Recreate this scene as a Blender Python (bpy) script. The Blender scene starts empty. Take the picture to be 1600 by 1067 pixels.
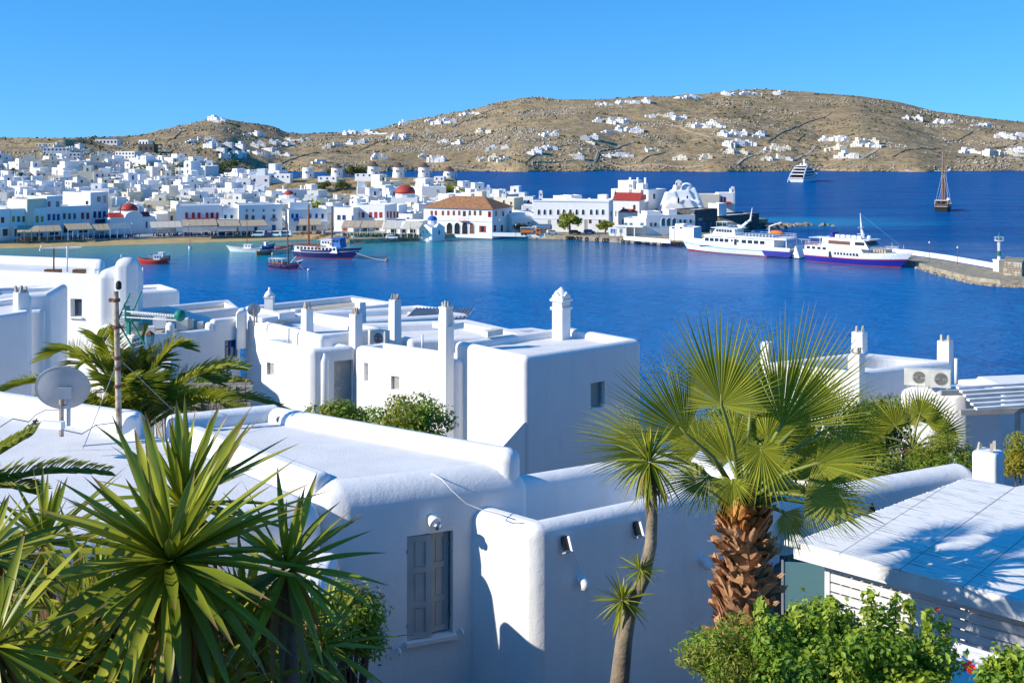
import bpy, bmesh, math, random
import numpy as np
from mathutils import Vector, Matrix, Quaternion
R = math.radians
random.seed(7); RNG = np.random.default_rng(11)
SC = bpy.context.scene
COL = SC.collection
# ---------------------------------------------------------------- camera, sky, sun, exposure
F, CX, HY, CH = 1800.0, 800.0, 218.0, 35.0       # focal length and horizon in photo pixels, eye height above the sea
cam = bpy.data.cameras.new('camera'); camo = bpy.data.objects.new('camera', cam); COL.objects.link(camo)
cam.sensor_width = 36; cam.lens = 36 * F / 1600; cam.shift_y = -(533.5 - HY) / 1600
cam.clip_start = 0.1; cam.clip_end = 60000
camo.location = (0, 0, CH); camo.rotation_euler = (R(90), 0, 0)
SC.camera = camo
SUN_EL = R(27); SUN_AZ = (-0.95, -0.31)          # horizontal direction towards the sun
world = bpy.data.worlds.new('World'); SC.world = world; world.use_nodes = True
wn = world.node_tree; bg = wn.nodes['Background']
sky = wn.nodes.new('ShaderNodeTexSky'); sky.sky_type = 'NISHITA'; sky.sun_disc = False
sky.sun_elevation = SUN_EL; sky.sun_rotation = math.atan2(SUN_AZ[0], SUN_AZ[1])
sky.air_density = 1.0; sky.dust_density = 0.0; sky.ozone_density = 3.0; sky.altitude = 0
# clear dry air: the pale belt at the horizon is lifted out by reading the sky a little higher up
wtc = wn.nodes.new('ShaderNodeTexCoord'); wsx = wn.nodes.new('ShaderNodeSeparateXYZ'); wcx = wn.nodes.new('ShaderNodeCombineXYZ'); wma = wn.nodes.new('ShaderNodeMath'); wma.operation = 'MULTIPLY_ADD'
wab = wn.nodes.new('ShaderNodeMath'); wab.operation = 'ABSOLUTE'; wma.inputs[1].default_value = 0.95; wma.inputs[2].default_value = 0.2
wn.links.new(wtc.outputs['Generated'], wsx.inputs[0]); wn.links.new(wsx.outputs[2], wab.inputs[0]); wn.links.new(wab.outputs[0], wma.inputs[0])
wn.links.new(wsx.outputs[0], wcx.inputs[0]); wn.links.new(wsx.outputs[1], wcx.inputs[1]); wn.links.new(wma.outputs[0], wcx.inputs[2])
wnm = wn.nodes.new('ShaderNodeVectorMath'); wnm.operation = 'NORMALIZE'; wn.links.new(wcx.outputs[0], wnm.inputs[0]); wn.links.new(wnm.outputs[0], sky.inputs[0])
hs = wn.nodes.new('ShaderNodeHueSaturation'); hs.inputs['Saturation'].default_value = 1.38; hs.inputs['Value'].default_value = 1.2; hs.inputs['Hue'].default_value = .502
wn.links.new(sky.outputs[0], hs.inputs['Color']); wn.links.new(hs.outputs[0], bg.inputs[0])
bg.inputs[1].default_value = 0.15
sl = bpy.data.lights.new('sun', 'SUN'); sl.energy = 4.7; sl.angle = R(0.5); sl.color = (1, 0.92, 0.79)
so = bpy.data.objects.new('sun', sl); COL.objects.link(so)
sdir = Vector((-SUN_AZ[0] * math.cos(SUN_EL), -SUN_AZ[1] * math.cos(SUN_EL), -math.sin(SUN_EL)))
so.rotation_euler = sdir.to_track_quat('-Z', 'Y').to_euler(); so.location = (-30, -10, 60)
vs = SC.view_settings; vs.view_transform = 'Standard'; vs.look = 'None'; vs.gamma = 1; vs.use_curve_mapping = False; vs.exposure = 0.38

# ---------------------------------------------------------------- helpers
def W(px, py, D):
    return Vector(((px - CX) * D / F, D, CH - (py - HY) * D / F))
def G(px, py, Z=0.0):
    D = (CH - Z) * F / (py - HY)
    return Vector(((px - CX) * D / F, D, Z))
def V(*a): return Vector(a)
def tag(o, label=None, cat=None, group=None, kind=None):
    if label: o['label'] = label
    if cat: o['category'] = cat
    if group: o['group'] = group
    if kind: o['kind'] = kind
    return o
def empty(name, loc=(0, 0, 0), rz=0, label=None, cat=None, group=None):
    o = bpy.data.objects.new(name, None); COL.objects.link(o); o.empty_display_size = .2
    o.location = loc; o.rotation_euler = (0, 0, rz)
    return tag(o, label, cat, group)
def inst(name, mesh, parent=None, M=None, mat=None):
    o = bpy.data.objects.new(name, mesh); COL.objects.link(o)
    if parent is not None: o.parent = parent
    if M is not None: o.matrix_local = M
    return o
def setmat(me, mats):
    for m in (mats if isinstance(mats, (list, tuple)) else [mats]):
        me.materials.append(MAT[m] if isinstance(m, str) else m)
def finish(me, smooth):
    if smooth:
        me.polygons.foreach_set('use_smooth', [True] * len(me.polygons))
        if smooth is not True: me.set_sharp_from_angle(angle=R(smooth))
    me.update()

class MB:
    """collects faces; build() links them as one mesh object"""
    def __init__(s, org=(0, 0, 0)):
        s.v = []; s.f = []; s.m = []; s.org = Vector(org); s.cur = 0
    def add(s, vs, fs):
        n = len(s.v); s.v += [Vector(a) for a in vs]
        for f in fs: s.f.append([i + n for i in f]); s.m.append(s.cur)
        return s
    def hexa(s, p):   # 8 points: bottom 4 ccw, top 4
        return s.add(p, [(3, 2, 1, 0), (4, 5, 6, 7), (0, 1, 5, 4), (1, 2, 6, 5), (2, 3, 7, 6), (3, 0, 4, 7)])
    def box(s, c, d, rz=0, M=None):
        hx, hy, hz = d[0] / 2, d[1] / 2, d[2] / 2
        p = [Vector(q) for q in ((-hx, -hy, -hz), (hx, -hy, -hz), (hx, hy, -hz), (-hx, hy, -hz), (-hx, -hy, hz), (hx, -hy, hz), (hx, hy, hz), (-hx, hy, hz))]
        if M is None: M = Matrix.Rotation(rz, 3, 'Z')
        return s.hexa([M @ q + Vector(c) for q in p])
    def prism(s, poly, z0, z1):
        n = len(poly)
        vs = [(p[0], p[1], z0) for p in poly] + [(p[0], p[1], z1) for p in poly]
        return s.add(vs, [tuple(range(n - 1, -1, -1)), tuple(range(n, 2 * n))] + [(i, (i + 1) % n, n + (i + 1) % n, n + i) for i in range(n)])
    def tube(s, pts, rad, n=6, cap=True):
        pts = [Vector(p) for p in pts]
        if not isinstance(rad, (list, tuple)): rad = [rad] * len(pts)
        base = len(s.v); up = None
        for i, p in enumerate(pts):
            d = (pts[min(i + 1, len(pts) - 1)] - pts[max(i - 1, 0)]).normalized()
            if up is None: up = Vector((0, 0, 1)) if abs(d.z) < .9 else Vector((1, 0, 0))
            a = d.cross(up)
            if a.length < 1e-4: a = d.orthogonal()
            a.normalize(); b = a.cross(d).normalized(); up = b
            for k in range(n):
                t = 2 * math.pi * k / n
                s.v.append(p + (a * math.cos(t) + b * math.sin(t)) * rad[i])
        for i in range(len(pts) - 1):
            for k in range(n):
                a0 = base + i * n + k; a1 = base + i * n + (k + 1) % n
                s.f.append([a0, a1, a1 + n, a0 + n]); s.m.append(s.cur)
        if cap:
            s.f.append([base + k for k in range(n)][::-1]); s.m.append(s.cur)
            e = base + (len(pts) - 1) * n; s.f.append([e + k for k in range(n)]); s.m.append(s.cur)
        return s
    def lathe(s, prof, c=(0, 0, 0), n=16, ax=None, rot=0):
        base = len(s.v); c = Vector(c)
        M = Matrix.Identity(3) if ax is None else Vector(ax).to_track_quat('Z', 'Y').to_matrix()
        for r, z in prof:
            for k in range(n):
                t = rot + 2 * math.pi * k / n
                s.v.append(c + M @ Vector((r * math.cos(t), r * math.sin(t), z)))
        for i in range(len(prof) - 1):
            for k in range(n):
                a0 = base + i * n + k; a1 = base + i * n + (k + 1) % n
                s.f.append([a0, a1, a1 + n, a0 + n]); s.m.append(s.cur)
        s.f.append([base + k for k in range(n)][::-1]); s.m.append(s.cur)
        e = base + (len(prof) - 1) * n; s.f.append([e + k for k in range(n)]); s.m.append(s.cur)
        return s
    def mesh(s, name, mats, smooth=False):
        me = bpy.data.meshes.new(name)
        me.from_pydata([v - s.org for v in s.v], [], s.f)
        setmat(me, mats)
        if any(s.m): me.polygons.foreach_set('material_index', s.m)
        finish(me, smooth)
        return me
    def build(s, name, mats, parent=None, smooth=False, org=None):
        if org is not None: s.org = Vector(org)
        me = s.mesh(name, mats, smooth)
        o = bpy.data.objects.new(name, me); COL.objects.link(o)
        if parent is not None: o.parent = parent
        elif s.org.length: o.location = s.org
        return o
def bump_mesh(me, k=1.0): pass
UNIT = {}
def unit_box(mat):
    if mat not in UNIT: UNIT[mat] = MB().box((0, 0, 0), (1, 1, 1)).mesh('box', mat)
    return UNIT[mat]
def TRS(loc, rz=0, sc=(1, 1, 1)):
    return Matrix.Translation(Vector(loc)) @ Matrix.Rotation(rz, 4, 'Z') @ Matrix.Diagonal((*sc, 1))

# ---------------------------------------------------------------- materials
MAT = {}
def new_mat(name):
    m = bpy.data.materials.new(name); m.use_nodes = True; MAT[name] = m
    nt = m.node_tree; return m, nt, nt.nodes['Principled BSDF']
def mixc(nt, fac, a, b, typ='MIX'):
    n = nt.nodes.new('ShaderNodeMix'); n.data_type = 'RGBA'; n.blend_type = typ
    for sock, val in ((n.inputs[0], fac), (n.inputs[6], a), (n.inputs[7], b)):
        if hasattr(val, 'links'): nt.links.new(val, sock)
        elif isinstance(val, (int, float)): sock.default_value = val
        else: sock.default_value = (*val, 1)
    return n.outputs[2]
def noise(nt, scale, detail=4, rough=.55, vec=None, dist=0):
    n = nt.nodes.new('ShaderNodeTexNoise'); n.inputs['Scale'].default_value = scale; n.inputs['Detail'].default_value = detail
    n.inputs['Roughness'].default_value = rough; n.inputs['Distortion'].default_value = dist
    if vec is None:
        tc = nt.nodes.new('ShaderNodeTexCoord'); vec = tc.outputs['Object']
    nt.links.new(vec, n.inputs['Vector']); return n.outputs['Fac']
def ramp(nt, fac, stops):
    r = nt.nodes.new('ShaderNodeValToRGB'); e = r.color_ramp.elements
    while len(e) < len(stops): e.new(.5)
    for i, (p, c) in enumerate(stops):
        e[i].position = p; e[i].color = (*c, 1) if not isinstance(c, (int, float)) else (c, c, c, 1)
    nt.links.new(fac, r.inputs[0]); return r.outputs[0]
def bump(nt, bsdf, h, strength, dist, prev=None):
    b = nt.nodes.new('ShaderNodeBump'); b.inputs['Strength'].default_value = strength; b.inputs['Distance'].default_value = dist
    nt.links.new(h, b.inputs['Height'])
    if prev is not None: nt.links.new(prev, b.inputs['Normal'])
    nt.links.new(b.outputs[0], bsdf.inputs['Normal']); return b.outputs[0]
def math2(nt, op, a, b=None, clamp=False):
    n = nt.nodes.new('ShaderNodeMath'); n.operation = op; n.use_clamp = clamp
    for i, v in enumerate((a, b)):
        if v is None: continue
        if hasattr(v, 'links'): nt.links.new(v, n.inputs[i])
        else: n.inputs[i].default_value = v
    return n.outputs[0]
def simple(name, col, rough=.7, var=.12, scale=3, metal=0, bumps=None, spec=.4, vcol=None):
    m, nt, b = new_mat(name)
    b.inputs['Roughness'].default_value = rough; b.inputs['Metallic'].default_value = metal; b.inputs['Specular IOR Level'].default_value = spec
    if var:
        n = noise(nt, scale)
        lo = vcol or tuple(max(0, c * (1 - var * 2)) for c in col); hi = tuple(min(1, c * (1 + var)) for c in col)
        c = mixc(nt, ramp(nt, n, [(.3, 0), (.7, 1)]), lo, hi); nt.links.new(c, b.inputs['Base Color'])
    else: b.inputs['Base Color'].default_value = (*col, 1)
    if bumps: bump(nt, b, noise(nt, bumps[0], 5), bumps[1], bumps[2])
    return m
def plaster_mat(name, col, fine, dist, stain=.05):
    m, nt, b = new_mat(name)
    b.inputs['Roughness'].default_value = .88; b.inputs['Specular IOR Level'].default_value = .25
    n1 = noise(nt, .8, 5, .6); n2 = noise(nt, fine, 4, .65); n3 = noise(nt, fine * .12, 3)
    c = mixc(nt, ramp(nt, n1, [(.35, 0), (.65, 1)]), tuple(x * (1 - stain) for x in col), col)
    c = mixc(nt, math2(nt, 'MULTIPLY', ramp(nt, noise(nt, .37, 6, .7), [(.52, 0), (.60, 1)]), .35), c, tuple(x * y for x, y in zip(col, (.90, .885, .86))))
    # faint rain streaks: noise squeezed in the horizontal
    tc = nt.nodes.new('ShaderNodeTexCoord'); mp = nt.nodes.new('ShaderNodeMapping'); mp.inputs['Scale'].default_value = (5, 5, .35)
    nt.links.new(tc.outputs['Object'], mp.inputs['Vector'])
    st = noise(nt, 1.0, 4, .6, mp.outputs[0])
    c = mixc(nt, math2(nt, 'MULTIPLY', ramp(nt, st, [(.52, 0), (.75, 1)]), .22), c, tuple(x * y for x, y in zip(col, (.74, .71, .66))))
    nt.links.new(c, b.inputs['Base Color'])
    h = math2(nt, 'ADD', math2(nt, 'MULTIPLY', n2, .35), n3)
    bump(nt, b, h, .55, dist)
    return m
plaster_mat('plaster', (.84, .835, .82), 30, .022)
plaster_mat('plaster_far', (.83, .82, .80), 2.0, .05, .06)
plaster_mat('plaster_cream', (.74, .68, .54), 2.0, .05, .06)
plaster_mat('plaster_grey', (.62, .61, .58), 2.0, .05, .06)
plaster_mat('plaster_pink', (.55, .36, .28), 2.0, .05, .06)
simple('roof_screed', (.76, .75, .73), .9, .05, 1.6, bumps=(40, .4, .02))
simple('roof_beige', (.52, .46, .36), .9, .12, .9, bumps=(20, .3, .02))
simple('dark', (.012, .014, .018), .4, 0)
simple('glass_dark', (.02, .028, .035), .08, 0, spec=.8)
simple('glass_blue', (.03, .06, .10), .08, 0, spec=.8)
m, nt, b = new_mat('glass_teal'); b.inputs['Base Color'].default_value = (.16, .33, .36, 1); b.inputs['Roughness'].default_value = .25; b.inputs['Alpha'].default_value = .75
for nm, c in dict(shutter_blue=(.02, .09, .32), shutter_navy=(.02, .05, .14), shutter_red=(.38, .045, .04), shutter_yellow=(.42, .30, .06), shutter_grey=(.44, .45, .43), shutter_teal=(.02, .16, .22),
                  shutter_brown=(.16, .07, .04), shutter_green=(.03, .13, .09), blue_paint=(.03, .17, .48), blue_door=(.05, .22, .46), dome_red=(.42, .05, .035), dome_blue=(.02, .12, .52), canvas=(.52, .41, .27),
                  canvas_white=(.66, .60, .49), canvas_blue=(.25, .36, .46), orange=(.62, .17, .03), boat_red=(.55, .03, .02), boat_navy=(.012, .016, .11), boat_blue=(.015, .03, .30), ferry_blue=(.012, .02, .27),
                  boot_red=(.30, .035, .03), stripe_cyan=(.08, .40, .62), boat_white=(.80, .80, .79), varnish=(.26, .085, .03), rope=(.45, .40, .30), tyre=(.018, .018, .02), grey_metal=(.33, .34, .35), stone_pale=(.47, .43, .35),
                  white_paint=(.80, .80, .78), dish_grey=(.38, .41, .44), rust=(.17, .07, .03), antenna_green=(.01, .24, .17), ac_white=(.68, .67, .61), wood_grey=(.42, .41, .38), car_black=(.02, .02, .025), door_grey=(.47, .47, .44),
                  wood_brown=(.22, .12, .06), beacon_green=(.02, .22, .12), hair=(.05, .03, .02), skin=(.45, .26, .18), cloth_dark=(.04, .05, .08), cloth_red=(.45, .05, .04), cloth_pale=(.55, .53, .48), thatch=(.13, .085, .06)).items():
    simple(nm, c, .5 if 'boat' in nm or 'ferry' in nm else .65, .10, 2.2)
simple('tile_roof', (.40, .19, .085), .85, .22, 1.3, bumps=(5, .8, .12))
simple('stone_dark', (.12, .11, .095), .95, .3, 1.1, bumps=(1.6, .8, .3))
simple('quay_stone', (.36, .31, .22), .95, .22, .6, bumps=(1.5, .7, .2))
simple('paving', (.40, .38, .34), .9, .12, .2)
simple('sand', (.50, .36, .16), .95, .1, .25)
simple('rock', (.34, .28, .20), .95, .25, .9, bumps=(1.2, .8, .3))
simple('chrome', (.55, .56, .57), .3, .05, 2, metal=.9)
simple('steel_pole', (.50, .45, .37), .7, .25, 9, vcol=(.22, .11, .05))
simple('dry_wall', (.27, .23, .17), .95, .25, 1.2, bumps=(1.5, .8, .3))
simple('track', (.44, .36, .25), .95, .1, .1)
# ---------------------------------------------------------------- sea, far hills, shore
def fbm(x, y, sc, oct=5, seed=0, ridged=False):
    rs = np.random.RandomState(seed); tab = rs.rand(256, 256)
    out = np.zeros_like(x); amp = 1.0; tot = 0; s = 1.0 / sc
    for o in range(oct):
        a = x * s + 13.7 * o; bb = y * s + 7.3 * o
        i = np.floor(a).astype(int); j = np.floor(bb).astype(int); fx = a - i; fy = bb - j
        fx = fx * fx * (3 - 2 * fx); fy = fy * fy * (3 - 2 * fy)
        g = lambda p, q: tab[p % 256, q % 256]
        v = (g(i, j) * (1 - fx) + g(i + 1, j) * fx) * (1 - fy) + (g(i, j + 1) * (1 - fx) + g(i + 1, j + 1) * fx) * fy
        v = v * 2 - 1
        if ridged: v = 1 - 2 * np.abs(v)
        out += v * amp; tot += amp; amp *= .5; s *= 2.03
    return out / tot
def sst(a, b, x):
    t = np.clip((x - a) / (b - a), 0, 1); return t * t * (3 - 2 * t)
SHORE_U = [-600, -200, 0, 100, 200, 300, 400, 480, 540, 600, 660, 750, 900, 1065, 1120, 1190]
SHORE_Y = [396, 391, 388.5, 386, 383, 380, 376.5, 374, 381, 379, 374.5, 369.5, 375.5, 384.5, 381, 352]
def shoreD(u): return CH * F / (np.interp(u, SHORE_U, SHORE_Y) - HY)
BACK_U = [-600, 385, 400, 440, 500, 620, 700, 740, 780, 850, 1000, 1100, 1170, 1200]
BACK_D = [9000, 9000, 860, 780, 730, 715, 690, 650, 590, 560, 560, 540, 500, 470]
RU = [-600, -300, -60, 0, 30, 70, 100, 140, 200, 230, 262, 300, 325, 345, 365, 385, 430, 448, 470, 560, 600, 640, 690, 740, 780, 815, 850, 880, 960, 1010, 1050, 1100, 1150, 1200, 1245, 1320, 1345, 1400, 1460, 1520, 1600, 1800, 2100]
RY = [216, 216.5, 216.5, 216.5, 217, 217, 216.5, 216, 214.5, 209, 202, 194, 188, 186.5, 189, 193, 203, 212, 214, 210, 203, 193, 184, 174, 163, 156, 156, 159, 160, 156, 153, 149, 144, 143, 145, 151, 153, 162, 177, 185, 194, 206, 212]
def terrain(u, D, rough=True):
    u = np.asarray(u, float); D = np.asarray(D, float); X = (u - CX) * D / F
    Ls = shoreD(u); Lb = np.interp(u, BACK_U, BACK_D)
    t = D - Ls
    town = np.where(t < 10, -0.5 + t * .17, 1.2 + np.clip(t - 10, 0, 480) * .013 - np.maximum(t - 700, 0) * .03)
    quay = sst(535, 548, u)
    town = town * (1 - quay) + quay * np.where(t < .8, -3, 1.2 + np.clip(t - 10, 0, 480) * .013)
    town = np.where(u > 1188, -4, town)
    left = 1 - sst(330, 420, u)
    town = town + left * np.clip(D - 720, 0, 200) * .055
    town = town - np.clip((D - Lb) / 12, 0, 1) * 25
    # windmill hill
    wm = 13.6 * np.exp(-((D - 645) / 58) ** 2) * sst(330, 440, u) * (1 - sst(700, 775, u)) + 2.4 * np.exp(-((D - 560) / 60) ** 2) * sst(470, 560, u) * (1 - sst(740, 790, u))
    z = np.where(town > 0, np.maximum(town, wm), town)
    # castle knoll
    kn = 6.0 * np.exp(-((D - 445) / 40) ** 2) * sst(985, 1040, u) * (1 - sst(1110, 1190, u))
    z = np.where(town > 0, np.maximum(z, kn), z)
    # far hills
    ry = np.interp(u, RU, RY)
    Dr = np.interp(u, [-600, 100, 200, 345, 450, 640, 815, 1200, 1600, 2100], [1150, 1150, 1500, 1750, 1900, 2000, 2100, 2250, 2300, 2400])
    rz = CH + (HY - ry) * Dr / F
    D0 = np.interp(u, [230, 300, 360, 400, 430], [790, 860, 1000, 1200, 1262]) + (18 * np.sin(u * .021) + 8 * np.sin(u * .06)) * sst(380, 440, u)
    tt = (D - D0) / (Dr - D0)
    foot = 14. * (1 - sst(340, 395, u))
    prof = np.where(tt < 0, tt * 200, np.where(tt < 1, np.maximum(tt, 0) ** np.interp(u, [300, 480], [1.5, .92]), 1 - (tt - 1) * .35))
    n1 = fbm(X, D, 260, 5, 3); n2 = fbm(X, D, 70, 5, 5, True); n3 = fbm(X, D, 14, 3, 9)
    inner = np.clip(tt * 6, 0, 1) * (1 - sst(.80, 1.0, tt))
    hill = foot + prof * (rz - foot) + 3.5 * np.clip(tt * 40, 0, 1) * sst(372, 400, u)
    hill = hill + inner * (n1 * (4 + 11 * sst(200, 420, u)))
    # two spurs so that slopes face different ways
    hill = hill + inner * 9 * np.exp(-((u - 900 - (D - 1500) * .12) / 90) ** 2) + inner * 9 * np.exp(-((u - 1380 + (D - 1500) * .10) / 80) ** 2)
    if rough:
        amt = np.clip(tt * 12, 0, 1) * (D > 800)
        hill = hill + amt * (n2 * 1.7 + n3 * 1.1)
    hill = np.where(tt > 0, hill, np.where(u > 372, -5, 0))
    z = np.where(tt > 0, np.maximum(z, hill), z)
    nearhill = (34 - 6 * np.abs(D - 1050) / 110) * (1 - sst(-40, 75, u))
    z = np.where((u < 110) & (D > 820) & (D < 1300), np.maximum(z, nearhill), z)
    return z
_DS = np.concatenate([np.arange(376, 760, 1.5), np.arange(760, 2500, 4.0)])
def hit(px, py, dmin=376):
    z = terrain(np.full_like(_DS, px), _DS, False); ray = CH - (py - HY) * _DS / F
    ok = np.where((z >= ray) & (z > -.5) & (_DS >= dmin))[0]
    D = _DS[ok[0]] if len(ok) else 1500.0
    return float(D)
def tz(px, D): return float(terrain(np.array([px]), np.array([D]), False)[0])
# terrain material
m, nt, b = new_mat('hill_scrub'); b.inputs['Roughness'].default_value = .95; b.inputs['Specular IOR Level'].default_value = .15
a1 = noise(nt, .006, 6, .6); a2 = noise(nt, .045, 6, .65); a3 = noise(nt, .16, 4, .6); a4 = noise(nt, .016, 3)
c = mixc(nt, ramp(nt, a1, [(.38, 0), (.62, 1)]), (.37, .265, .145), (.46, .335, .18))
c = mixc(nt, ramp(nt, a4, [(.52, 0), (.62, 1)]), c, (.34, .25, .125))
c = mixc(nt, ramp(nt, a2, [(.46, 0), (.60, 1)]), c, (.25, .19, .105))
c = mixc(nt, ramp(nt, a3, [(.54, 0), (.66, 1)]), c, (.14, .12, .06))
c = mixc(nt, ramp(nt, noise(nt, .09, 5, .7), [(.58, 0), (.68, 1)]), c, (.52, .46, .37))
nt.links.new(c, b.inputs['Base Color'])
bump(nt, b, math2(nt, 'ADD', a3, math2(nt, 'MULTIPLY', a2, 2.)), .9, 2.2)
us = np.arange(-520, 2130, 5.0)
Ds = np.concatenate([np.arange(366, 460, 1.6), np.arange(460, 760, 4), np.arange(760, 1240, 8), np.arange(1240, 1300, 2.5), np.arange(1300, 2150, 6.5), np.arange(2150, 3000, 25)])
U, DD = np.meshgrid(us, Ds); Z = terrain(U, DD); XX = (U - CX) * DD / F
nr, nc = U.shape; idx = np.arange(nr * nc).reshape(nr, nc)
q = np.stack([idx[:-1, :-1], idx[:-1, 1:], idx[1:, 1:], idx[1:, :-1]], -1).reshape(-1, 4)
zz = Z.ravel(); keep = (zz[q].max(1) > -4.5); q = q[keep]
used = np.unique(q); remap = -np.ones(nr * nc, int); remap[used] = np.arange(len(used))
me = bpy.data.meshes.new('terrain'); P = np.stack([XX.ravel(), DD.ravel(), zz], 1)[used]
me.from_pydata(P.tolist(), [], remap[q].tolist()); setmat(me, 'hill_scrub'); finish(me, True)
tag(inst('terrain', me), kind='structure')

# sea
m, nt, b = new_mat('sea_water')
b.inputs['Roughness'].default_value = .12; b.inputs['IOR'].default_value = 1.33; b.inputs['Specular IOR Level'].default_value = .16
tc = nt.nodes.new('ShaderNodeTexCoord'); ob = tc.outputs['Object']
def ellip(c, r, wob=.35):
    mp = nt.nodes.new('ShaderNodeMapping'); mp.vector_type = 'TEXTURE'; mp.inputs['Location'].default_value = (c[0], c[1], 0); mp.inputs['Scale'].default_value = (r[0], r[1], 1000)
    nt.links.new(ob, mp.inputs['Vector'])
    ln = nt.nodes.new('ShaderNodeVectorMath'); ln.operation = 'LENGTH'; nt.links.new(mp.outputs[0], ln.inputs[0])
    return math2(nt, 'ADD', ln.outputs['Value'], math2(nt, 'MULTIPLY', math2(nt, 'SUBTRACT', noise(nt, .03, 3, .5, ob), .5), wob * 2))
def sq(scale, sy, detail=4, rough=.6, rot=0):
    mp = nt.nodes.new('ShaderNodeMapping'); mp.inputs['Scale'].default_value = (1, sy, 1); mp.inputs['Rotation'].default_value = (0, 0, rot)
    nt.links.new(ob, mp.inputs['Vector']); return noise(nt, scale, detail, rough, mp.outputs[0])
patch_glint = ramp(nt, sq(.014, 4.0, 10, .78), [(.38, 0), (.62, 1)])  # water tone patches; their fine streaks are ripple glints put into the colour
c = mixc(nt, patch_glint, (.0002, .062, .24), (.0003, .14, .40))
c = mixc(nt, ramp(nt, ellip((-30, 250), (230, 130)), [(.55, 1), (1.05, 0)]), c, (.001, .17, .45))
c = mixc(nt, ramp(nt, ellip((-115, 385), (165, 72)), [(.40, 1), (1.05, 0)]), c, (.012, .30, .40))
c = mixc(nt, ramp(nt, ellip((-140, 388), (120, 40), .2), [(.4, .85), (1.0, 0)]), c, (.09, .32, .30))
c = mixc(nt, ramp(nt, ellip((120, 490), (75, 42), .3), [(.3, .85), (1.0, 0)]), c, (.005, .25, .48))
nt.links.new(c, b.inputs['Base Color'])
h1 = sq(.55, 1.6, 4, .65, .3); h2 = sq(.11, 2.4, 4, .6, .15); h3 = sq(2.2, 1.3, 2, .6, -.2)
hh = math2(nt, 'ADD', math2(nt, 'MULTIPLY', h1, 1.0), math2(nt, 'ADD', math2(nt, 'MULTIPLY', h2, 3.2), math2(nt, 'MULTIPLY', h3, .25)))
nrm_ = bump(nt, b, hh, 1.0, .62)
df = nt.nodes.new('ShaderNodeBsdfDiffuse'); gl = nt.nodes.new('ShaderNodeBsdfGlossy'); gl.inputs['Roughness'].default_value = .09; fz = nt.nodes.new('ShaderNodeFresnel'); fz.inputs['IOR'].default_value = 1.33; mx = nt.nodes.new('ShaderNodeMixShader')
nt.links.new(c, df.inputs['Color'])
for nd in (df, gl, fz): nt.links.new(nrm_, nd.inputs['Normal'])
calm = ramp(nt, ellip((-10, 345), (240, 85), .25), [(.55, 1), (1.0, 0)])      # sheltered water inside the harbour
bn = [n_ for n_ in nt.nodes if n_.type == 'BUMP'][0]; nt.links.new(math2(nt, 'SUBTRACT', 1.0, math2(nt, 'MULTIPLY', calm, .72)), bn.inputs['Strength'])
nt.links.new(math2(nt, 'MULTIPLY', fz.outputs[0], math2(nt, 'ADD', .45, math2(nt, 'MULTIPLY', calm, .4))), mx.inputs[0]); nt.links.new(df.outputs[0], mx.inputs[1]); nt.links.new(gl.outputs[0], mx.inputs[2]); nt.links.new(mx.outputs[0], nt.nodes['Material Output'].inputs[0]); nt.nodes.remove(b)
s = 30000
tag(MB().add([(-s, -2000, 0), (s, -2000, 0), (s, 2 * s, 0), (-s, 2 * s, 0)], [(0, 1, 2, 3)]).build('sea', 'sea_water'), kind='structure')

# beach, promenade and quay ribbons along the shore
def ribbon(name, mat, uv, off0, off1, z0, z1, thick=0.0):
    b = MB(); L0 = []; L1 = []
    for u in uv:
        D = float(shoreD(u))
        for L, o, z in ((L0, off0, z0), (L1, off1, z1)):
            o2 = o(u) if callable(o) else o
            L.append(V((u - CX) * (D + o2) / F, D + o2, z))
    n = len(L0); b.add(L0 + L1, [(i, i + 1, n + i + 1, n + i) for i in range(n - 1)])
    if thick: b.add(L0 + [p - V(0, 0, thick) for p in L0], [(i + 1, i, n + i, n + i + 1) for i in range(n - 1)])
    if thick: b.add(L1 + [p - V(0, 0, thick) for p in L1], [(i, i + 1, n + i + 1, n + i) for i in range(n - 1)])
    return tag(b.build(name, mat), kind='structure')
ribbon('beach', 'sand', np.arange(-300, 549, 8.0), -5, lambda u: 9 + 9 * float(sst(430, 545, u)), -.85, 1.28)
ribbon('promenade', 'paving', np.arange(-300, 549, 8.0), lambda u: 8.4 + 9 * float(sst(430, 545, u)), 44, 1.62, 2.25, .5)
ribbon('quay', 'quay_stone', np.arange(546, 1112, 6.0), 0, 36, 1.45, 1.95, 2.4)
# low rocks of the point behind the ferries
def rocks(name, cx, cy, n, sx, sy, smin, smax, mat, z=0, seed=1):
    rs = np.random.RandomState(seed); b = MB()
    for i in range(n):
        p = V(cx + rs.randn() * sx, cy + rs.randn() * sy, z); r = rs.uniform(smin, smax)
        prof = [(r * .9, -r * .6), (r, 0), (r * .7, r * .45), (r * .25, r * .62)]
        k = len(b.v); b.lathe(prof, p, 6, rot=rs.rand() * 6)
        for j in range(k, len(b.v)): b.v[j] += Vector(rs.randn(3)) * r * .12
    return b.build(name, mat, smooth=False)
p = G(1235, 353); tag(rocks('rocks', p.x, p.y, 60, 7, 2.0, .6, 1.7, 'rock', seed=2), kind='stuff')
p = G(1170, 357); tag(rocks('rocks', p.x, p.y, 40, 6, 4, 1, 2.4, 'stone_dark', seed=4), kind='stuff')
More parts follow.
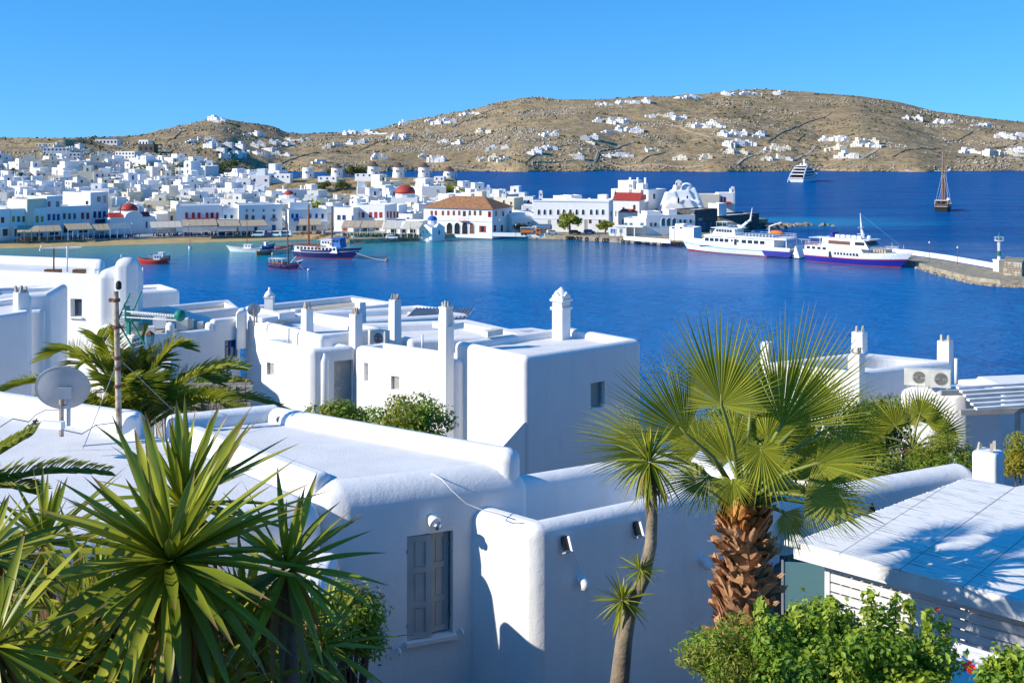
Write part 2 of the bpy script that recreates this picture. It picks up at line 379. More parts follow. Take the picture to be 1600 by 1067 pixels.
# boulders and scrub on the hillside, far shore rocks
def scatter_hill(name, mat, n, smin, smax, sel, seed):
    rs = np.random.RandomState(seed); v = []; f = []; k = 0
    while k < n:
        u = rs.uniform(-150, 1750, 4000); D = rs.uniform(820, 2250, 4000) ** 1.0
        z = terrain(u, D); nn = fbm((u - CX) * D / F, D, 90, 4, seed); ok = sel(u, D, z, nn)
        for a, d, h in zip(u[ok], D[ok], z[ok]):
            if k >= n: break
            r = rs.uniform(smin, smax) * (d / 1500) ** .5; x = (a - CX) * d / F; b0 = len(v); q = rs.rand(6) * .6 + .7; sq_ = rs.uniform(.5, .9)
            v += [(x + r * q[0], d, h), (x, d + r * q[1], h), (x - r * q[2], d, h), (x, d - r * q[3], h), (x + r * .2, d - r * .2, h + r * sq_ * q[4]), (x, d, h - r)]
            f += [(b0, b0 + 1, b0 + 4), (b0 + 1, b0 + 2, b0 + 4), (b0 + 2, b0 + 3, b0 + 4), (b0 + 3, b0, b0 + 4)]
            k += 1
    me = bpy.data.meshes.new(name); me.from_pydata(v, [], f); setmat(me, mat); finish(me, False)
    return inst(name, me)
simple('hill_bush', (.075, .085, .035), .95, .3, .2); simple('hill_rock', (.44, .39, .31), .95, .25, .2)
tag(scatter_hill('boulders', 'hill_rock', 9000, .7, 2.6, lambda u, D, z, n: (z > 3) & (n > .12), 21), kind='stuff')
tag(scatter_hill('scrub_bushes', 'hill_bush', 4200, .9, 2.8, lambda u, D, z, n: (z > 4) & (n < .02), 33), kind='stuff')
tag(scatter_hill('shore_boulders', 'rock', 1100, .8, 2.4, lambda u, D, z, n: (z > -.5) & (z < 6) & (u > 380) & (D > 1250), 41), kind='stuff')
# dry-stone walls and tracks
def drape(name, mat, pts, w, h, label=None, cat=None, group=None, kind=None, step=12):
    ds = [(x, hit(x, y, 780)) for x, y in pts]; b = MB(); L = []
    for (x0, d0), (x1, d1) in zip(ds[:-1], ds[1:]):
        n = max(2, int(math.hypot((x1 - x0) * d0 / F, d1 - d0) / step))
        for k in range(n):
            t = k / n; L.append((x0 + (x1 - x0) * t, d0 + (d1 - d0) * t))
    L.append(ds[-1]); P = [V((x - CX) * d / F, d, float(terrain(np.array([x]), np.array([d]))[0])) for x, d in L]
    vs = []; fs = []
    for i, p in enumerate(P):
        d = (P[min(i + 1, len(P) - 1)] - P[max(i - 1, 0)]); d.z = 0; d.normalize(); n = V(-d.y, d.x, 0) * w / 2
        vs += [p - n - V(0, 0, 1.5), p - n + V(0, 0, h), p + n + V(0, 0, h), p + n - V(0, 0, 1.5)]
    for i in range(len(P) - 1):
        for k in range(4): fs.append((i * 4 + k, i * 4 + (k + 1) % 4, i * 4 + 4 + (k + 1) % 4, i * 4 + 4 + k))
    return tag(b.add(vs, fs).build(name, mat), label, cat, group, kind)
WALLS = [[(820, 258), (850, 235), (890, 228)], [(930, 255), (935, 238), (985, 226)], [(1000, 255), (1012, 246), (1040, 240)], [(690, 232), (730, 225), (770, 210)], [(1200, 222), (1262, 192), (1300, 178)], [(1395, 246), (1420, 236), (1470, 234)],
         [(1475, 222), (1520, 208)], [(560, 236), (600, 222), (650, 212)], [(705, 200), (745, 182), (772, 172)], [(430, 262), (470, 246), (500, 240)], [(1100, 215), (1118, 226)], [(1245, 222), (1262, 212)], [(1540, 236), (1590, 226)], [(780, 228), (800, 216), (830, 212)], [(262, 222), (290, 205)], [(300, 216), (345, 214)]]
for wpts in WALLS:
    drape('field_wall', 'dry_wall', wpts, .8, 1.0, 'low dry stone field wall running across the brown hillside', 'wall', 'dry stone walls on the far hillside')
for tpts in [[(1042, 196), (1075, 206), (1110, 216), (1185, 224)], [(928, 254), (935, 236), (990, 224)], [(660, 218), (672, 206), (662, 198)], [(1235, 252), (1265, 238), (1275, 228)], [(1150, 258), (1165, 247), (1200, 232)], [(1340, 252), (1365, 238), (1380, 228)], [(1440, 230), (1500, 240), (1600, 252)], [(700, 262), (810, 256), (940, 253), (1100, 258)]]:
    drape('dirt_track', 'track', tpts, 5.0, .35, kind='structure')
# ---------------------------------------------------------------- foliage tools
def leaf_mat(name, dark, light, trans=.25, rough=.5, tip=None, rnd=False):
    m, nt, b = new_mat(name); b.inputs['Roughness'].default_value = rough; b.inputs['Specular IOR Level'].default_value = .35
    g = nt.nodes.new('ShaderNodeNewGeometry')
    if rnd: oi = nt.nodes.new('ShaderNodeObjectInfo'); fac = oi.outputs['Random']
    else: fac = g.outputs['Random Per Island']
    c = mixc(nt, fac, dark, light)
    if tip:      # colour along the blade (local x runs from base to tip)
        tc = nt.nodes.new('ShaderNodeTexCoord'); sp = nt.nodes.new('ShaderNodeSeparateXYZ'); nt.links.new(tc.outputs['Object'], sp.inputs[0])
        c = mixc(nt, ramp(nt, math2(nt, 'ADD', sp.outputs['X'], math2(nt, 'MULTIPLY', noise(nt, 14, 3), .06)), [(tip[0], 0), (tip[1], 1)]), c, tip[2])
    nt.links.new(c, b.inputs['Base Color'])
    tr = nt.nodes.new('ShaderNodeBsdfTranslucent'); nt.links.new(mixc(nt, .5, c, (.30, .36, .03)), tr.inputs['Color'])
    mx = nt.nodes.new('ShaderNodeMixShader'); mx.inputs[0].default_value = trans
    out = nt.nodes['Material Output']; nt.links.new(b.outputs[0], mx.inputs[1]); nt.links.new(tr.outputs[0], mx.inputs[2]); nt.links.new(mx.outputs[0], out.inputs[0])
    return m
leaf_mat('leaf_far', (.05, .07, .02), (.15, .18, .045), .15)
leaf_mat('leaf_pine', (.018, .034, .016), (.05, .075, .03), .1)
leaf_mat('leaf_olive', (.15, .19, .025), (.42, .43, .06), .32)
leaf_mat('leaf_green', (.075, .17, .015), (.27, .42, .035), .3)
leaf_mat('leaf_dark', (.04, .085, .018), (.14, .21, .035), .2)
leaf_mat('leaf_lime', (.18, .30, .02), (.46, .54, .06), .35)
leaf_mat('leaf_yellow', (.24, .22, .02), (.42, .34, .03), .25)
simple('bark', (.17, .125, .085), .95, .3, 6, bumps=(25, .6, .02))
simple('bark_grey', (.27, .215, .15), .95, .25, 5, bumps=(30, .6, .02))
def leaf_cloud_mesh(name, clumps, n, size, mat, seed=0, flat=.35, long=1.8, up=.3, shell=.55):
    """clumps: list of (x,y,z,rx,ry,rz). Diamond leaves spread through the clump volumes, facing roughly outwards"""
    rs = np.random.RandomState(seed); cl = np.array(clumps, float)
    w = (cl[:, 3] * cl[:, 4] * cl[:, 5]) ** (2 / 3); k = rs.choice(len(cl), n, p=w / w.sum())
    d = rs.randn(n, 3); d /= np.linalg.norm(d, axis=1)[:, None]
    r = shell + (1 - shell) * rs.rand(n)[:, None] ** .6
    r = r * (1 + .18 * rs.randn(n)[:, None])
    P = cl[k, :3] + d * r * cl[k, 3:6]
    nrm = d + rs.randn(n, 3) * .55 + np.array([0, 0, up]); nrm /= np.linalg.norm(nrm, axis=1)[:, None]
    t = np.cross(nrm, rs.randn(n, 3)); t /= np.linalg.norm(t, axis=1)[:, None]; s = np.cross(nrm, t)
    L = size * rs.uniform(.6, 1.3, n)[:, None]; wd = L / long
    A = P - t * L * .5; B = P + s * wd * .5 + nrm * L * flat * .2; C = P + t * L * .5; Dv = P - s * wd * .5 + nrm * L * flat * .2
    v = np.stack([A, B, C, Dv], 1).reshape(-1, 3)
    me = bpy.data.meshes.new(name); me.from_pydata(v.tolist(), [], np.arange(n * 4).reshape(n, 4).tolist()); setmat(me, mat); me.update()
    return me
def clump_list(c, r, n, sub, seed, bottom=-.4):
    rs = np.random.RandomState(seed); out = []
    while len(out) < n:
        d = rs.randn(3); d /= np.linalg.norm(d); q = rs.rand() ** .4
        if d[2] < bottom: continue
        s = sub * rs.uniform(.65, 1.3)
        out.append((c[0] + d[0] * r[0] * q, c[1] + d[1] * r[1] * q, c[2] + d[2] * r[2] * q, s, s, s * .8))
    return out
def far_tree(px, py, h, w, label, seed, mat='leaf_far', D=None, group=None, cat='tree', name='tree', n=420):
    D = D or hit(px, py); p = V((px - CX) * D / F, D, tz(px, D) - .2)
    r = empty(name, p, 0, label, cat, group)
    MB().tube([(0, 0, 0), (.1, 0, h * .35), (0, .1, h * .7)], [w * .06, w * .05, w * .02], 5).build('trunk', 'bark', r)
    inst('crown', leaf_cloud_mesh('crown', clump_list((0, 0, h * .6), (w * .5, w * .5, h * .4), 12, w * .2, seed), n, w * .14, mat, seed), r)
    return r
def norfolk(px, py, h, label, seed, D=None):
    D = D or hit(px, py); p = V((px - CX) * D / F, D, tz(px, D)); r = empty('norfolk_pine', p, 0, label, 'tree')
    MB().tube([(0, 0, 0), (0, 0, h)], [.3, .05], 5).build('trunk', 'bark', r)
    cl = []; rs = np.random.RandomState(seed)
    for k in range(9):
        z = h * (.16 + .80 * k / 9); rad = h * .27 * (1 - k / 9.5)
        for j in range(7):
            a = j * .9 + k; 
            for q in (.45, .85): cl.append((math.cos(a) * rad * q, math.sin(a) * rad * q, z + rad * .12 * q, rad * .24, rad * .24, rad * .09))
    cl.append((0, 0, h * .97, .2, .2, .5))
    inst('crown', leaf_cloud_mesh('crown', cl, 900, .55, 'leaf_pine', seed), r)
def far_palm(px, py, h, label, seed, D=None):
    D = D or hit(px, py); p = V((px - CX) * D / F, D, tz(px, D)); r = empty('date_palm', p, 0, label, 'palm')
    MB().tube([(0, 0, 0), (.2, 0, h)], [.4, .3], 6).build('trunk', 'bark', r); b = MB(); rs = random.Random(seed)
    for k in range(26):
        a = k * 2.4; el = rs.uniform(-.3, 1.2); L = rs.uniform(2.2, 3.2); prev = V(.2, 0, h)
        pts = [V(.2 + math.cos(a) * L * t * math.cos(el), math.sin(a) * L * t * math.cos(el), h + L * math.sin(el) * t - 1.6 * t * t) for t in (0, .35, .7, 1)]
        s = V(-math.sin(a), math.cos(a), 0)
        for q0, q1, w0, w1 in zip(pts[:-1], pts[1:], (.1, .5, .4), (.5, .4, .05)):
            b.add([q0 - s * w0 - V(0, 0, w0 * .5), q0, q1, q1 - s * w1 - V(0, 0, w1 * .5)], [(0, 1, 2, 3)]); b.add([q0, q0 + s * w0 - V(0, 0, w0 * .5), q1 + s * w1 - V(0, 0, w1 * .5), q1], [(0, 1, 2, 3)])
    b.build('crown', 'leaf_far', r)
# ---------------------------------------------------------------- town: windows, buildings
def win_mesh(kind, mat, pane='glass_dark'):
    key = (kind, mat, pane)
    if key in UNIT: return UNIT[key]
    b = MB()
    if kind == 'pane':       # frame with a darker recessed pane and a cross bar
        for c, d in (((-.44, -.05, 0), (.12, .10, 1)), ((.44, -.05, 0), (.12, .10, 1)), ((0, -.05, .46), (.76, .10, .08)), ((0, -.05, -.46), (.76, .10, .08)), ((0, -.035, 0), (.07, .05, .84))): b.box(c, d)
        b.cur = 1; b.box((0, -.01, 0), (.9, .03, .9))
    elif kind == 'shutter':  # two solid leaves with a dark gap
        b.box((-.27, -.06, 0), (.46, .08, 1)); b.box((.27, -.06, 0), (.46, .08, 1)); b.cur = 1; b.box((0, -.015, 0), (.96, .03, .96))
    elif kind == 'open':     # dark opening with leaves folded to the sides
        b.box((-.42, -.07, 0), (.30, .06, 1)); b.box((.42, -.07, 0), (.30, .06, 1)); b.cur = 1; b.box((0, -.015, 0), (.66, .03, .98))
    elif kind == 'hole': b.box((0, -.07, .5), (1.1, .14, .06)); b.box((0, -.07, -.5), (1.1, .14, .06)); b.box((-.52, -.07, 0), (.06, .14, .94)); b.box((.52, -.07, 0), (.06, .14, .94)); b.cur = 1; b.box((0, -.01, 0), (.98, .02, .94))
    elif kind == 'arch':
        n = 8; pts = [(-.5, -.5), (.5, -.5)] + [(.5 * math.cos(math.pi * k / n), .15 + .35 * math.sin(math.pi * k / n)) for k in range(n + 1)]
        out = [(x * 1.18, z * (1.08 if z > 0 else 1)) for x, z in pts]
        k = len(pts)
        for i in range(1, k):
            j = (i + 1) % k
            b.hexa([V(pts[i][0], -.12, pts[i][1]), V(out[i][0], -.12, out[i][1]), V(out[i][0], 0, out[i][1]), V(pts[i][0], 0, pts[i][1]), V(pts[j][0], -.12, pts[j][1]), V(out[j][0], -.12, out[j][1]), V(out[j][0], 0, out[j][1]), V(pts[j][0], 0, pts[j][1])])
        b.cur = 1; b.add([V(x, -.02, z) for x, z in pts], [tuple(range(k))])
    UNIT[key] = b.mesh('window', [mat, pane]); return UNIT[key]
def parapet_box(b, x0, x1, y0, y1, z0, z1, ph=.5, pw=.3):
    o = [(x0, y0), (x1, y0), (x1, y1), (x0, y1)]; i = [(x0 + pw, y0 + pw), (x1 - pw, y0 + pw), (x1 - pw, y1 - pw), (x0 + pw, y1 - pw)]
    vs = [(*p, z0) for p in o] + [(*p, z1) for p in o] + [(*p, z1) for p in i] + [(*p, z1 - ph) for p in i]
    fs = []
    for k in range(4):
        j = (k + 1) % 4; fs += [(k, j, 4 + j, 4 + k), (4 + k, 4 + j, 8 + j, 8 + k), (8 + k, 8 + j, 12 + j, 12 + k)]
    b.add(vs, fs); c = b.cur; b.cur = 1; b.add([(*p, z1 - ph) for p in i], [(0, 1, 2, 3)]); b.cur = c
class Bld:
    def __init__(s, name, label, xl, yl, xr, yr, ytop, depth, wall='plaster_far', cat='house', group=None, zg=1.9, ph=.5, base=True):
        s.P0 = G(xl, yl, zg); s.P1 = G(xr, yr, zg); e = s.P1 - s.P0; s.L = e.length; s.d = e.normalized(); s.n = V(-s.d.y, s.d.x, 0); s.depth = depth; s.zg = zg
        s.h = CH - (ytop - HY) * s.P0.y / F - zg
        s.root = empty(name, s.P0, math.atan2(s.d.y, s.d.x), label, cat, group)
        if base:
            b = MB(); parapet_box(b, 0, s.L, 0, depth, -1.5, s.h, ph)
            s.wall = b.build('wall', [wall, 'roof_screed'], s.root)
    def loc(s, px, py, face='f'):
        k = (px - CX) / F
        if face == 'f': o, d = s.P0, s.d
        elif face == 'r': o, d = s.P1, s.n
        else: o, d = s.P0, s.n
        t = (k * o.y - o.x) / (d.x - k * d.y); Y = o.y + d.y * t; z = CH - (py - HY) * Y / F - s.zg
        return t, z, Y
    def win(s, px, py, w, h, kind='shutter', mat='shutter_blue', pane='glass_dark', face='f', name='window', proud=0):
        t, z, Y = s.loc(px, py, face); hh = h * Y / F
        dd = s.d if face == 'f' else s.n
        # apparent width along a slanted face
        k = (px - CX) / F; wf = w * Y / F / max(.25, abs(dd.x - k * dd.y))
        if face == 'f': M = TRS((t, -.003 - proud, z), 0, (wf, 1, hh))
        elif face == 'r': M = TRS((s.L + .003 + proud, t, z), R(90), (wf, 1, hh))
        else: M = TRS((-.003 - proud, t, z), R(-90), (wf, 1, hh))
        return inst(name, win_mesh(kind, mat, pane), s.root, M)
    def box(s, name, mat, x0, x1, y0, y1, z0, z1, par=False):
        b = MB()
        if par: parapet_box(b, x0, x1, y0, y1, z0, z1, .4, .25)
        else: b.box(((x0 + x1) / 2, (y0 + y1) / 2, (z0 + z1) / 2), (x1 - x0, y1 - y0, z1 - z0))
        return b.build(name, [mat, 'roof_screed'] if par else mat, s.root)
GW = 'waterfront houses'
b = Bld('waterfront_house', 'white house at the left edge of the waterfront with one dark red door', -25, 377, 16, 374, 328, 12, group=GW)
b.win(4, 344, 5, 9, 'shutter', 'shutter_red'); b.win(-8, 344, 5, 9)
b.win(8, 362, 8, 14, 'hole', 'plaster_far'); b.box('balcony', 'plaster_far', 1, b.L - 1, -1.2, -.01, 3.6, 4.3)
b = Bld('waterfront_house', 'long white waterfront house with six yellow shuttered windows', 16.5, 374, 73, 371, 326.5, 12, group=GW)
for x in (21, 29, 37, 49, 66): b.win(x, 342.5, 4.4, 9, 'open' if x in (29, 37) else 'shutter', 'shutter_yellow')
b.win(58, 342.5, 4.8, 10, 'shutter', 'shutter_yellow', name='door')
for x in (27, 45, 62): b.win(x, 363, 9, 13, 'hole', 'plaster_far')
b.box('balcony', 'plaster_far', .6, b.L, -2.2, -.01, 3.5, 4.5)
b = Bld('waterfront_house', 'tall house with cream side wall and blue shutters beside yellow windowed house', 73.2, 370.5, 95, 368.5, 307, 11, 'plaster_far', group=GW)
for x in (76.5, 90): b.win(x, 319, 4, 8, 'pane', 'shutter_navy')
for x in (76.5, 84, 91): b.win(x, 339.5, 4.2, 10, 'shutter', 'shutter_blue')
b.win(84, 361, 14, 13, 'hole', 'plaster_far')
b.box('side_wing', 'plaster_cream', -7.5, -.02, .6, 10, -1, b.h - .6, True)
b = Bld('waterfront_house', 'low white waterfront house with red doors at its right end', 95.2, 368.4, 141, 366, 322.5, 11, group=GW)
for x in (100.5, 108.5, 116.5): b.win(x, 338, 4, 9, 'pane', 'shutter_teal')
for x in (129, 137): b.win(x, 337.5, 4.6, 10, 'shutter', 'shutter_red', name='door')
for x in (106, 130): b.win(x, 358, 14, 12, 'hole', 'plaster_far')
b.box('balcony', 'plaster_far', 6.8, b.L, -1.5, -.01, 3.9, 4.7)
b = Bld('waterfront_house', 'tall blocky white house with sunlit side and dark blue doors, left of red domed church', 141.3, 366, 169, 363.5, 301, 14, group=GW)
b.win(154.5, 311.5, 5, 8, 'pane', 'shutter_navy'); b.win(163.5, 311.5, 5, 12, 'open', 'canvas_white')
for x in (148, 155.5, 163): b.win(x, 335.5, 4.4, 10, 'shutter', 'shutter_navy', name='door')
b.win(155, 355, 16, 12, 'hole', 'plaster_far')
b.box('balcony', 'shutter_navy', 2, b.L - .5, -1.6, -.01, 3.9, 4.9)
b.win(136, 317, 4, 6, 'pane', 'shutter_brown', face='l')
# church with red dome
c = Bld('red_domed_church', 'white church with red dome and red shoulder roofs on the waterfront', 172, 367, 243, 364, 341, 9, 'plaster_far', 'church')
cx = c.L * .52
n = 14; prof = [(cx + 3.1 * math.cos(math.pi * k / n), c.h - .2 + 2.4 * math.sin(math.pi * k / n)) for k in range(n + 1)]
g = MB(); g.add([(x, -.05, z) for x, z in prof] + [(x, 3.5, z) for x, z in prof], [tuple(range(n + 1))[::-1], tuple(range(n + 1, 2 * n + 2))] + [(i, i + 1, n + 2 + i, n + 1 + i) for i in range(n)]); g.build('curved_gable', 'plaster_far', c.root)
for x0, x1 in ((.3, cx - 3.1), (cx + 3.1, c.L - 1.4)):
    g = MB(); g.add([(x0, .1, c.h - .3), (x1, .1, c.h - .3), (x1, 4.5, c.h + 1.6), (x0, 4.5, c.h + 1.6), (x0, 9, c.h - .3), (x1, 9, c.h - .3)], [(0, 1, 2, 3), (3, 2, 5, 4), (0, 3, 4), (1, 5, 2)]); g.build('shoulder_roof', 'dome_red', c.root)
dp = V(cx - .6, 4.6, 0)
MB().lathe([(3.0, c.h - .5), (3.0, c.h + 2.3), (2.85, c.h + 2.3)], dp, 12).build('drum', 'plaster_far', c.root, 30)
MB().lathe([(3.15 * math.cos(a), c.h + 2.25 + 2.5 * math.sin(a)) for a in np.linspace(0, 1.5, 7)], dp, 20).build('dome', 'dome_red', c.root, True)
MB().box(dp + V(0, 0, c.h + 5.1), (.12, .12, .9)).box(dp + V(0, 0, c.h + 5.2), (.5, .12, .12)).build('cross', 'plaster_far', c.root)
c.win(229, 351, 3, 11, 'arch', 'plaster_far', 'shutter_blue', name='door'); c.win(205, 335, 2, 4, 'hole', 'plaster_far')
# row to the town hall
b = Bld('waterfront_house', 'white house with red shutters and arched red railed balcony', 275, 363.5, 347, 362, 321.5, 11, group=GW)
for x, k in ((291.5, 'shutter'), (302, 'shutter'), (311, 'shutter'), (323.5, 'shutter'), (331.5, 'open'), (339.5, 'shutter')): b.win(x, 337, 4.4, 9.5, k, 'shutter_red')
b.box('balcony', 'shutter_red', 4, 14, -1.4, -.01, 4.1, 5.0)
b.box('arcade_balcony', 'plaster_far', 14.2, b.L + 5, -2.2, -.01, .2, 4.6)
for x in (332, 342, 352): b.win(x, 350, 6.5, 7, 'arch', 'plaster_far', proud=2.2)
b.box('upper_storey', 'plaster_far', 0, 4, 2, 9, 0, b.h - 1, True)
b = Bld('waterfront_house', 'narrow white house with teal shutters in the row by the beach', 347.5, 362, 372, 361.5, 325, 10, 'plaster_far', group=GW)
for x in (352, 362): b.win(x, 340, 4, 8, 'pane', 'shutter_teal')
b = Bld('waterfront_house', 'large plain white mansion with two rows of dark windows by the beach', 373, 362, 441, 360, 320.5, 13, group=GW)
for x in (385.5, 395.5, 412, 428): b.win(x, 340.5, 5, 8 if x in (395.5, 412) else 11, 'pane', 'shutter_grey'); b.win(x, 329, 2.6, 4, 'pane', 'shutter_grey')
for x in (385.5, 428): b.box('balcony', 'grey_metal', b.loc(x, 340)[0] - 1.1, b.loc(x, 340)[0] + 1.1, -.8, -.01, 3.7, 4.4)
for x in (400, 428): b.win(x, 356, 5, 9, 'open', 'shutter_blue')
b = Bld('waterfront_house', 'white house with small blue balcony behind the navy boat masts', 451, 361, 512, 359.5, 328, 10, group=GW)
for x, k in ((457, 'shutter'), (464, 'open'), (485, 'shutter'), (494.5, 'shutter'), (504, 'pane')): b.win(x, 338, 3.6, 7.5, k, 'shutter_blue')
b.box('balcony', 'blue_paint', 1.6, 5.2, -1, -.01, 3.6, 4.6); b.box('terrace_wall', 'plaster_far', 8, b.L, -2.5, -.01, 2.2, 3.4)
b.box('upper_storey', 'plaster_far', 1, 9, 4, 9.5, 2, b.h + 2.2, True)
for x in (466, 476, 490): b.win(x, 357, 6, 8, 'open', 'wood_brown')
b = Bld('waterfront_house', 'white cube house with blue shuttered pair of windows left of the red windowed house', 522, 361, 552, 362, 324, 11, group=GW)
for x in (529.5, 537.5): b.win(x, 340, 4.5, 7.5, 'open', 'shutter_blue'); 
b.win(551, 341, 2.5, 8, 'shutter', 'shutter_blue', name='door'); b.win(539, 358, 8, 6, 'shutter', 'shutter_red')
b = Bld('waterfront_house', 'white waterfront house with five bright red framed windows', 553, 360.5, 601, 361.5, 320, 13, group=GW)
for x in (559.5, 567.5, 579, 587, 595): b.win(x, 336, 4.6, 9.5 if x == 587 else 8.5, 'pane', 'shutter_red', 'shutter_red')
for x in (605.5, 610.5, 616, 621): b.win(x, 335.5, 2.6, 10, 'pane', 'shutter_red', 'shutter_brown', face='r')
for x in (558, 572, 588): b.win(x, 356, 9, 9, 'hole', 'plaster_far')
b = Bld('waterfront_house', 'low white shopfront building between red windowed house and blue domed chapel', 604, 363.5, 655, 365, 345, 10, group=GW)
for x in (615, 630, 645): b.win(x, 361, 9, 7, 'hole', 'plaster_far')
# small chapel with blue dome
c = Bld('blue_domed_chapel', 'tiny white chapel with bright blue dome at the edge of the quay', 656, 370.4, 675, 371.6, 355, 7, 'plaster_far', 'chapel', zg=1.5)
hh = c.h
MB().add([(-.1, -.08, hh - .3), (c.L + .1, -.08, hh - .3), (c.L / 2, -.08, hh + 1.1), (-.1, 7.1, hh - .3), (c.L + .1, 7.1, hh - .3), (c.L / 2, 7.1, hh + 1.1)], [(0, 1, 2), (3, 5, 4), (1, 4, 5, 2), (0, 2, 5, 3)]).build('gable_roof', 'plaster_far', c.root)
MB().add([(c.L + .08, 1.8, hh - .3), (c.L + .08, 5.2, hh - .3), (c.L + .08, 3.5, hh + 1.2), (c.L / 2, 1.8, hh - .3), (c.L / 2, 5.2, hh - .3), (c.L / 2, 3.5, hh + 1.2)], [(0, 1, 2), (0, 2, 5, 3), (1, 4, 5, 2)]).build('side_gable', 'plaster_far', c.root)
q = V(c.L / 2, 3.5, 0)
MB().lathe([(1.55, hh), (1.55, hh + 2.4), (1.5, hh + 2.4)], q, 10).build('drum', 'plaster_far', c.root, 30)
MB().lathe([(1.75 * math.cos(a), hh + 2.4 + 1.45 * math.sin(a)) for a in np.linspace(0, 1.5, 6)], q, 16).build('dome', 'dome_blue', c.root, True)
for x in (661.5, 667.5): c.win(x, 362, 1.3, 4, 'arch', 'plaster_far')
c.win(686, 363, 2.4, 7, 'arch', 'plaster_far', 'shutter_navy', face='r', name='door')
# town hall
t = Bld('town_hall', 'large white town hall with hipped orange tile roof and arched arcade', 662, 362.5, 769, 366.5, 324, 17, 'plaster_far', 'building', zg=1.7)
hh = t.h; L = t.L; e = .7
MB().add([(-e, -e, hh - .1), (L + e, -e, hh - .1), (L + e, 17 + e, hh - .1), (-e, 17 + e, hh - .1), (7.5, 8.5, hh + 3.9), (L - 7.0, 8.5, hh + 3.9)], [(0, 1, 5, 4), (1, 2, 5), (2, 3, 4, 5), (3, 0, 4), (0, 3, 2, 1)]).build('hipped_roof', 'tile_roof', t.root)
MB().box((L / 2, -.12, hh * .5), (L + .1, .2, .18)).build('string_course', 'plaster_far', t.root)
for x in (674.5, 681, 692, 700.5, 709, 717.5, 734, 742, 750.5): t.win(x, 333, 3.4, 7.2, 'pane', 'shutter_brown', 'shutter_red' if x < 720 else 'shutter_brown')
t.win(725.5, 334, 3.8, 8.5, 'open', 'shutter_brown', name='door'); t.win(765, 335, 4.4, 9, 'open', 'shutter_red')
for x in (702.5, 714.5, 726.5): t.win(x, 357, 8.8, 18, 'arch', 'plaster_far', 'glass_dark')
t.win(737.5, 357, 7, 17, 'arch', 'plaster_far', 'shutter_brown', name='door'); t.win(754, 358, 9, 10, 'open', 'shutter_red')
for x in (773, 784, 795): t.win(x, 357, 3, 10, 'pane', 'shutter_brown', face='r'); t.win(x + 2, 334, 2.4, 8, 'pane', 'shutter_brown', face='r')
x0 = t.loc(725.5, 342)[0]; bb = MB()
bb.box((x0, -.75, hh * .5 - .1), (3.4, 1.3, .2))
for k in range(9): bb.box((x0 - 1.6 + k * .4, -1.3, hh * .5 + .45), (.06, .06, .9))
bb.box((x0, -1.3, hh * .5 + .9), (3.4, .08, .08)); bb.build('balcony', 'shutter_red', t.root)
MB().tube([(x0, -1.3, hh * .5), (x0, -1.6, hh * .5 + 4)], .06, 5).build('flagpole', 'white_paint', t.root)
# barrel roofed store right of the town hall
s_ = Bld('white_store', 'low white vaulted store between town hall and long arched window building', 800, 362, 836, 360, 341, 9, 'plaster_far', 'building')
n = 8; pr = [(4.5 - 4.6 * math.cos(math.pi * k / n), s_.h - .3 + 2.0 * math.sin(math.pi * k / n)) for k in range(n + 1)]
MB().add([(-.1, y, z) for y, z in pr] + [(s_.L + .1, y, z) for y, z in pr], [tuple(range(n + 1)), tuple(range(2 * n + 1, n, -1))] + [(i + 1, i, n + 1 + i, n + 2 + i) for i in range(n)]).build('vaulted_roof', 'plaster_far', s_.root, 30)
s_.win(826, 349, 2.4, 4, 'hole', 'plaster_far')
# long neoclassical building
a_ = Bld('long_building', 'long white two storey building with a row of arched windows on the quay', 833, 360.5, 951, 362.5, 313, 13, 'plaster_far', 'building')
for x in (842, 851, 860, 872, 881, 891, 901, 911, 923.5, 932.5, 942): a_.win(x, 331.5, 3.6, 8.5, 'arch', 'plaster_far', 'glass_dark')
for x in (872, 903, 922, 937): a_.win(x, 346, 3.6, 6, 'pane', 'shutter_brown')
for x in (858, 915, 888): a_.win(x, 351, 4.5, 15, 'shutter', 'wood_grey', name='door')
for x in (954.5, 962): a_.win(x, 334, 2, 8, 'pane', 'shutter_teal', face='r')
MB().box((a_.L / 2, -.12, a_.h - .2), (a_.L + .3, .3, .35)).build('cornice', 'plaster_far', a_.root)
MB().box((a_.L / 2, -.06, a_.h - 6.6), (a_.L + .1, .14, .2)).build('string_course', 'plaster_far', a_.root)
# red roofed church behind
r_ = Bld('red_roofed_church', 'white church with long red pitched roof above the arched window building', 958, 351, 999, 352, 312, 10, 'plaster_far', 'church')
MB().add([(-.3, -.4, r_.h - .2), (r_.L + .3, -.4, r_.h - .2), (r_.L + .3, 10.3, r_.h - .2), (-.3, 10.3, r_.h - .2), (-.3, 5, r_.h + 2.6), (r_.L + .3, 5, r_.h + 2.6)], [(0, 1, 5, 4), (2, 3, 4, 5), (0, 4, 3), (1, 2, 5)]).build('pitched_roof', 'dome_red', r_.root)
r_.win(991, 324, 3.4, 7, 'pane', 'shutter_red'); r_.win(974, 327, 3, 6, 'pane', 'shutter_red')
MB().add([(-.9, 2, r_.h), (-.9, 8, r_.h), (-.9, 5, r_.h + 4.2), (-.35, 2, r_.h), (-.35, 8, r_.h), (-.35, 5, r_.h + 4.2)], [(0, 2, 1), (3, 4, 5), (0, 3, 5, 2), (1, 2, 5, 4)]).build('gable_wall', 'plaster_far', r_.root)
r2 = Bld('chapel_annex', 'small white annex with short red roof below the red roofed church', 966, 360, 981, 361, 331, 6, 'plaster_far', 'building')
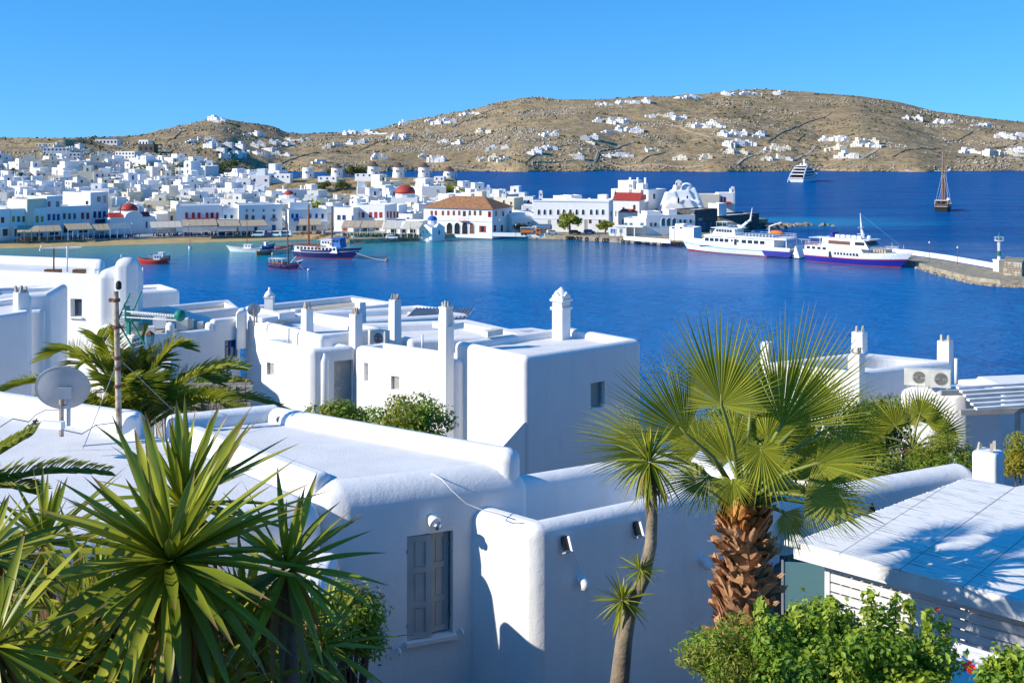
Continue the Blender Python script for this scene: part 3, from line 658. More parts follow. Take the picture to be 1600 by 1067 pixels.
MB().add([(-.2, -.3, r2.h - .2), (r2.L + .2, -.3, r2.h - .2), (r2.L + .2, 3, r2.h + 1), (-.2, 3, r2.h + 1), (-.2, 6.2, r2.h - .2), (r2.L + .2, 6.2, r2.h - .2)], [(0, 1, 2, 3), (3, 2, 5, 4), (0, 3, 4), (1, 5, 2)]).build('pitched_roof', 'dome_red', r2.root)
r2.win(974, 347, 3, 8, 'pane', 'shutter_brown')
# tall white block beside the castle
w_ = Bld('tall_white_house', 'tall plain white house standing above the quay left of the knoll church', 955, 346, 1013, 349, 295, 14, 'plaster_far', 'house')
for x, y in ((1008, 308), (985, 305), (1022, 307), (1025, 330)): w_.win(x, y, 3.2, 8, 'pane', 'shutter_teal', face='r' if x > 1013 else 'f')
w_.box('roof_room', 'plaster_far', 2, 9, 2, 9, w_.h - .6, w_.h + 3.4, True); w_.box('roof_room', 'plaster_far', 10, 13, 3, 7, w_.h - .6, w_.h + 2.4, True)
for x in (6, 9.5, 13): w_.box('chimney', 'plaster_far', x, x + .7, 4, 4.7, w_.h - .5, w_.h + 4.6)
# the whitewashed church on the knoll: fused rounded volumes
D = 452; zb = tz(1062, D) - 1
def pp(px, py, dd=0): return W(px, py, D + dd)
pr_ = empty('knoll_church', (pp(1062, 320).x, D, zb), 0, 'asymmetrical whitewashed church of fused rounded volumes on the knoll', 'church')
bm = bmesh.new()
for (px, yb, yt, dd, wb, wt, dp) in ((1062, 332, 297, 2, 15, 7, 8), (1047, 332, 300, 1, 9, 3.5, 7), (1080, 332, 301, 3, 11, 5, 8), (1073, 310, 293, 3, 8, 6.6, 7), (1066, 330, 311, -3.5, 11, 6, 4), (1052, 330, 316, -4, 10, 5, 4), (1087, 330, 313, -2, 6, 3, 5), (1058, 310, 289, 1.5, 4.2, 3.0, 3.4)):
    p0 = pp(px, yb, dd) - pr_.location; p1 = pp(px, yt, dd) - pr_.location
    q = [V(sx * w / 2, sy * dp * (1 if w == wb else .7) / 2, 0) + p for p, w in ((p0, wb), (p1, wt)) for sx, sy in ((-1, -1), (1, -1), (1, 1), (-1, 1))]
    vv = [bm.verts.new(x) for x in q]
    for f in ((3, 2, 1, 0), (4, 5, 6, 7), (0, 1, 5, 4), (1, 2, 6, 5), (2, 3, 7, 6), (3, 0, 4, 7)): bm.faces.new([vv[i] for i in f])
me = bpy.data.meshes.new('body'); bm.to_mesh(me); bm.free(); setmat(me, 'plaster_far'); o = inst('body', me, pr_)
md = o.modifiers.new('fuse', 'REMESH'); md.mode = 'VOXEL'; md.voxel_size = .35; md.use_smooth_shade = True
md = o.modifiers.new('soften', 'SMOOTH'); md.iterations = 7
o2 = pp(1073, 295, 3) - pr_.location
MB().lathe([(2.9, -3), (2.9, 0)] + [(2.9 * math.cos(a), 2.4 * math.sin(a)) for a in np.linspace(.1, 1.5, 6)], o2, 18).build('dome', 'plaster_far', pr_, 40)
b = MB(); c0 = pp(1060.5, 291, 0) - pr_.location
for dx in (-.95, .95): b.box(c0 + V(dx, 0, -1), (.6, .9, 4.4))
b.lathe([(1.25, -.45), (1.25, .45)], c0 + V(0, 0, 1.2), 12, ax=(0, 1, 0)); b.build('belfry', 'plaster_far', pr_)
for x, y, w, h in ((1060, 313, 3, 9), (1074, 308, 2.5, 5)): inst('window', win_mesh('arch', 'plaster_far'), pr_, TRS(pp(x, y, -5.6) - pr_.location, 0, (w * D / F, 1, h * D / F)))
# houses right of the knoll, dark stone sea walls
h_ = Bld('castle_house', 'white cube house with red balcony on the seaward edge of the point', 1093, 341, 1124, 341, 304, 10, 'plaster_cream', 'house', zg=3); h_.box('side_wing', 'plaster_far', h_.L + .02, h_.L + 6, 1, 9, -2, h_.h + .6, True)
for x in (1128, 1133): h_.win(x, 312, 2.6, 8, 'shutter', 'shutter_red', proud=-.98)
h_.box('balcony', 'shutter_red', h_.L + .5, h_.L + 4.5, -.7, .95, h_.h - 4.2, h_.h - 3.0); h_.box('chimney', 'plaster_far', h_.L + 5, h_.L + 5.6, 4, 5, h_.h, h_.h + 2.2)
h2 = Bld('dark_stone_house', 'dark stone house with small blue window frames above the quay wall', 1085, 365, 1121, 362, 328, 9, 'stone_dark', 'house')
for x in (1090, 1098, 1106): h2.win(x, 334, 2.6, 4, 'pane', 'shutter_teal')
h2.win(1094, 343, 6, 4.5, 'pane', 'canvas_blue', 'canvas_blue', name='sign_panel')
for x in (1092, 1100, 1110): h2.win(x, 354, 4, 12, 'pane', 'blue_paint', 'shutter_teal', name='door')
h3 = Bld('stone_seawall', 'tall dark stone sea wall at the tip of the town point', 1120, 360, 1186, 354, 338, 10, 'stone_dark', 'wall', zg=.5)
h3.box('white_hut', 'plaster_far', 4, 9, 2, 7, h3.h - .6, h3.h + 4.6, True)
MB().box((h3.L + 3, 6, 1.2), (16, 4, 2.4), R(-8)).build('mole', 'quay_stone', h3.root)
h4 = Bld('arched_terrace_house', 'low bluish white building with three arches beside the ferry berth', 1010, 367, 1086, 365.5, 336.5, 9, 'plaster_far', 'building')
for x in (1036.5, 1045, 1053.5): h4.win(x, 347, 6.4, 12, 'arch', 'plaster_far', 'shutter_teal')
for x in (1017, 1024, 1063, 1070, 1079): h4.win(x, 351 if x < 1030 else 346, 3.4, 6, 'pane', 'shutter_teal')
h4.box('roof_room', 'plaster_far', 1, 6, 2, 8, h4.h - .6, h4.h + 1.2, True); h4.box('roof_room', 'plaster_far', 9, 12, 2, 8, h4.h - .6, h4.h + 1.8, True)
h5 = Bld('white_terrace_house', 'low white house with flat porch canopy and posts on the quay', 975, 366, 1009.5, 367, 340.5, 9, 'plaster_far', 'building')
h5.box('porch_roof', 'plaster_far', -3, h5.L - .2, -4, -.02, h5.h - 2.9, h5.h - 2.5)
for x in (-2.8, 1.5, 4.5): h5.box('post', 'plaster_far', x, x + .3, -3.8, -3.5, -.5, h5.h - 2.9)
for x in (978, 986, 1003): h5.win(x, 352, 5, 8, 'hole', 'plaster_far', 'shutter_teal')
h6 = Bld('white_box_building', 'small plain white box building on the quay behind the bow of the first ferry', 1046, 373, 1084, 375, 354, 6, 'plaster_far', 'building')
for x in (1052, 1064): h6.win(x, 356, 3.6, 2.5, 'hole', 'plaster_far')
h6.box('roof_room', 'plaster_far', 1.6, 4.6, 1, 4, h6.h - .5, h6.h + .9, True)
k_ = Bld('ticket_kiosk', 'small white and blue ticket kiosk with posters on the quay', 950, 367, 977, 367.5, 356, 3, 'plaster_far', 'kiosk')
k_.win(958, 361, 10, 8, 'pane', 'boat_white', 'blue_paint', name='poster_panel'); k_.win(970, 360.5, 5, 7, 'pane', 'boat_white', 'blue_paint', name='poster_panel')
MB().box(((975 - 1090) * 385 / F / 2 + 12, 0, 0), (.1, .1, .1))
# low white wall along the quay in front of the buildings
for xa, ya, xb, yb, lb in ((768, 368, 852, 369, 'low white quay wall in front of the town hall side'), (975, 373.5, 1048, 379, 'low white quay wall beside the white box building')):
    P0 = G(xa, ya, 1.6); P1 = G(xb, yb, 1.6); d = P1 - P0; o = MB().box((d.length / 2, 0, .35), (d.length, .5, 1.3)).build('quay_wall', 'plaster_far'); o.location = P0; o.rotation_euler.z = math.atan2(d.y, d.x); tag(o, lb, 'wall')

# ---------------------------------------------------------------- the mass of town houses
WALLM = ['plaster_far'] * 9 + ['plaster_cream'] * 2 + ['plaster_grey']
def house_variant(seed, villa=False):
    rs = random.Random(seed); b = MB(); w = rs.uniform(7, 12); d = rs.uniform(7, 10); h = rs.uniform(3.4, 6.6) if not villa else rs.uniform(3, 5.5)
    parapet_box(b, -w / 2, w / 2, 0, d, -3, h)
    tops = [(-w / 2, w / 2, 0, d, h)]
    if rs.random() < .7:
        a = rs.uniform(-w / 2, 0); bb = a + rs.uniform(3, w / 2); y0 = rs.uniform(1.5, 3.5); zt = h + rs.uniform(1.6, 3); parapet_box(b, a, bb, y0, d - .5, h - .6, zt); tops.append((a, bb, y0, d, zt))
    if rs.random() < .65:
        sgn = rs.choice((-1, 1)); ww = rs.uniform(2.5, 5.5); x0 = w / 2 if sgn > 0 else -w / 2 - ww; y0 = rs.uniform(-2.5, 2.5); zt = h * rs.uniform(.5, .9); parapet_box(b, x0 + .01, x0 + ww - .01, y0, y0 + d * .7, -3, zt); tops.append((x0, x0 + ww, y0, d, zt))
    for k in range(rs.choice((0, 1, 1, 2, 3))):
        x = rs.uniform(-w / 2 + .5, w / 2 - .5); y = rs.uniform(1, d - 1); b.box((x, y, h + .5), (.6, .6, 1.9))
    if rs.random() < .4:
        x = rs.uniform(-w / 2 + 1, w / 2 - 2); b.box((x, d * .5, h + .1), (1.3, 1.0, 1.1))
    spots = []
    for (x0, x1, y0, y1, zt) in tops[:3]:
        n = max(1, int((x1 - x0) / rs.uniform(2.2, 3.4)))
        for i in range(n):
            spots.append((x0 + (x1 - x0) * (i + .5) / n + rs.uniform(-.2, .2), y0, zt - rs.uniform(1.6, 2.1)))
            if zt > 5.5 and rs.random() < .8: spots.append((x0 + (x1 - x0) * (i + .5) / n, y0, zt - 4.6))
    side = [(-w / 2, d * .35, h - 1.8), (-w / 2, d * .7, h - 1.9)]
    return b, spots, side
VARS = []
for sd in range(26):
    b, sp, side = house_variant(sd)
    VARS.append(({wm: b.mesh('wall', [wm, 'roof_screed']) for wm in ('plaster_far', 'plaster_cream', 'plaster_grey')}, sp, side))
WCOL = ['shutter_navy', 'shutter_blue', 'shutter_grey', 'shutter_brown', 'shutter_teal', 'shutter_grey', 'shutter_navy', 'shutter_red', 'shutter_green']
def put_house(P, rz, vi, wm, rs, label, cat, group, sc=1.0, wprob=.55, name='town_house'):
    meshes, sp, side = VARS[vi]; mc = rs.choice(WCOL); kd = rs.choice(('pane', 'shutter', 'hole', 'pane'))
    wtxt = 'plain dark openings' if kd == 'hole' else mc.split('_')[1] + (' shutters' if kd == 'shutter' else ' window frames')
    r = empty(name, P, rz, label.replace('{w}', wtxt), cat, group); r.scale = (sc, sc, sc)
    inst('wall', meshes[wm], r)
    for x, y, z in sp:
        if rs.random() < wprob: inst('window', win_mesh(kd, mc if kd != 'hole' else wm), r, TRS((x, y - .005, z), 0, (rs.uniform(.6, 1.0), 1, rs.uniform(.9, 1.7))))
    for x, y, z in side[:1]:
        if rs.random() < wprob * .7: inst('window', win_mesh('pane', mc), r, TRS((x - .005, y, z), R(-90), (.9, 1, 1.3)))
    return r
rs = random.Random(5); cnt = 0; rows = []
D = 424.0
while D < 860:
    u0, u1 = -25, (1015 if D < 520 else 815 if D < 585 else 440 if D < 640 else 400 if D < 780 else 330)
    step = 10.5 * F / D * (1.0 + (D - 424) / 900)
    u = u0 + rs.uniform(0, step)
    while u < u1:
        Ls = float(shoreD(u)); off = D - Ls
        front = 36 if u < 250 else 30 if u < 520 else 27 if u < 660 else 36
        if off > front and not (640 < u < 812 and off < 38) and not (u > 930 and D < 462) and not (u > 815 and D > 505):
            rows.append((u + rs.uniform(-.2, .2) * step, D + rs.uniform(-4, 4)))
        u += step * rs.uniform(.85, 1.2)
    D += 12.5 * (1 + (D - 424) / 420)
print('town spots', len(rows))
rs.shuffle(rows)
for (u, D) in rows[:300]:
    z = tz(u, D)
    if z < .5: continue
    rz = rs.choice((R(-32), R(-18), R(20), R(32), R(40), R(5))) + rs.uniform(-.1, .1)
    zone = next(t for lim, t in ((60, 'at the left edge'), (130, 'above the yellow shuttered house'), (200, 'behind the red domed church'), (275, 'above the pale church awning'), (360, 'behind the red shuttered house'), (450, 'behind the plain mansion'), (530, 'behind the navy masts'), (640, 'behind the red framed windows'), (820, 'behind the town hall'), (9999, 'behind the long arched building')) if u < lim)
    band = ('low down, ' if D < 470 else 'half way up, ' if D < 600 else 'high up, ') + zone
    wm = rs.choice(WALLM)
    tone = {'plaster_far': 'white', 'plaster_cream': 'cream', 'plaster_grey': 'greyish'}[wm]
    put_house(V((u - CX) * D / F, D, z - .2), rz, rs.randrange(26), wm, rs, '%s flat house with {w}, %s' % (tone, band), 'house', 'town houses', sc=rs.uniform(.82, 1.2) * (1 + (D - 424) / 1600))
    cnt += 1
# landmark houses on the slope behind the town
def slope_block(name, label, px, py, wpx, hpx, dep, wm, nwin, cat='building', rz=0, rows_=1, group=None):
    D = hit(px, py, 500); P = V((px - CX) * D / F, D, tz(px, D)); w = wpx * D / F; h = hpx * D / F; r = empty(name, P, rz, label, cat, group)
    b = MB(); parapet_box(b, -w / 2, w / 2, 0, dep, -6, h); b.build('wall', [wm, 'roof_screed'], r)
    for j in range(rows_):
        for i in range(nwin): inst('window', win_mesh('pane', 'shutter_navy'), r, TRS((-w / 2 + w * (i + .5) / nwin, -.005, h * (1 - (j + .55) / rows_ * .9)), 0, (w / nwin * .45, 1, h / rows_ * .42)))
    return r
slope_block('hill_hotel', 'long white block with a row of windows alone on the hill crest', 166, 226, 34, 8, 12, 'plaster_far', 6, rows_=1)
slope_block('hill_hotel', 'stepped white hotel on the slope left of the crest, upper terrace', 88, 243, 40, 12, 10, 'plaster_far', 7, 'hotel', R(10), 2, 'hotel terraces on the slope')
slope_block('hill_hotel', 'stepped white hotel on the slope left of the crest, lower terrace', 98, 251, 52, 12, 10, 'plaster_far', 9, 'hotel', R(10), 2, 'hotel terraces on the slope')
slope_block('hill_hotel', 'white stepped hotel wing below the stone tower', 195, 250, 34, 13, 10, 'plaster_far', 6, 'hotel', R(-14), 2, 'hotel terraces on the slope')
slope_block('stone_tower_house', 'brown stone house with white upper floor on the crest', 228, 240, 26, 14, 9, 'stone_dark', 3, 'house', R(-10))
slope_block('white_tower_house', 'white upper tower beside the brown stone house on the crest', 224, 230, 16, 11, 8, 'plaster_far', 3, 'house', R(-10))
slope_block('hill_house', 'small white house at the left end of the crest beside the road', 70, 230, 30, 5, 8, 'plaster_cream', 6, 'house')
slope_block('town_school', 'cream two storey building with many windows above the pines', 232, 302, 32, 16, 12, 'plaster_cream', 7, 'building', R(8), 2)
slope_block('town_school', 'pale long house right of the cream two storey building', 265, 303, 26, 13, 12, 'plaster_cream', 4, 'building', R(8), 1)
slope_block('corner_house', 'white and blue windowed house at the left edge above the waterfront', 2, 296, 20, 18, 12, 'plaster_far', 2, 'house', R(-20), 2)
# conical white dome on the slope
D = hit(322, 264, 500); r = empty('conical_windmill', V((322 - CX) * D / F, D, tz(322, D)), 0, 'squat white windmill with white conical cap on the town slope', 'windmill')
MB().lathe([(3.4, -2), (3.2, 3.4)], (0, 0, 0), 14).build('tower', 'plaster_far', r, 30); MB().lathe([(3.7, 3.4), (2, 5.6), (.1, 7.6)], (0, 0, 0), 14).build('cap', 'plaster_grey', r, 30)
# red domes in the mass
for px, py, rad, lab in ((633, 302, 4.2, 'red domed church in the town below the windmills'), (451, 304, 2.1, 'small red domed chapel beside a green tree in the town'), (786, 326, 2.2, 'red domed chapel peeping over the right end of the town hall')):
    D = 480 if px != 786 else 447; P = W(px, py, D); r = empty('red_dome_church', (P.x, P.y, tz(px, D)), 0, lab, 'church'); z = P.z - r.location.z
    MB().lathe([(rad * .95, z - 1.8), (rad * .95, z), (rad * .8, z)], (0, 0, 0), 10).build('drum', 'plaster_far', r, 30); MB().lathe([(rad * 1.02 * math.cos(a), z + rad * .8 * math.sin(a)) for a in np.linspace(0, 1.52, 7)], (0, 0, 0), 20).build('dome', 'dome_red', r, True)
    b = MB(); parapet_box(b, -rad * 1.3, rad * 1.3, -rad * 1.1, rad * 1.6, -2, z - 1.6); b.build('wall', ['plaster_far', 'roof_screed'], r)
# small white bell towers
for px, py, D in ((788, 303, 520), (845, 306, 470), (985, 296, 455), (1145, 300, 470), (763, 297, 500)):
    P = W(px, py, D); g0 = max(tz(px, D), 1); r = empty('bell_tower', (P.x, P.y, g0), 0, 'slim white bell turret rising over the roofs near the town hall', 'turret', 'white bell turrets'); z = P.z - g0
    MB().box((0, 0, z * .5), (1.5, 1.2, z)).build('shaft', 'plaster_far', r); MB().box((-.55, 0, z + .7), (.35, .8, 1.4)).box((.55, 0, z + .7), (.35, .8, 1.4)).lathe([(.75, -.4), (.75, .4)], (0, 0, z + 1.5), 10, ax=(0, 1, 0)).build('belfry', 'plaster_far', r)
# ---------------------------------------------------------------- windmills
def windmill(px, py_base, py_top, roof, label, D=640):
    P = W(px, py_base, D); g = P.z; r = empty('windmill', (P.x, P.y, g), 0, label, 'windmill', 'windmills on the ridge'); h = (py_base - py_top) * D / F
    MB().lathe([(3.45, -5), (3.4, 0), (3.1, h)], (0, 0, 0), 18).build('tower', 'plaster_far', r, 30)
    for k, (a, z) in enumerate(((-100, h * .62), (-60, h * .35))):
        inst('window', win_mesh('hole', 'plaster_far'), r, Matrix.Translation((3.3 * math.cos(R(a)), 3.3 * math.sin(R(a)), z)) @ Matrix.Rotation(R(a + 90), 4, 'Z') @ Matrix.Diagonal((.8, 1, 1.0, 1)))
    if roof:
        MB().lathe([(3.4, h - .1), (3.15, h + .2), (2.1, h + 1.2), (1.1, h + 2.1), (.1, h + 2.6)], (0, 0, 0), 18).build('thatched_cap', 'thatch', r, 40)
        d = V(.75, -.66, .05).normalized(); c0 = V(0, 0, h + .9); hub = c0 + d * 5.2; b = MB().tube([c0, hub + d * 1.2], .16, 6); a = d.orthogonal().normalized(); e = d.cross(a)
        b.build('wind_shaft', 'wood_brown', r); b = MB()
        for k in range(12):
            t = k * math.pi / 6; b.tube([hub, hub + (a * math.cos(t) + e * math.sin(t)) * 4.6], .05, 4)
        b.build('sail_spokes', 'wood_grey', r)
    else: MB().lathe([(3.15, h - .02), (3.15, h + .3), (2.7, h + .3), (2.7, h - .3)], (0, 0, 0), 18).build('rim', 'plaster_far', r, 30)
for px, pb, pt, rf, lb in ((481.5, 280, 262.5, 0, 'bare white windmill tower without a cap, leftmost of the ridge'), (526.5, 277, 262, 1, 'thatched windmill beside dark bushes, second from the left'), (583.5, 276, 259.5, 1, 'thatched windmill beside a low white house, third from the left'),
                           (622.5, 277, 261, 1, 'thatched windmill in the middle of the ridge above dry grass'), (662.5, 278, 261, 1, 'thatched windmill second from the right end of the ridge'), (701.5, 281, 267, 1, 'lowest thatched windmill at the right end of the ridge')): windmill(px, pb, pt, rf, lb)
for px, py, w, h, lab in ((511, 282, 30, 6, 'low white house below the leftmost windmills'), (568, 276, 28, 4, 'low white house left of the third windmill'), (686, 283, 16, 7, 'small white hut between the two right windmills'), (434, 281, 40, 9, 'white flat house left of the windmills'), (655, 284, 18, 4, 'low white wall house in the middle of the ridge')):
    P = W(px, py, 622); r = empty('ridge_house', P, R(-8), lab, 'house'); b = MB(); ww = w * 622 / F; hh = h * 622 / F; parapet_box(b, -ww / 2, ww / 2, 0, 5, -5, hh); b.build('wall', ['plaster_far', 'roof_screed'], r)
    for i in range(max(2, w // 8)): inst('window', win_mesh('pane', 'shutter_blue'), r, TRS((-ww / 2 + ww * (i + .5) / max(2, w // 8), -.005, hh * .5), 0, (.8, 1, 1)))
# ---------------------------------------------------------------- villas on the far hills
VILLAS = [(100, 236, 6, 40, 5), (215, 250, 4, 20, 5), (335, 190, 3, 12, 2), (398, 214, 3, 16, 1), (318, 222, 4, 20, 3), (345, 236, 5, 28, 6), (395, 232, 5, 30, 6), (440, 228, 4, 20, 4), (465, 222, 4, 20, 3), (375, 246, 4, 30, 4), (430, 243, 3, 24, 4),
          (545, 211, 3, 12, 1), (583, 209, 6, 22, 3), (630, 197, 3, 6, 1), (520, 231, 3, 14, 3), (560, 226, 4, 18, 2), (622, 218, 4, 14, 2), (690, 193, 7, 22, 4), (735, 180, 4, 14, 2), (676, 250, 5, 18, 6), (595, 250, 2, 10, 3), (500, 258, 2, 8, 2),
          (755, 208, 3, 10, 3), (770, 251, 5, 26, 1), (832, 242, 2, 5, 2), (850, 236, 2, 3, 1), (866, 236, 2, 3, 1), (857, 214, 4, 12, 1), (922, 222, 4, 8, 3), (905, 248, 3, 5, 4), (958, 193, 9, 24, 4), (975, 207, 8, 26, 4), (965, 247, 7, 24, 2), (1018, 236, 3, 7, 4),
          (1030, 183, 5, 24, 2), (1060, 188, 3, 10, 2), (1100, 201, 8, 26, 3), (1145, 213, 6, 22, 2), (1185, 214, 4, 14, 2), (1155, 229, 7, 26, 1), (1155, 242, 4, 20, 1), (1068, 250, 2, 6, 2), (1105, 248, 2, 10, 2), (1215, 235, 4, 20, 2), (1230, 250, 3, 12, 2), (1205, 251, 3, 8, 2),
          (1308, 222, 5, 22, 1), (1310, 234, 3, 12, 1), (1355, 230, 7, 20, 5), (1325, 248, 6, 20, 2), (985, 163, 6, 26, 1), (945, 165, 3, 14, 1), (1075, 156, 5, 22, 1), (1140, 150, 4, 14, 1), (1175, 149, 4, 16, 1), (1215, 148, 3, 10, 1), (1425, 187, 3, 10, 2), (1472, 194, 6, 16, 2), (1535, 199, 3, 16, 1), (1578, 218, 7, 24, 3), (1515, 241, 3, 8, 1), (1572, 244, 4, 26, 2), (1590, 238, 2, 8, 2), (780, 232, 2, 20, 4), (705, 225, 2, 20, 4)]
BEIGE = {(770, 251), (922, 222), (905, 248), (1018, 236), (1068, 250), (1105, 248), (1215, 235), (1230, 250), (1205, 251), (1310, 234), (1572, 244), (1155, 242), (755, 208)}
rs = random.Random(77); AREA = [(300, 'left'), (480, 'below the small peak'), (700, 'on the low left flank of the long hill'), (900, 'on the hillside above the windmills'), (1120, 'in the middle of the long hillside'), (1400, 'on the right half of the long hillside'), (2000, 'at the right end of the long hill')]
for (x, y, n, dx, dy) in VILLAS:
    for k in range(n):
        px = x + dx * ((k + .5) / n - .5) * 1.9 + rs.uniform(-2, 2); py = y + rs.uniform(-dy, dy)
        D = hit(px, py, 780); P = V((px - CX) * D / F, D, tz(px, D) - .5)
        wm = rs.choice(('plaster_cream', 'plaster_cream', 'plaster_grey')) if (x, y) in BEIGE else ('plaster_far' if rs.random() < .9 else 'plaster_cream')
        zone = next(t for lim, t in ((300, 'behind the left town'), (480, 'below the small peak'), (560, 'above the bare windmill'), (640, 'above the middle windmills'), (720, 'above the right windmills'), (830, 'above the town hall'), (960, 'above the long arched building'), (1090, 'above the knoll church'), (1200, 'above the white ferry'), (1290, 'behind the motor yacht'), (1440, 'above the navy ferry'), (9999, 'behind the sailing ship')) if px < lim)
        ar = zone + (' on the skyline' if py < 175 else ' high up' if py < 212 else ' half way up' if py < 233 else ' near the shore')
        tone = {'plaster_far': 'white', 'plaster_cream': 'sand coloured', 'plaster_grey': 'grey unfinished'}[wm]
        put_house(P, rs.uniform(-.5, .5), rs.randrange(26), wm, rs, 'far %s villa with {w} %s' % (tone, ar), 'villa', 'villas on the far hills', sc=rs.uniform(.75, 1.15) * (.9 if D < 1400 else 1.05), wprob=.6, name='hill_villa')
# ---------------------------------------------------------------- trees in the town
norfolk(180, 303, 19, 'tall dark layered pine behind the waterfront, left of the cream building', 1); norfolk(206, 304, 15, 'shorter layered pine right beside the tall one', 2); norfolk(273, 283, 13, 'layered pine standing among white houses on the slope', 3); norfolk(355, 293, 15, 'layered pine among the houses right of the white cone', 4)
norfolk(736, 290, 8, 'small pine on the seaward ridge right of the windmills', 5, D=600)
far_palm(20, 292, 11, 'tall date palm over the left edge of the town', 1); far_palm(33, 296, 9, 'shorter date palm at the left edge of the town', 2); far_palm(393, 300, 7, 'palm among white houses in the middle of the town', 3); far_palm(240, 233, 6, 'tiny palm beside the stone house on the crest', 4)
for i, (px, py, h, w, lab, D) in enumerate(((480, 313, 9, 13, 'round green tree behind the navy boat masts', 455), (278, 308, 6, 13, 'olive brown tree above the red shuttered house', 500), (40, 302, 8, 9, 'green tree beside the palms at the left edge', None), (105, 262, 5, 8, 'low green tree on the slope under the hotel', None),
                                        (70, 262, 5, 10, 'low bushy tree left under the hotel', None), (545, 278, 6, 9, 'dark bush clump right of the second windmill', 650), (560, 276, 6, 10, 'green bush clump between two windmills', 655), (517, 277, 5, 6, 'bush left of the second windmill', 655),
                                        (505, 292, 5, 9, 'bush on the dry slope under the windmills', 600), (535, 292, 4, 9, 'second bush on the dry slope under the windmills', 600), (700, 297, 4, 14, 'green hedge tree under the right windmill', 585), (725, 295, 5, 12, 'green trees at the right foot of the windmill ridge', 580), (680, 296, 4, 10, 'green bush behind the town hall roof', 585),
                                        (813, 332, 4, 5, 'small green tree between town hall and long building', 415), (770, 295, 3, 8, 'low green bush on the far right of the ridge', 590), (360, 262, 4, 12, 'dark green bush on the slope right of the cone', None), (420, 296, 4, 6, 'small bush among white roofs', 560))):
    far_tree(px, py, h, w, lab, i, D=D, mat='leaf_far' if i not in (0, 10, 11) else 'leaf_olive')
def quay_tree(px, py, h, w, lab, seed): far_tree(px, py, h, w, lab, seed, D=(CH - 1.8) * F / (py - HY), mat='leaf_olive', n=1500).location.z = 1.6
quay_tree(890, 365.5, 7.2, 7.2, 'green tree on the quay before the arched windows', 50); quay_tree(946, 366, 4.8, 5.4, 'smaller green tree on the quay beside the kiosk', 51)
# dark green bank below the crest
tag(inst('green_bank', leaf_cloud_mesh('green_bank', [(W(x, 262 + (x % 7) * .6, 800).x, 800 + (x % 5) * 4, W(x, 263, 800).z, 7, 6, 4.2) for x in range(215, 352, 7)], 2600, 1.7, 'leaf_far', 8)), 'green overgrown bank under the crest right of the stone house', 'bank', kind='stuff')
# ---------------------------------------------------------------- waterfront furniture
rs = random.Random(3)
def awning(xl, yl, xr, yr, dep, h, mat, label, zg=1.75, strips=4, slats=False):
    P0 = G(xl, yl, zg); P1 = G(xr, yr, zg); e = P1 - P0; L = e.length; r = empty('cafe_awning', P0, math.atan2(e.y, e.x), label, 'awning', 'cafe awnings along the waterfront')
    b = MB(); w = L / strips
    for i in range(strips):
        x0 = i * w + .06; x1 = (i + 1) * w - .06
        if slats:
            for k in range(7): y = dep * k / 7; b.box(((x0 + x1) / 2, y + .25, h + 1.7 * k / 7), (x1 - x0, .42, .05))
        else: b.hexa([V(x0, 0, h - .05), V(x1, 0, h - .05), V(x1, dep, h + 1.7), V(x0, dep, h + 1.7), V(x0, 0, h + .03), V(x1, 0, h + .03), V(x1, dep, h + 1.78), V(x0, dep, h + 1.78)]).box(((x0 + x1) / 2, -.03, h - .16), (x1 - x0, .04, .3))
    b.build('canopy', mat, r)
    for i in range(strips + 1):
        x = min(max(i * w, .1), L - .1); MB().box((x, .15, h / 2 - .1), (.12, .12, h + .2)).build('post', 'white_paint', r)
    if L > 6: MB().box((L / 2, dep, h + 1.83), (L, .12, .1)).build('beam', 'wood_grey', r)
AW = [(26, 377, 61, 376, 4, 2.9, 'canvas', 'twin cream awning before the yellow shuttered house, left half'), (62, 376, 97, 374.5, 4, 2.9, 'canvas', 'twin cream awning before the yellow shuttered house, right half'), (106, 375, 146, 373, 5, 3.3, 'canvas', 'cream awning below the red doored low house'),
      (147, 373, 172, 372, 4, 2.8, 'canvas', 'narrow cream awning between cream awning and slatted one'), (172, 372.5, 206, 371, 5, 3.2, 'canvas_white', 'white slatted canopy left of the red domed church'), (236, 370, 285, 368.5, 6, 3.0, 'canvas_white', 'pale awning right of the red domed church'),
      (286, 370, 340, 368.5, 7, 3.6, 'canvas', 'widest tan awning below the red shuttered house'), (341, 368.5, 376, 367.5, 6, 3.2, 'canvas', 'tan awning right of the widest one by the beach'), (377, 367.5, 419, 366, 6, 3.0, 'canvas', 'tan awning before the plain mansion'),
      (467, 366, 502, 365.5, 6, 3.2, 'canvas', 'tan parasol awning behind the navy boat'), (533, 369.5, 562, 369.5, 6, 3.2, 'canvas', 'cream awning left under the red framed windows'), (563, 369.5, 597, 369.5, 6, 3.2, 'canvas', 'cream awning right under the red framed windows'), (598, 370.5, 626, 370.5, 5, 3.0, 'canvas_white', 'pale awning left of the blue domed chapel, first'), (627, 370.5, 655, 371, 5, 3.0, 'canvas_white', 'pale awning touching the blue domed chapel')]
for i, a in enumerate(AW): awning(*a, slats=(i == 4), strips=5 if a[2] - a[0] > 35 else 3)
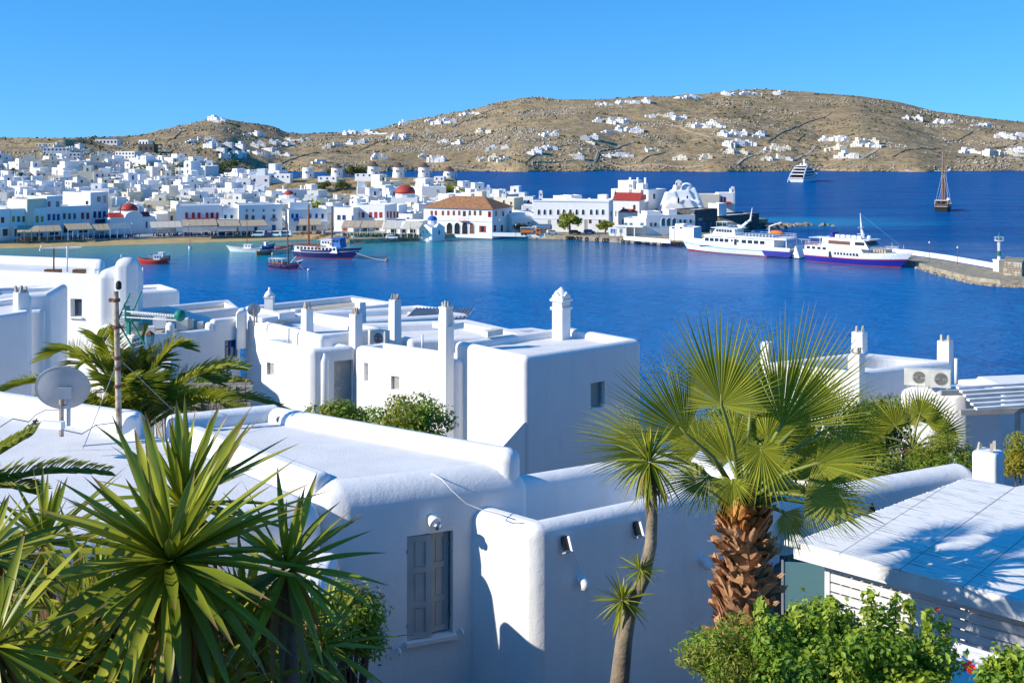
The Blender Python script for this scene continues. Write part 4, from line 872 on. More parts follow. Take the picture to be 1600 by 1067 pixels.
def tables(name, x0, y0, x1, y1, n, seed, mat):
    rr = random.Random(seed); b = MB()
    for i in range(n):
        t = rr.random(); p = G(x0 + (x1 - x0) * t, y0 + (y1 - y0) * t, 1.75) + V(rr.uniform(-.5, .5), rr.uniform(0, 4.5), 0); rz = rr.random() * 3
        b.box(p + V(0, 0, .45), (.42, .42, .06), rz).box(p + V(0, .2, .7), (.4, .05, .5), rz).box(p + V(0, 0, .2), (.36, .36, .44), rz)
        if i % 3 == 0: b.box(p + V(.6, 0, .72), (.8, .8, .05), rz).tube([p + V(.6, 0, 0), p + V(.6, 0, .7)], .05, 4)
    tag(b.build(name, mat), kind='stuff')
tables('cafe_furniture', 26, 377, 97, 374.5, 70, 1, 'wood_brown'); tables('cafe_furniture', 106, 375, 206, 371, 110, 2, 'shutter_navy'); tables('cafe_furniture', 236, 370, 420, 366, 160, 3, 'shutter_navy'); tables('cafe_furniture', 533, 369.5, 655, 371, 110, 4, 'shutter_green')
tables('cafe_furniture', 470, 367, 505, 366, 30, 5, 'wood_brown')
# lamp posts along the shore
def lamp_post(P, h, label, group='lamp posts'):
    r = empty('lamp_post', P, 0, label, 'lamp post', group); MB().tube([(0, 0, 0), (0, 0, h)], [.09, .06], 6).build('pole', 'rust', r); MB().lathe([(.06, h), (.2, h + .12), (.22, h + .4), (.05, h + .55)], (0, 0, 0), 8).build('lantern', 'white_paint', r)
for px, py, h, lb in ((206, 372, 4.6, 'dark lamp post on the promenade left of the church'), (34, 377.5, 3.2, 'short lamp post beside the parked moped'), (294, 370, 4, 'lamp post before the widest tan awning'), (641, 371.5, 4.5, 'lamp post before the awnings left of the chapel'), (781, 367.5, 5, 'white lamp post at the corner of the town hall'), (1054, 381, 5, 'lamp post on the quay beside the box building'), (806, 371, 4, 'lamp post on the quay right of the town hall')):
    lamp_post(G(px, py, 1.6), h, lb)
# vehicles
def wheel(b, c, r, w):
    b.lathe([(r * .5, -w / 2), (r, -w / 2 + .03), (r, w / 2 - .03), (r * .5, w / 2)], c, 10, ax=(0, 1, 0))
def vehicle(px, py, rz, paint, label, kind='car', zg=1.75):
    r = empty({'car': 'parked_car', 'van': 'parked_van', 'truck': 'flatbed_truck', 'tanker': 'tanker_truck'}[kind], G(px, py, zg), rz, label, kind if kind in ('car', 'van') else 'truck')
    L, Wd = {'car': (4, 1.7), 'van': (4.6, 1.8), 'truck': (7.2, 2.3), 'tanker': (7.2, 2.4)}[kind]
    def prof(name, pts, mat, y0, y1, sm=False):
        n = len(pts); MB().add([(x, y0, z) for x, z in pts] + [(x, y1, z) for x, z in pts], [tuple(range(n)), tuple(range(2 * n - 1, n - 1, -1))] + [(i, n + i, n + (i + 1) % n, (i + 1) % n) for i in range(n)]).build(name, mat, r)
    if kind in ('car', 'van'):
        hb = .95; ht = 1.45 if kind == 'car' else 2.0
        prof('body', [(-L / 2, .35), (L / 2, .35), (L / 2, .75), (L / 2 - .9, hb), (-L / 2, hb + .05)], paint, -Wd / 2, Wd / 2)
        c = [(L / 2 - 1.0, hb), (L / 2 - 1.6, ht), (-L / 2 + .3, ht), (-L / 2 + .05, hb)]
        prof('cabin', c, paint, -Wd / 2 + .08, Wd / 2 - .08)
        for s in (-1, 1): MB().box((-.15, s * (Wd / 2 - .06), (hb + ht) / 2), (L * .55, .05, (ht - hb) * .6)).build('side_window', 'glass_dark', r)
        MB().add([(L / 2 - 1.05, -Wd / 2 + .2, hb + .06), (L / 2 - 1.05, Wd / 2 - .2, hb + .06), (L / 2 - 1.56, Wd / 2 - .25, ht - .06), (L / 2 - 1.56, -Wd / 2 + .25, ht - .06)], [(0, 1, 2, 3)]).build('windscreen', 'glass_dark', r).location.x = .03
        for s in (-1, 1): MB().box((L / 2, s * .6, .68), (.06, .35, .16)).build('headlight', 'white_paint', r)
        ws = (-L / 2 + .8, L / 2 - .8)
    else:
        prof('cab', [(L / 2 - 1.9, .5), (L / 2, .5), (L / 2, 1.4), (L / 2 - .35, 2.4), (L / 2 - 1.9, 2.4)], paint, -Wd / 2, Wd / 2)
        for s in (-1, 1): MB().box((L / 2 - .9, s * (Wd / 2 + .005), 1.85), (.9, .04, .7)).build('side_window', 'glass_dark', r)
        MB().box((-.9, 0, .75), (L - 1.9, .9, .3)).build('chassis', 'grey_metal', r); ws = (-L / 2 + .8, -L / 2 + 1.9, L / 2 - 1.1)
        if kind == 'tanker': MB().lathe([(.3, -2.5), (1.15, -2.35), (1.15, 2.35), (.3, 2.5)], (-.95, 0, 2.05), 16, ax=(1, 0, 0)).build('tank', 'chrome', r, 30); MB().lathe([(.2, 0), (1.0, .02), (.9, .25), (.2, .3)], (-3.45, 0, 2.05), 14, ax=(-1, 0, 0)).build('tank_end', 'stripe_cyan', r, 30)
        else:
            MB().box((-1.1, 0, 1.5), (4.2, 2.0, 1.0)).build('load', 'orange', r); MB().box((-1.1, 0, 2.75), (4.9, 2.3, .12)).build('load_roof', 'canvas_white', r)
            for x in (-3.4, 1.2):
                for s in (-1, 1): MB().box((x, s * 1.05, 1.8), (.1, .1, 1.9)).build('post', 'grey_metal', r)
    for x in ws:
        for s in (-1, 1):
            b = MB(); wheel(b, (x, s * (Wd / 2 - .1), .36 if L < 5 else .45), .36 if L < 5 else .45, .22); b.build('wheel', 'tyre', r)
for a in ((404, 370, R(185), 'boat_white', 'white van parked leftmost by the beach', 'van'), (417, 370, R(170), 'boat_navy', 'dark blue car between two white vans', 'car'), (430, 370, R(180), 'boat_white', 'white van in the middle of the parked row by the beach', 'van'), (446, 369.5, R(175), 'boat_white', 'white van at the right end of the parked row', 'van'),
          (829, 368, R(-5), 'orange', 'orange flatbed truck with a white load cover on the quay', 'truck'), (846, 364, R(175), 'boat_white', 'tanker truck with shiny steel tank and blue end', 'tanker'), (863, 366, R(10), 'boat_white', 'small white car right of the tanker truck', 'car'), (921, 365, R(5), 'blue_paint', 'blue car parked before the long building', 'car'), (899, 366, R(0), 'car_black', 'black car under the quay tree', 'car'), (612, 374, R(0), 'boat_white', 'pale car on the quay before the awnings', 'car')): vehicle(*a)
r = empty('parked_moped', G(27, 378, 1.7), R(10), 'black moped parked at the left end of the promenade', 'moped'); b = MB(); wheel(b, (-.6, 0, .28), .28, .12); b.build('wheel', 'tyre', r); b = MB(); wheel(b, (.65, 0, .28), .28, .12); b.build('wheel', 'tyre', r); MB().box((-.3, 0, .62), (.9, .35, .35)).box((.25, 0, .4), (.5, .3, .15)).box((.55, 0, .75), (.15, .4, .7), 0, Matrix.Rotation(-.3, 3, 'Y')).build('body', 'car_black', r); MB().tube([(.45, -.35, 1.1), (.45, .35, 1.1)], .03, 5).build('handlebar', 'grey_metal', r)
# tyres hung on the quay
def tyre(P, nrm, R0=.62, lab='black rubber tyre fender hanging on the quay wall'):
    b = MB(); n = 12; m_ = 6; q = Vector(nrm).to_track_quat('Z', 'Y').to_matrix()
    vs = [q @ V((R0 + .2 * math.cos(t)) * math.cos(a), (R0 + .2 * math.cos(t)) * math.sin(a), .2 * math.sin(t)) for a in np.arange(n) * 2 * math.pi / n for t in np.arange(m_) * 2 * math.pi / m_]
    o = b.add(vs, [(i * m_ + j, ((i + 1) % n) * m_ + j, ((i + 1) % n) * m_ + (j + 1) % m_, i * m_ + (j + 1) % m_) for i in range(n) for j in range(m_)]).build('tyre_fender', 'tyre', smooth=True); o.location = P; tag(o, lab, 'tyre', 'tyre fenders')
for px in (887, 891, 895, 902, 907, 917, 933, 944, 949, 974, 982, 998, 1012, 1023, 1035, 1039, 1043, 1047, 1051, 1055, 1059, 1063):
    D = float(shoreD(px)) - .25; tyre(V((px - CX) * D / F, D, .55), (0, -1, 0))
# ---------------------------------------------------------------- hull builder
def make_hull(root, L, B, deck, bands, transom=.75, rake=.1, keel=-.5, fine=2.2, flare=.55, deckmat='wood_grey', ns=22, bulw=.5, cut=None):
    def pt(t, s, side):
        if t < .45: f = transom + (1 - transom) * math.sin(min(1, t / .45) * math.pi / 2)
        else: f = max(0.0, 1 - ((t - .45) / .55) ** fine)
        zd = deck(t); f2 = f * (1 - flare * (1 - s) ** 1.4 * (.35 + .65 * t))
        return V(L * t + rake * L * (s - .25) * t ** 4 - .03 * L * (1 - s) * (1 - t) ** 3 * -1, side * (B / 2 * f2 + .02), keel + (zd - keel) * s)
    for (name, mat, s0, s1) in bands:
        b = MB(); m_ = 4
        for side in (-1, 1):
            base = len(b.v); b.v += [pt(i / ns, s0 + (s1 - s0) * j / m_, side) for i in range(ns + 1) for j in range(m_ + 1)]
            for i in range(ns):
                for j in range(m_):
                    q = [base + i * (m_ + 1) + j, base + (i + 1) * (m_ + 1) + j, base + (i + 1) * (m_ + 1) + j + 1, base + i * (m_ + 1) + j + 1]
                    b.f.append(q if side < 0 else q[::-1]); b.m.append(0)
        k = len(b.v); b.v += [pt(0, s0 + (s1 - s0) * j / m_, sd) for sd in (-1, 1) for j in range(m_ + 1)]
        b.f += [[k + j, k + j + 1, k + m_ + 2 + j, k + m_ + 1 + j] for j in range(m_)]; b.m += [0] * m_
        b.build(name, mat, root, 45)
    b = MB(); P = [pt(i / ns, 1, -1) for i in range(ns + 1)] + [pt(i / ns, 1, 1) for i in range(ns + 1)]; P = [V(p.x, p.y * .97, p.z - bulw) for p in P]
    b.add(P, [(i, i + 1, ns + 2 + i, ns + 1 + i) for i in range(ns)]).build('deck', deckmat, root)
    b = MB()
    for side in (-1, 1): b.tube([pt(i / ns, 1, side) + V(0, 0, .04) for i in range(ns + 1)], .06, 5)
    b.build('rail', bands[-1][1] if len(bands) else deckmat, root)
    return pt
def boat_root(name, label, xs, ys, xb, yb, cat='boat', group=None):
    S = G(xs, ys); Bp = G(xb, yb); d = Bp - S; return empty(name, S, math.atan2(d.y, d.x), label, cat, group), d.length
def rounded(b, x0, x1, y0, y1, z0, z1, fs=0, bs=0):   # cabin with sloped front / back
    return b.hexa([V(x0, y0, z0), V(x1, y0, z0), V(x1, y1, z0), V(x0, y1, z0), V(x0 + bs, y0, z1), V(x1 - fs, y0, z1), V(x1 - fs, y1, z1), V(x0 + bs, y1, z1)])
def window_row(root, x0, x1, n, w, h, z, y, mat='glass_dark', name='window'):
    for i in range(n):
        x = x0 + (x1 - x0) * (i + .5) / n
        for s in (-1, 1): inst(name, unit_box(mat), root, TRS((x, s * (y + .012), z), 0, (w, .04, h)))
def rails(root, pts, h, n, mat='boat_white', name='railing'):
    b = MB(); P = [Vector(p) for p in pts]
    for zz in (h, h * .5): b.tube([p + V(0, 0, zz) for p in P], .035, 4)
    for p0, p1 in zip(P[:-1], P[1:]):
        for k in range(n + 1): q = p0.lerp(p1, k / n); b.tube([q, q + V(0, 0, h)], .03, 4)
    b.build(name, mat, root)
def ring(root, p, ax, r=.38, mat='orange', name='life_ring'):
    q = Vector(ax).to_track_quat('Z', 'Y').to_matrix(); n = 12; m_ = 5
    MB().add([q @ V((r + .1 * math.cos(t)) * math.cos(a), (r + .1 * math.cos(t)) * math.sin(a), .1 * math.sin(t)) + Vector(p) for a in np.arange(n) * 2 * math.pi / n for t in np.arange(m_) * 2 * math.pi / m_], [(i * m_ + j, ((i + 1) % n) * m_ + j, ((i + 1) % n) * m_ + (j + 1) % m_, i * m_ + (j + 1) % m_) for i in range(n) for j in range(m_)]).build(name, mat, root, True)
# white ferry with cyan stripe
r, L = boat_root('passenger_ferry', 'white passenger ferry with cyan stripe and orange lifeboat, bow towards town', 1243, 402.5, 1074, 391, 'ferry')
make_hull(r, L, 8, lambda t: 2.9 + 1.3 * max(0, t - .55) ** 1.5 * 3, [('boot_stripe', 'boot_red', 0, .24), ('lower_hull', 'boat_white', .24, .62), ('cyan_stripe', 'stripe_cyan', .62, .68), ('upper_hull', 'boat_white', .68, 1)], .92, .09, -.6, 2.6, .5, 'boat_white')
MB().add([(.02, sd * 3.72, .35) for sd in (-1,)] + [(8, -4.03, .35), (9, -4.06, 1.9), (.02, -3.82, 1.9)], [(0, 1, 2, 3)]).build('blue_panel', 'ferry_blue', r)
MB().add([(.02, 3.72, .35), (8, 4.03, .35), (9, 4.06, 1.9), (.02, 3.82, 1.9)], [(3, 2, 1, 0)]).build('blue_panel', 'ferry_blue', r)
b = MB(); rounded(b, 5.2, L * .86, -3.5, 3.5, 2.3, 5.2, 3.2, 0); b.build('saloon', 'boat_white', r)
b = MB(); rounded(b, 1.2, L * .80, -3.85, 3.85, 5.2, 5.75, 1.2, 0); b.build('upper_deck', 'boat_white', r)
window_row(r, L * .55, L * .78, 5, 1.3, 1.0, 4.15, 3.5, 'glass_dark'); window_row(r, L * .22, L * .44, 4, 1.5, 1.0, 4.15, 3.5, 'glass_dark'); window_row(r, L * .44, L * .55, 2, .6, .7, 4.2, 3.5)
for s in (-1, 1): inst('door', unit_box('glass_dark'), r, TRS((L * .49, s * 3.515, 3.7), 0, (.9, .04, 2.1)))
b = MB(); rounded(b, L * .50, L * .72, -2.9, 2.9, 5.75, 7.7, 1.4, .3); b.build('bridge', 'boat_white', r); window_row(r, L * .53, L * .68, 6, .75, .8, 7.0, 2.9)
MB().box((L * .6, 0, 7.8), (L * .25, 6.4, .16)).build('bridge_roof', 'boat_white', r)
b = MB()
for k in range(4): b.lathe([(.35, -.6), (.45, -.5), (.45, .5), (.35, .6)], (L * .62 - k * 1.5, -2.2, 8.25), 10, ax=(1, 0, 0))
b.build('raft_canister', 'boat_white', r, 40)
b = MB().tube([(L * .50, 0, 7.7), (L * .40, 0, 10.6), (L * .385, 0, 14.2)], [.55, .32, .1], 8).box((L * .42, 0, 10), (.3, 4, .15)).box((L * .39, 0, 11.8), (.2, 2, .1)); b.build('mast', 'boat_white', r)
b = MB().box((L * .64, 0, 9.6), (3.8, 4, .08)); [b.tube([(L * .64 + x, y, 7.8), (L * .64 + x, y, 9.6)], .05, 4) for x in (-1.8, 1.8) for y in (-1.9, 1.9)]; b.build('sun_frame', 'boat_white', r)
rails(r, [(1.3, -3.7, 5.75), (L * .5, -3.7, 5.75)], 1.0, 16); rails(r, [(1.3, 3.7, 5.75), (L * .5, 3.7, 5.75)], 1.0, 16); rails(r, [(1.3, -3.7, 5.75), (1.3, 3.7, 5.75)], 1.0, 6); rails(r, [(L * .73, -2.6, 5.75), (L * .78, 0, 5.75), (L * .73, 2.6, 5.75)], 1.0, 3)
b = MB(); b.lathe([(.1, -2.2), (.75, -1.5), (.85, 0), (.75, 1.5), (.1, 2.2)], (7.5, -2.9, 6.7), 10, ax=(1, 0, 0)); b.build('lifeboat', 'orange', r, 40)
MB().tube([(9.8, -2.9, 5.75), (9.8, -2.9, 8.6), (6.0, -3.2, 10.0)], [.28, .24, .14], 6).build('davit', 'boat_white', r)
for s in (-1, 1): MB().box((1.3, s * 3.5, 3.9), (.2, .2, 3)).build('stern_post', 'boat_white', r)
MB().hexa([V(-2.4, -2.6, .2), V(-.1, -2.6, .2), V(-.1, 2.6, .2), V(-2.4, 2.6, .2), V(-1.3, -2.6, 3.6), V(-1.0, -2.6, 3.6), V(-1.0, 2.6, 3.6), V(-1.3, 2.6, 3.6)]).build('stern_ramp', 'boat_white', r)
b = MB(); [b.tube([(x, -3.4, 2.4), (x, -3.4, 5.2)], .07, 4) for x in (-2.6, -.4)]; b.tube([(-2.6, -3.4, 5.2), (3, -3.4, 5.2)], .07, 4); b.build('stern_frame', 'boat_white', r)
ring(r, (L * .345, -3.9, 5.9), (0, -1, 0)); ring(r, (L * .745, -3.0, 6.3), (0.3, -1, 0)); ring(r, (L * .56, -3.0, 6.6), (0, -1, 0))
b = MB(); [rounded(b, 6 + k * 1.1, 6.5 + k * 1.1, -2.4, 2.4, 5.75, 6.5) for k in range(9)]; b.build('deck_seats', 'canvas_blue', r)
# navy and red ferry
r, L = boat_root('fast_ferry', 'white ferry with navy lower hull and red waterline moored at the pier', 1265, 406.5, 1409, 419, 'ferry')
make_hull(r, L, 7.5, lambda t: 3.35 + 1.5 * max(0, t - .5) ** 1.6 * 2.2, [('boot_stripe', 'boot_red', 0, .22), ('lower_hull', 'ferry_blue', .22, .58), ('red_stripe', 'boat_red', .58, .635), ('upper_hull', 'boat_white', .635, 1)], .95, .16, -.7, 2.8, .5, 'boat_white')
b = MB(); rounded(b, .5, L * .68, -3.4, 3.4, 2.8, 4.6, 1.2, 0); b.build('main_deckhouse', 'boat_white', r)
window_row(r, L * .35, L * .62, 8, .6, .7, 3.02, 3.74); window_row(r, L * .03, L * .27, 4, 1.1, .7, 4.05, 3.4)
for s in (-1, 1): inst('door', unit_box('glass_dark'), r, TRS((L * .31, s * 3.72, 2.7), 0, (.8, .1, 1.7)))
b = MB(); rounded(b, L * .2, L * .72, -3.1, 3.1, 4.6, 7.1, 1.6, .4); b.build('upper_deckhouse', 'boat_white', r)
for s in (-1, 1): inst('window_band', unit_box('shutter_brown'), r, TRS((L * .40, s * 3.115, 6.0), 0, (L * .24, .04, 1.0)))
for s in (-1, 1): inst('window_band', unit_box('glass_dark'), r, TRS((L * .62, s * 3.115, 6.05), 0, (L * .1, .04, .9)))
b = MB().add([(L * .715, -2.6, 5.6), (L * .715, 2.6, 5.6), (L * .685, 2.6, 6.7), (L * .685, -2.6, 6.7)], [(0, 1, 2, 3)]); o = b.build('windscreen', 'glass_dark', r); o.location.x = .02
MB().box((L * .45, 0, 7.18), (L * .54, 6.6, .16)).build('roof', 'boat_white', r)
b = MB(); rounded(b, L * .26, L * .30, -1.6, 1.6, 7.2, 8.6, .2, .2); b.build('funnel', 'ferry_blue', r)
b = MB(); [b.lathe([(.35, -.7), (.48, -.6), (.48, .6), (.35, .7)], (L * .36 + k * 1.7, -1.9, 7.75), 10, ax=(1, 0, 0)) for k in range(5)]; b.build('raft_canister', 'boat_white', r, 40)
MB().tube([(L * .60, 0, 7.2), (L * .58, 0, 10), (L * .565, 0, 14.4)], [.6, .3, .08], 8).box((L * .575, 0, 10.4), (.25, 3, .12)).box((L * .59, -.8, 8.6), (2.2, .12, .12)).build('mast', 'boat_white', r)
MB().lathe([(.5, -.4), (.6, .1), (.3, .5)], (L * .66, 0, 7.8), 10).build('radar_dome', 'boat_white', r, 40)
rails(r, [(L * .73, -2.9, 4.2), (L * .86, -2.2, 4.5), (L * .97, 0, 4.8)], 1.0, 5); rails(r, [(L * .73, 2.9, 4.2), (L * .86, 2.2, 4.5), (L * .97, 0, 4.8)], 1.0, 5); rails(r, [(.6, -3.3, 4.6), (L * .2, -3.3, 4.6)], 1.1, 6)
b = MB(); [rounded(b, L * .74 + k * .8, L * .74 + .5 + k * .8, -1.8, 1.8, 3.9, 4.8) for k in range(5)]; b.build('deck_seats', 'canvas', r)
for k in range(3): ring(r, (1.2 + k * 1.5, -3.5, 5.3), (0, -1, 0))
MB().box((L * .12, 0, 6.9), (L * .14, 5.6, .1)).build('aft_canopy', 'boat_white', r); b = MB(); [b.tube([(x, y, 4.6), (x, y, 6.9)], .05, 4) for x in (L * .06, L * .18) for y in (-2.6, 2.6)]; b.build('canopy_post', 'boat_white', r)
for x, h in ((L * 1.02, 1.8), (L * .9, 2.2)): MB().tube([(x, 0, 4.5), (x, 0, 4.5 + h)], .05, 4).build('flagstaff', 'boat_white', r)
MB().tube([(L * .565, 0, 14.2), (L * 1.03, 0, 5.2)], .025, 4).build('forestay', 'stripe_cyan', r)
# navy caique
r, L = boat_root('navy_caique', 'large navy wooden boat with white cabin, blue wheelhouse and two brown masts', 461, 400.5, 552, 405, 'boat')
make_hull(r, L, 5.6, lambda t: 2.3 + 2.6 * (max(0, t - .35)) ** 2 + .8 * max(0, .2 - t), [('boot_stripe', 'boot_red', 0, .26), ('lower_hull', 'boat_navy', .26, .78), ('rub_rail', 'boat_white', .78, .82), ('bulwark', 'boat_navy', .82, 1)], .6, .2, -.6, 2.0, .5, 'wood_grey')
b = MB(); rounded(b, 1.2, L * .80, -2.3, 2.3, 1.7, 3.5, .4, .3); b.build('cabin', 'boat_white', r); window_row(r, 2, L * .78, 11, .85, .7, 2.85, 2.3)
MB().box((L * .32, 0, 3.62), (L * .55, 5, .2)).build('cabin_deck', 'varnish', r); rails(r, [(.8, -2.3, 3.7), (L * .5, -2.3, 3.7)], .8, 10, 'varnish')
b = MB(); rounded(b, L * .50, L * .70, -1.8, 1.8, 3.5, 5.4, .3, .1); b.build('upper_cabin', 'boat_white', r); window_row(r, L * .52, L * .66, 3, .6, .6, 4.7, 1.8)
b = MB(); rounded(b, L * .70, L * .84, -1.7, 1.7, 3.3, 5.9, .5, 0); b.build('wheelhouse', 'blue_paint', r); window_row(r, L * .71, L * .81, 2, .8, .7, 5.2, 1.7)
MB().box((L * .77, 0, 6.05), (L * .17, 4, .2)).build('wheelhouse_roof', 'blue_paint', r); MB().box((L * .60, 0, 5.5), (L * .22, 4.2, .12)).build('upper_cabin_roof', 'boat_white', r)
for x, h in ((L * .24, 15.6), (L * .64, 15.4)): MB().tube([(x, 0, 2), (x, 0, h)], [.34, .22], 8).build('mast', 'varnish', r)
b = MB(); [b.tube([p, q], .03, 4) for p, q in (((L * .24, 0, 15), (0, 0, 4)), ((L * .64, 0, 15), (L * 1.05, 0, 4)), ((L * .24, 0, 15), (L * .5, -2.5, 3)), ((L * .64, 0, 15), (L * .5, 2.5, 3)))]; b.build('rigging', 'rope', r)
MB().tube([(L * 1.0, 0, 4.2), (L * 1.18, 0, 5.0)], [.16, .1], 6).build('bowsprit', 'varnish', r); ring(r, (L * .685, -1.95, 4.3), (0, -1, 0)); ring(r, (L * .46, -2.5, 3.3), (0, -1, 0))
# smaller dark boat
r, L = boat_root('wooden_tour_boat', 'small dark navy wooden boat with orange cabin and one tall mast', 421, 418.5, 464, 422, 'boat')
make_hull(r, L, 3.4, lambda t: 1.25 + 1.8 * max(0, t - .4) ** 2 * 1.5 + .9 * max(0, .3 - t), [('boot_stripe', 'boot_red', 0, .3), ('lower_hull', 'boat_navy', .3, .8), ('rub_rail', 'varnish', .8, .86), ('bulwark', 'boat_navy', .86, 1)], .45, .22, -.5, 2.0, .5, 'wood_brown')
b = MB(); rounded(b, L * .12, L * .62, -1.2, 1.2, .8, 1.7, .2, 0); b.build('cabin', 'varnish', r); MB().box((L * .34, 0, 2.75), (L * .5, 2.9, .1)).build('sun_roof', 'canvas_white', r)
b = MB(); [b.box((L * x, y, 2.2), (.08, .08, 1.1)) for x in (.11, .25, .4, .57) for y in (-1.25, 1.25)]; b.build('roof_post', 'boat_white', r); window_row(r, L * .15, L * .58, 4, .6, .4, 1.35, 1.2)
MB().tube([(L * .68, 0, .8), (L * .66, 0, 12.4)], [.26, .14], 8).build('mast', 'varnish', r); MB().tube([(L * 1.0, 0, 2.2), (L * 1.22, 0, 2.9)], [.1, .06], 6).build('bowsprit', 'boat_white', r)
b = MB(); [b.tube([p, q], .025, 4) for p, q in (((L * .66, 0, 12), (L * 1.2, 0, 2.9)), ((L * .66, 0, 12), (0, 0, 2)), ((L * .66, 0, 9), (L * .6, -1.5, 1.5)))]; b.build('rigging', 'rope', r)
MB().tube([(L * .70, .4, 1.4), (L * .95, .2, 3.6)], .09, 5).build('boom', 'boat_white', r)
for k in range(4): b = MB(); wheel(b, (L * (.2 + .17 * k), -1.72, .9), .25, .16); b.build('tyre', 'tyre', r)
# red fishing boat and neighbours
def caique(name, label, xs, ys, xb, yb, hullm, B=2.4, cabin='boat_white', stripe='orange', mast=0, dk=1.0, deckm='wood_grey'):
    r, L = boat_root(name, label, xs, ys, xb, yb, 'boat')
    make_hull(r, L, B, lambda t: dk + .9 * max(0, t - .4) ** 2 * 2 + .5 * max(0, .3 - t) * 2, [('lower_hull', hullm, 0, .84), ('rub_rail', stripe, .84, .92), ('bulwark', hullm, .92, 1)], .4, .15, -.4, 2.0, .55, deckm)
    if cabin:
        b = MB(); rounded(b, L * .28, L * .52, -B * .28, B * .28, .5, dk + 1.2, .15, .05); b.build('cabin', cabin, r); window_row(r, L * .3, L * .48, 2, L * .05, .4, dk + .8, B * .28); MB().box((L * .4, 0, dk + 1.28), (L * .28, B * .66, .1)).build('cabin_roof', 'boat_white', r)
        MB().box((L * .66, 0, dk * .75), (.8, .8, .8)).build('crate', 'blue_paint', r)
    if mast: MB().tube([(L * .45, 0, .4), (L * .45, 0, mast)], [.12, .06], 6).build('mast', 'varnish', r); MB().tube([(L * .45, 0, mast), (L * 1.05, 0, dk + .8)], .02, 4).build('forestay', 'rope', r)
    return r, L
caique('red_fishing_boat', 'bright red fishing boat with blue and white cabin moored off the beach', 263, 412.5, 219, 412.5, 'boat_red', 2.9, 'boat_white', 'orange', dk=1.15)
caique('fishing_boat', 'dark fishing boat with orange gear half hidden behind the red boat', 265, 407, 235, 406, 'shutter_teal', 2.4, 'boat_white', 'orange')
caique('white_sail_boat', 'white wooden sailing boat with tan mast left of the dark tour boat', 408, 394, 359, 392.5, 'boat_white', 3, 'boat_white', 'varnish', 12.5)
caique('rowing_boat', 'red and white rowing boat tied between the sail boat and the caique', 430, 391, 456, 390, 'boat_red', 2.0, None, 'boat_white'); caique('rowing_boat', 'blue rowing boat beside the red and white one', 408, 390, 428, 388.5, 'boat_blue', 2.0, 'boat_white', 'boat_white'); caique('rowing_boat', 'pale brown rowing boat nearest the tour boat stern', 400, 399, 424, 397.5, 'wood_brown', 2.0, None, 'rope'); caique('dinghy', 'grey dinghy tied behind the navy caique', 424, 397, 452, 395, 'canvas_white', 1.8, None, 'grey_metal')
caique('mini_buoy_boat', 'tiny white dinghy floating alone off the beach', 294.5, 388.5, 300, 388.5, 'boat_white', 1.2, None, 'grey_metal', 3, dk=.6)
for k, (xs, ys, xb, yb) in enumerate(((550, 378, 566, 377), (568, 377.5, 584, 376.5), (584, 376.5, 597, 375.5))): caique('dinghy', ('first', 'second', 'third')[k] + ' small white dinghy drawn up on the sand right of the caique', xs, ys, xb, yb, 'boat_white', 1.8, None, 'grey_metal', dk=.8)[0].location.z = .9
caique('beached_boat', 'small orange and white boat lying on the sand before the awnings', 598, 374.6, 608, 374.6, 'orange', 1.8, None, 'boat_white', dk=.8)[0].location.z = 1.1
def buoy(px, py, mat, lab, r=.4):
    o = MB().lathe([(r * .3, -r * .6), (r * .9, -r * .2), (r, .15), (r * .8, r * .7), (r * .25, r), (r * .12, r * 1.35)], (0, 0, 0), 12).build('mooring_buoy', mat, smooth=True); o.location = G(px, py); tag(o, lab, 'buoy')
buoy(604, 407, 'orange', 'orange mooring buoy at the end of the caique rope', .55); buoy(482, 422, 'boat_white', 'white mooring buoy before the tour boat bow', .4); buoy(206, 405, 'canvas_white', 'small pale buoy left of the red fishing boat', .35)
a = W(548, 391, 337); c = G(603, 407, .1); o = MB().tube([a.lerp(c, t) - V(0, 0, 2.2 * t * (1 - t)) for t in np.linspace(0, 1, 10)], .09, 5).build('mooring_rope', 'rope'); tag(o, 'pale mooring rope from the caique bow to the orange buoy', 'rope')
a = W(462, 407, 308); c = G(476, 423, 0); tag(MB().tube([a, c], .06, 5).build('mooring_rope', 'rope'), 'thin rope from the tour boat bow into the water', 'rope')
# motor yacht far off
P = G(1243, 285); r = empty('motor_yacht', P, R(57), 'large modern motor yacht with curved white tiers far off on the sea', 'yacht'); r.scale = (.85, .85, .85)
make_hull(r, 58, 15, lambda t: 4.6 + 3 * t, [('lower_hull', 'boat_white', 0, .7), ('window_strip', 'glass_dark', .7, .78), ('upper_hull', 'boat_white', .78, 1)], .9, .12, -1, 2.4, .3, 'wood_brown')
for k, (x0, x1, w, z0, z1) in enumerate(((7, 44, 6.4, 4.6, 7.6), (11, 40, 5.8, 7.8, 10.6), (15, 36, 5.0, 10.8, 13.4), (19, 30, 3.6, 13.6, 15.6))):
    b = MB(); rounded(b, x0, x1, -w, w, z0, z1 - .5, 4, 1.5); b.build('glazed_tier', 'glass_dark', r); MB().hexa([V(x0 - 3.5, -w - .8, z1 - .5), V(x1 - 2, -w - .8, z1 - .5), V(x1 - 2, w + .8, z1 - .5), V(x0 - 3.5, w + .8, z1 - .5), V(x0 - 2.5, -w - .6, z1 + .2), V(x1 - 3, -w - .6, z1 + .2), V(x1 - 3, w + .6, z1 + .2), V(x0 - 2.5, w + .6, z1 + .2)]).build('deck_slab', 'boat_white', r)
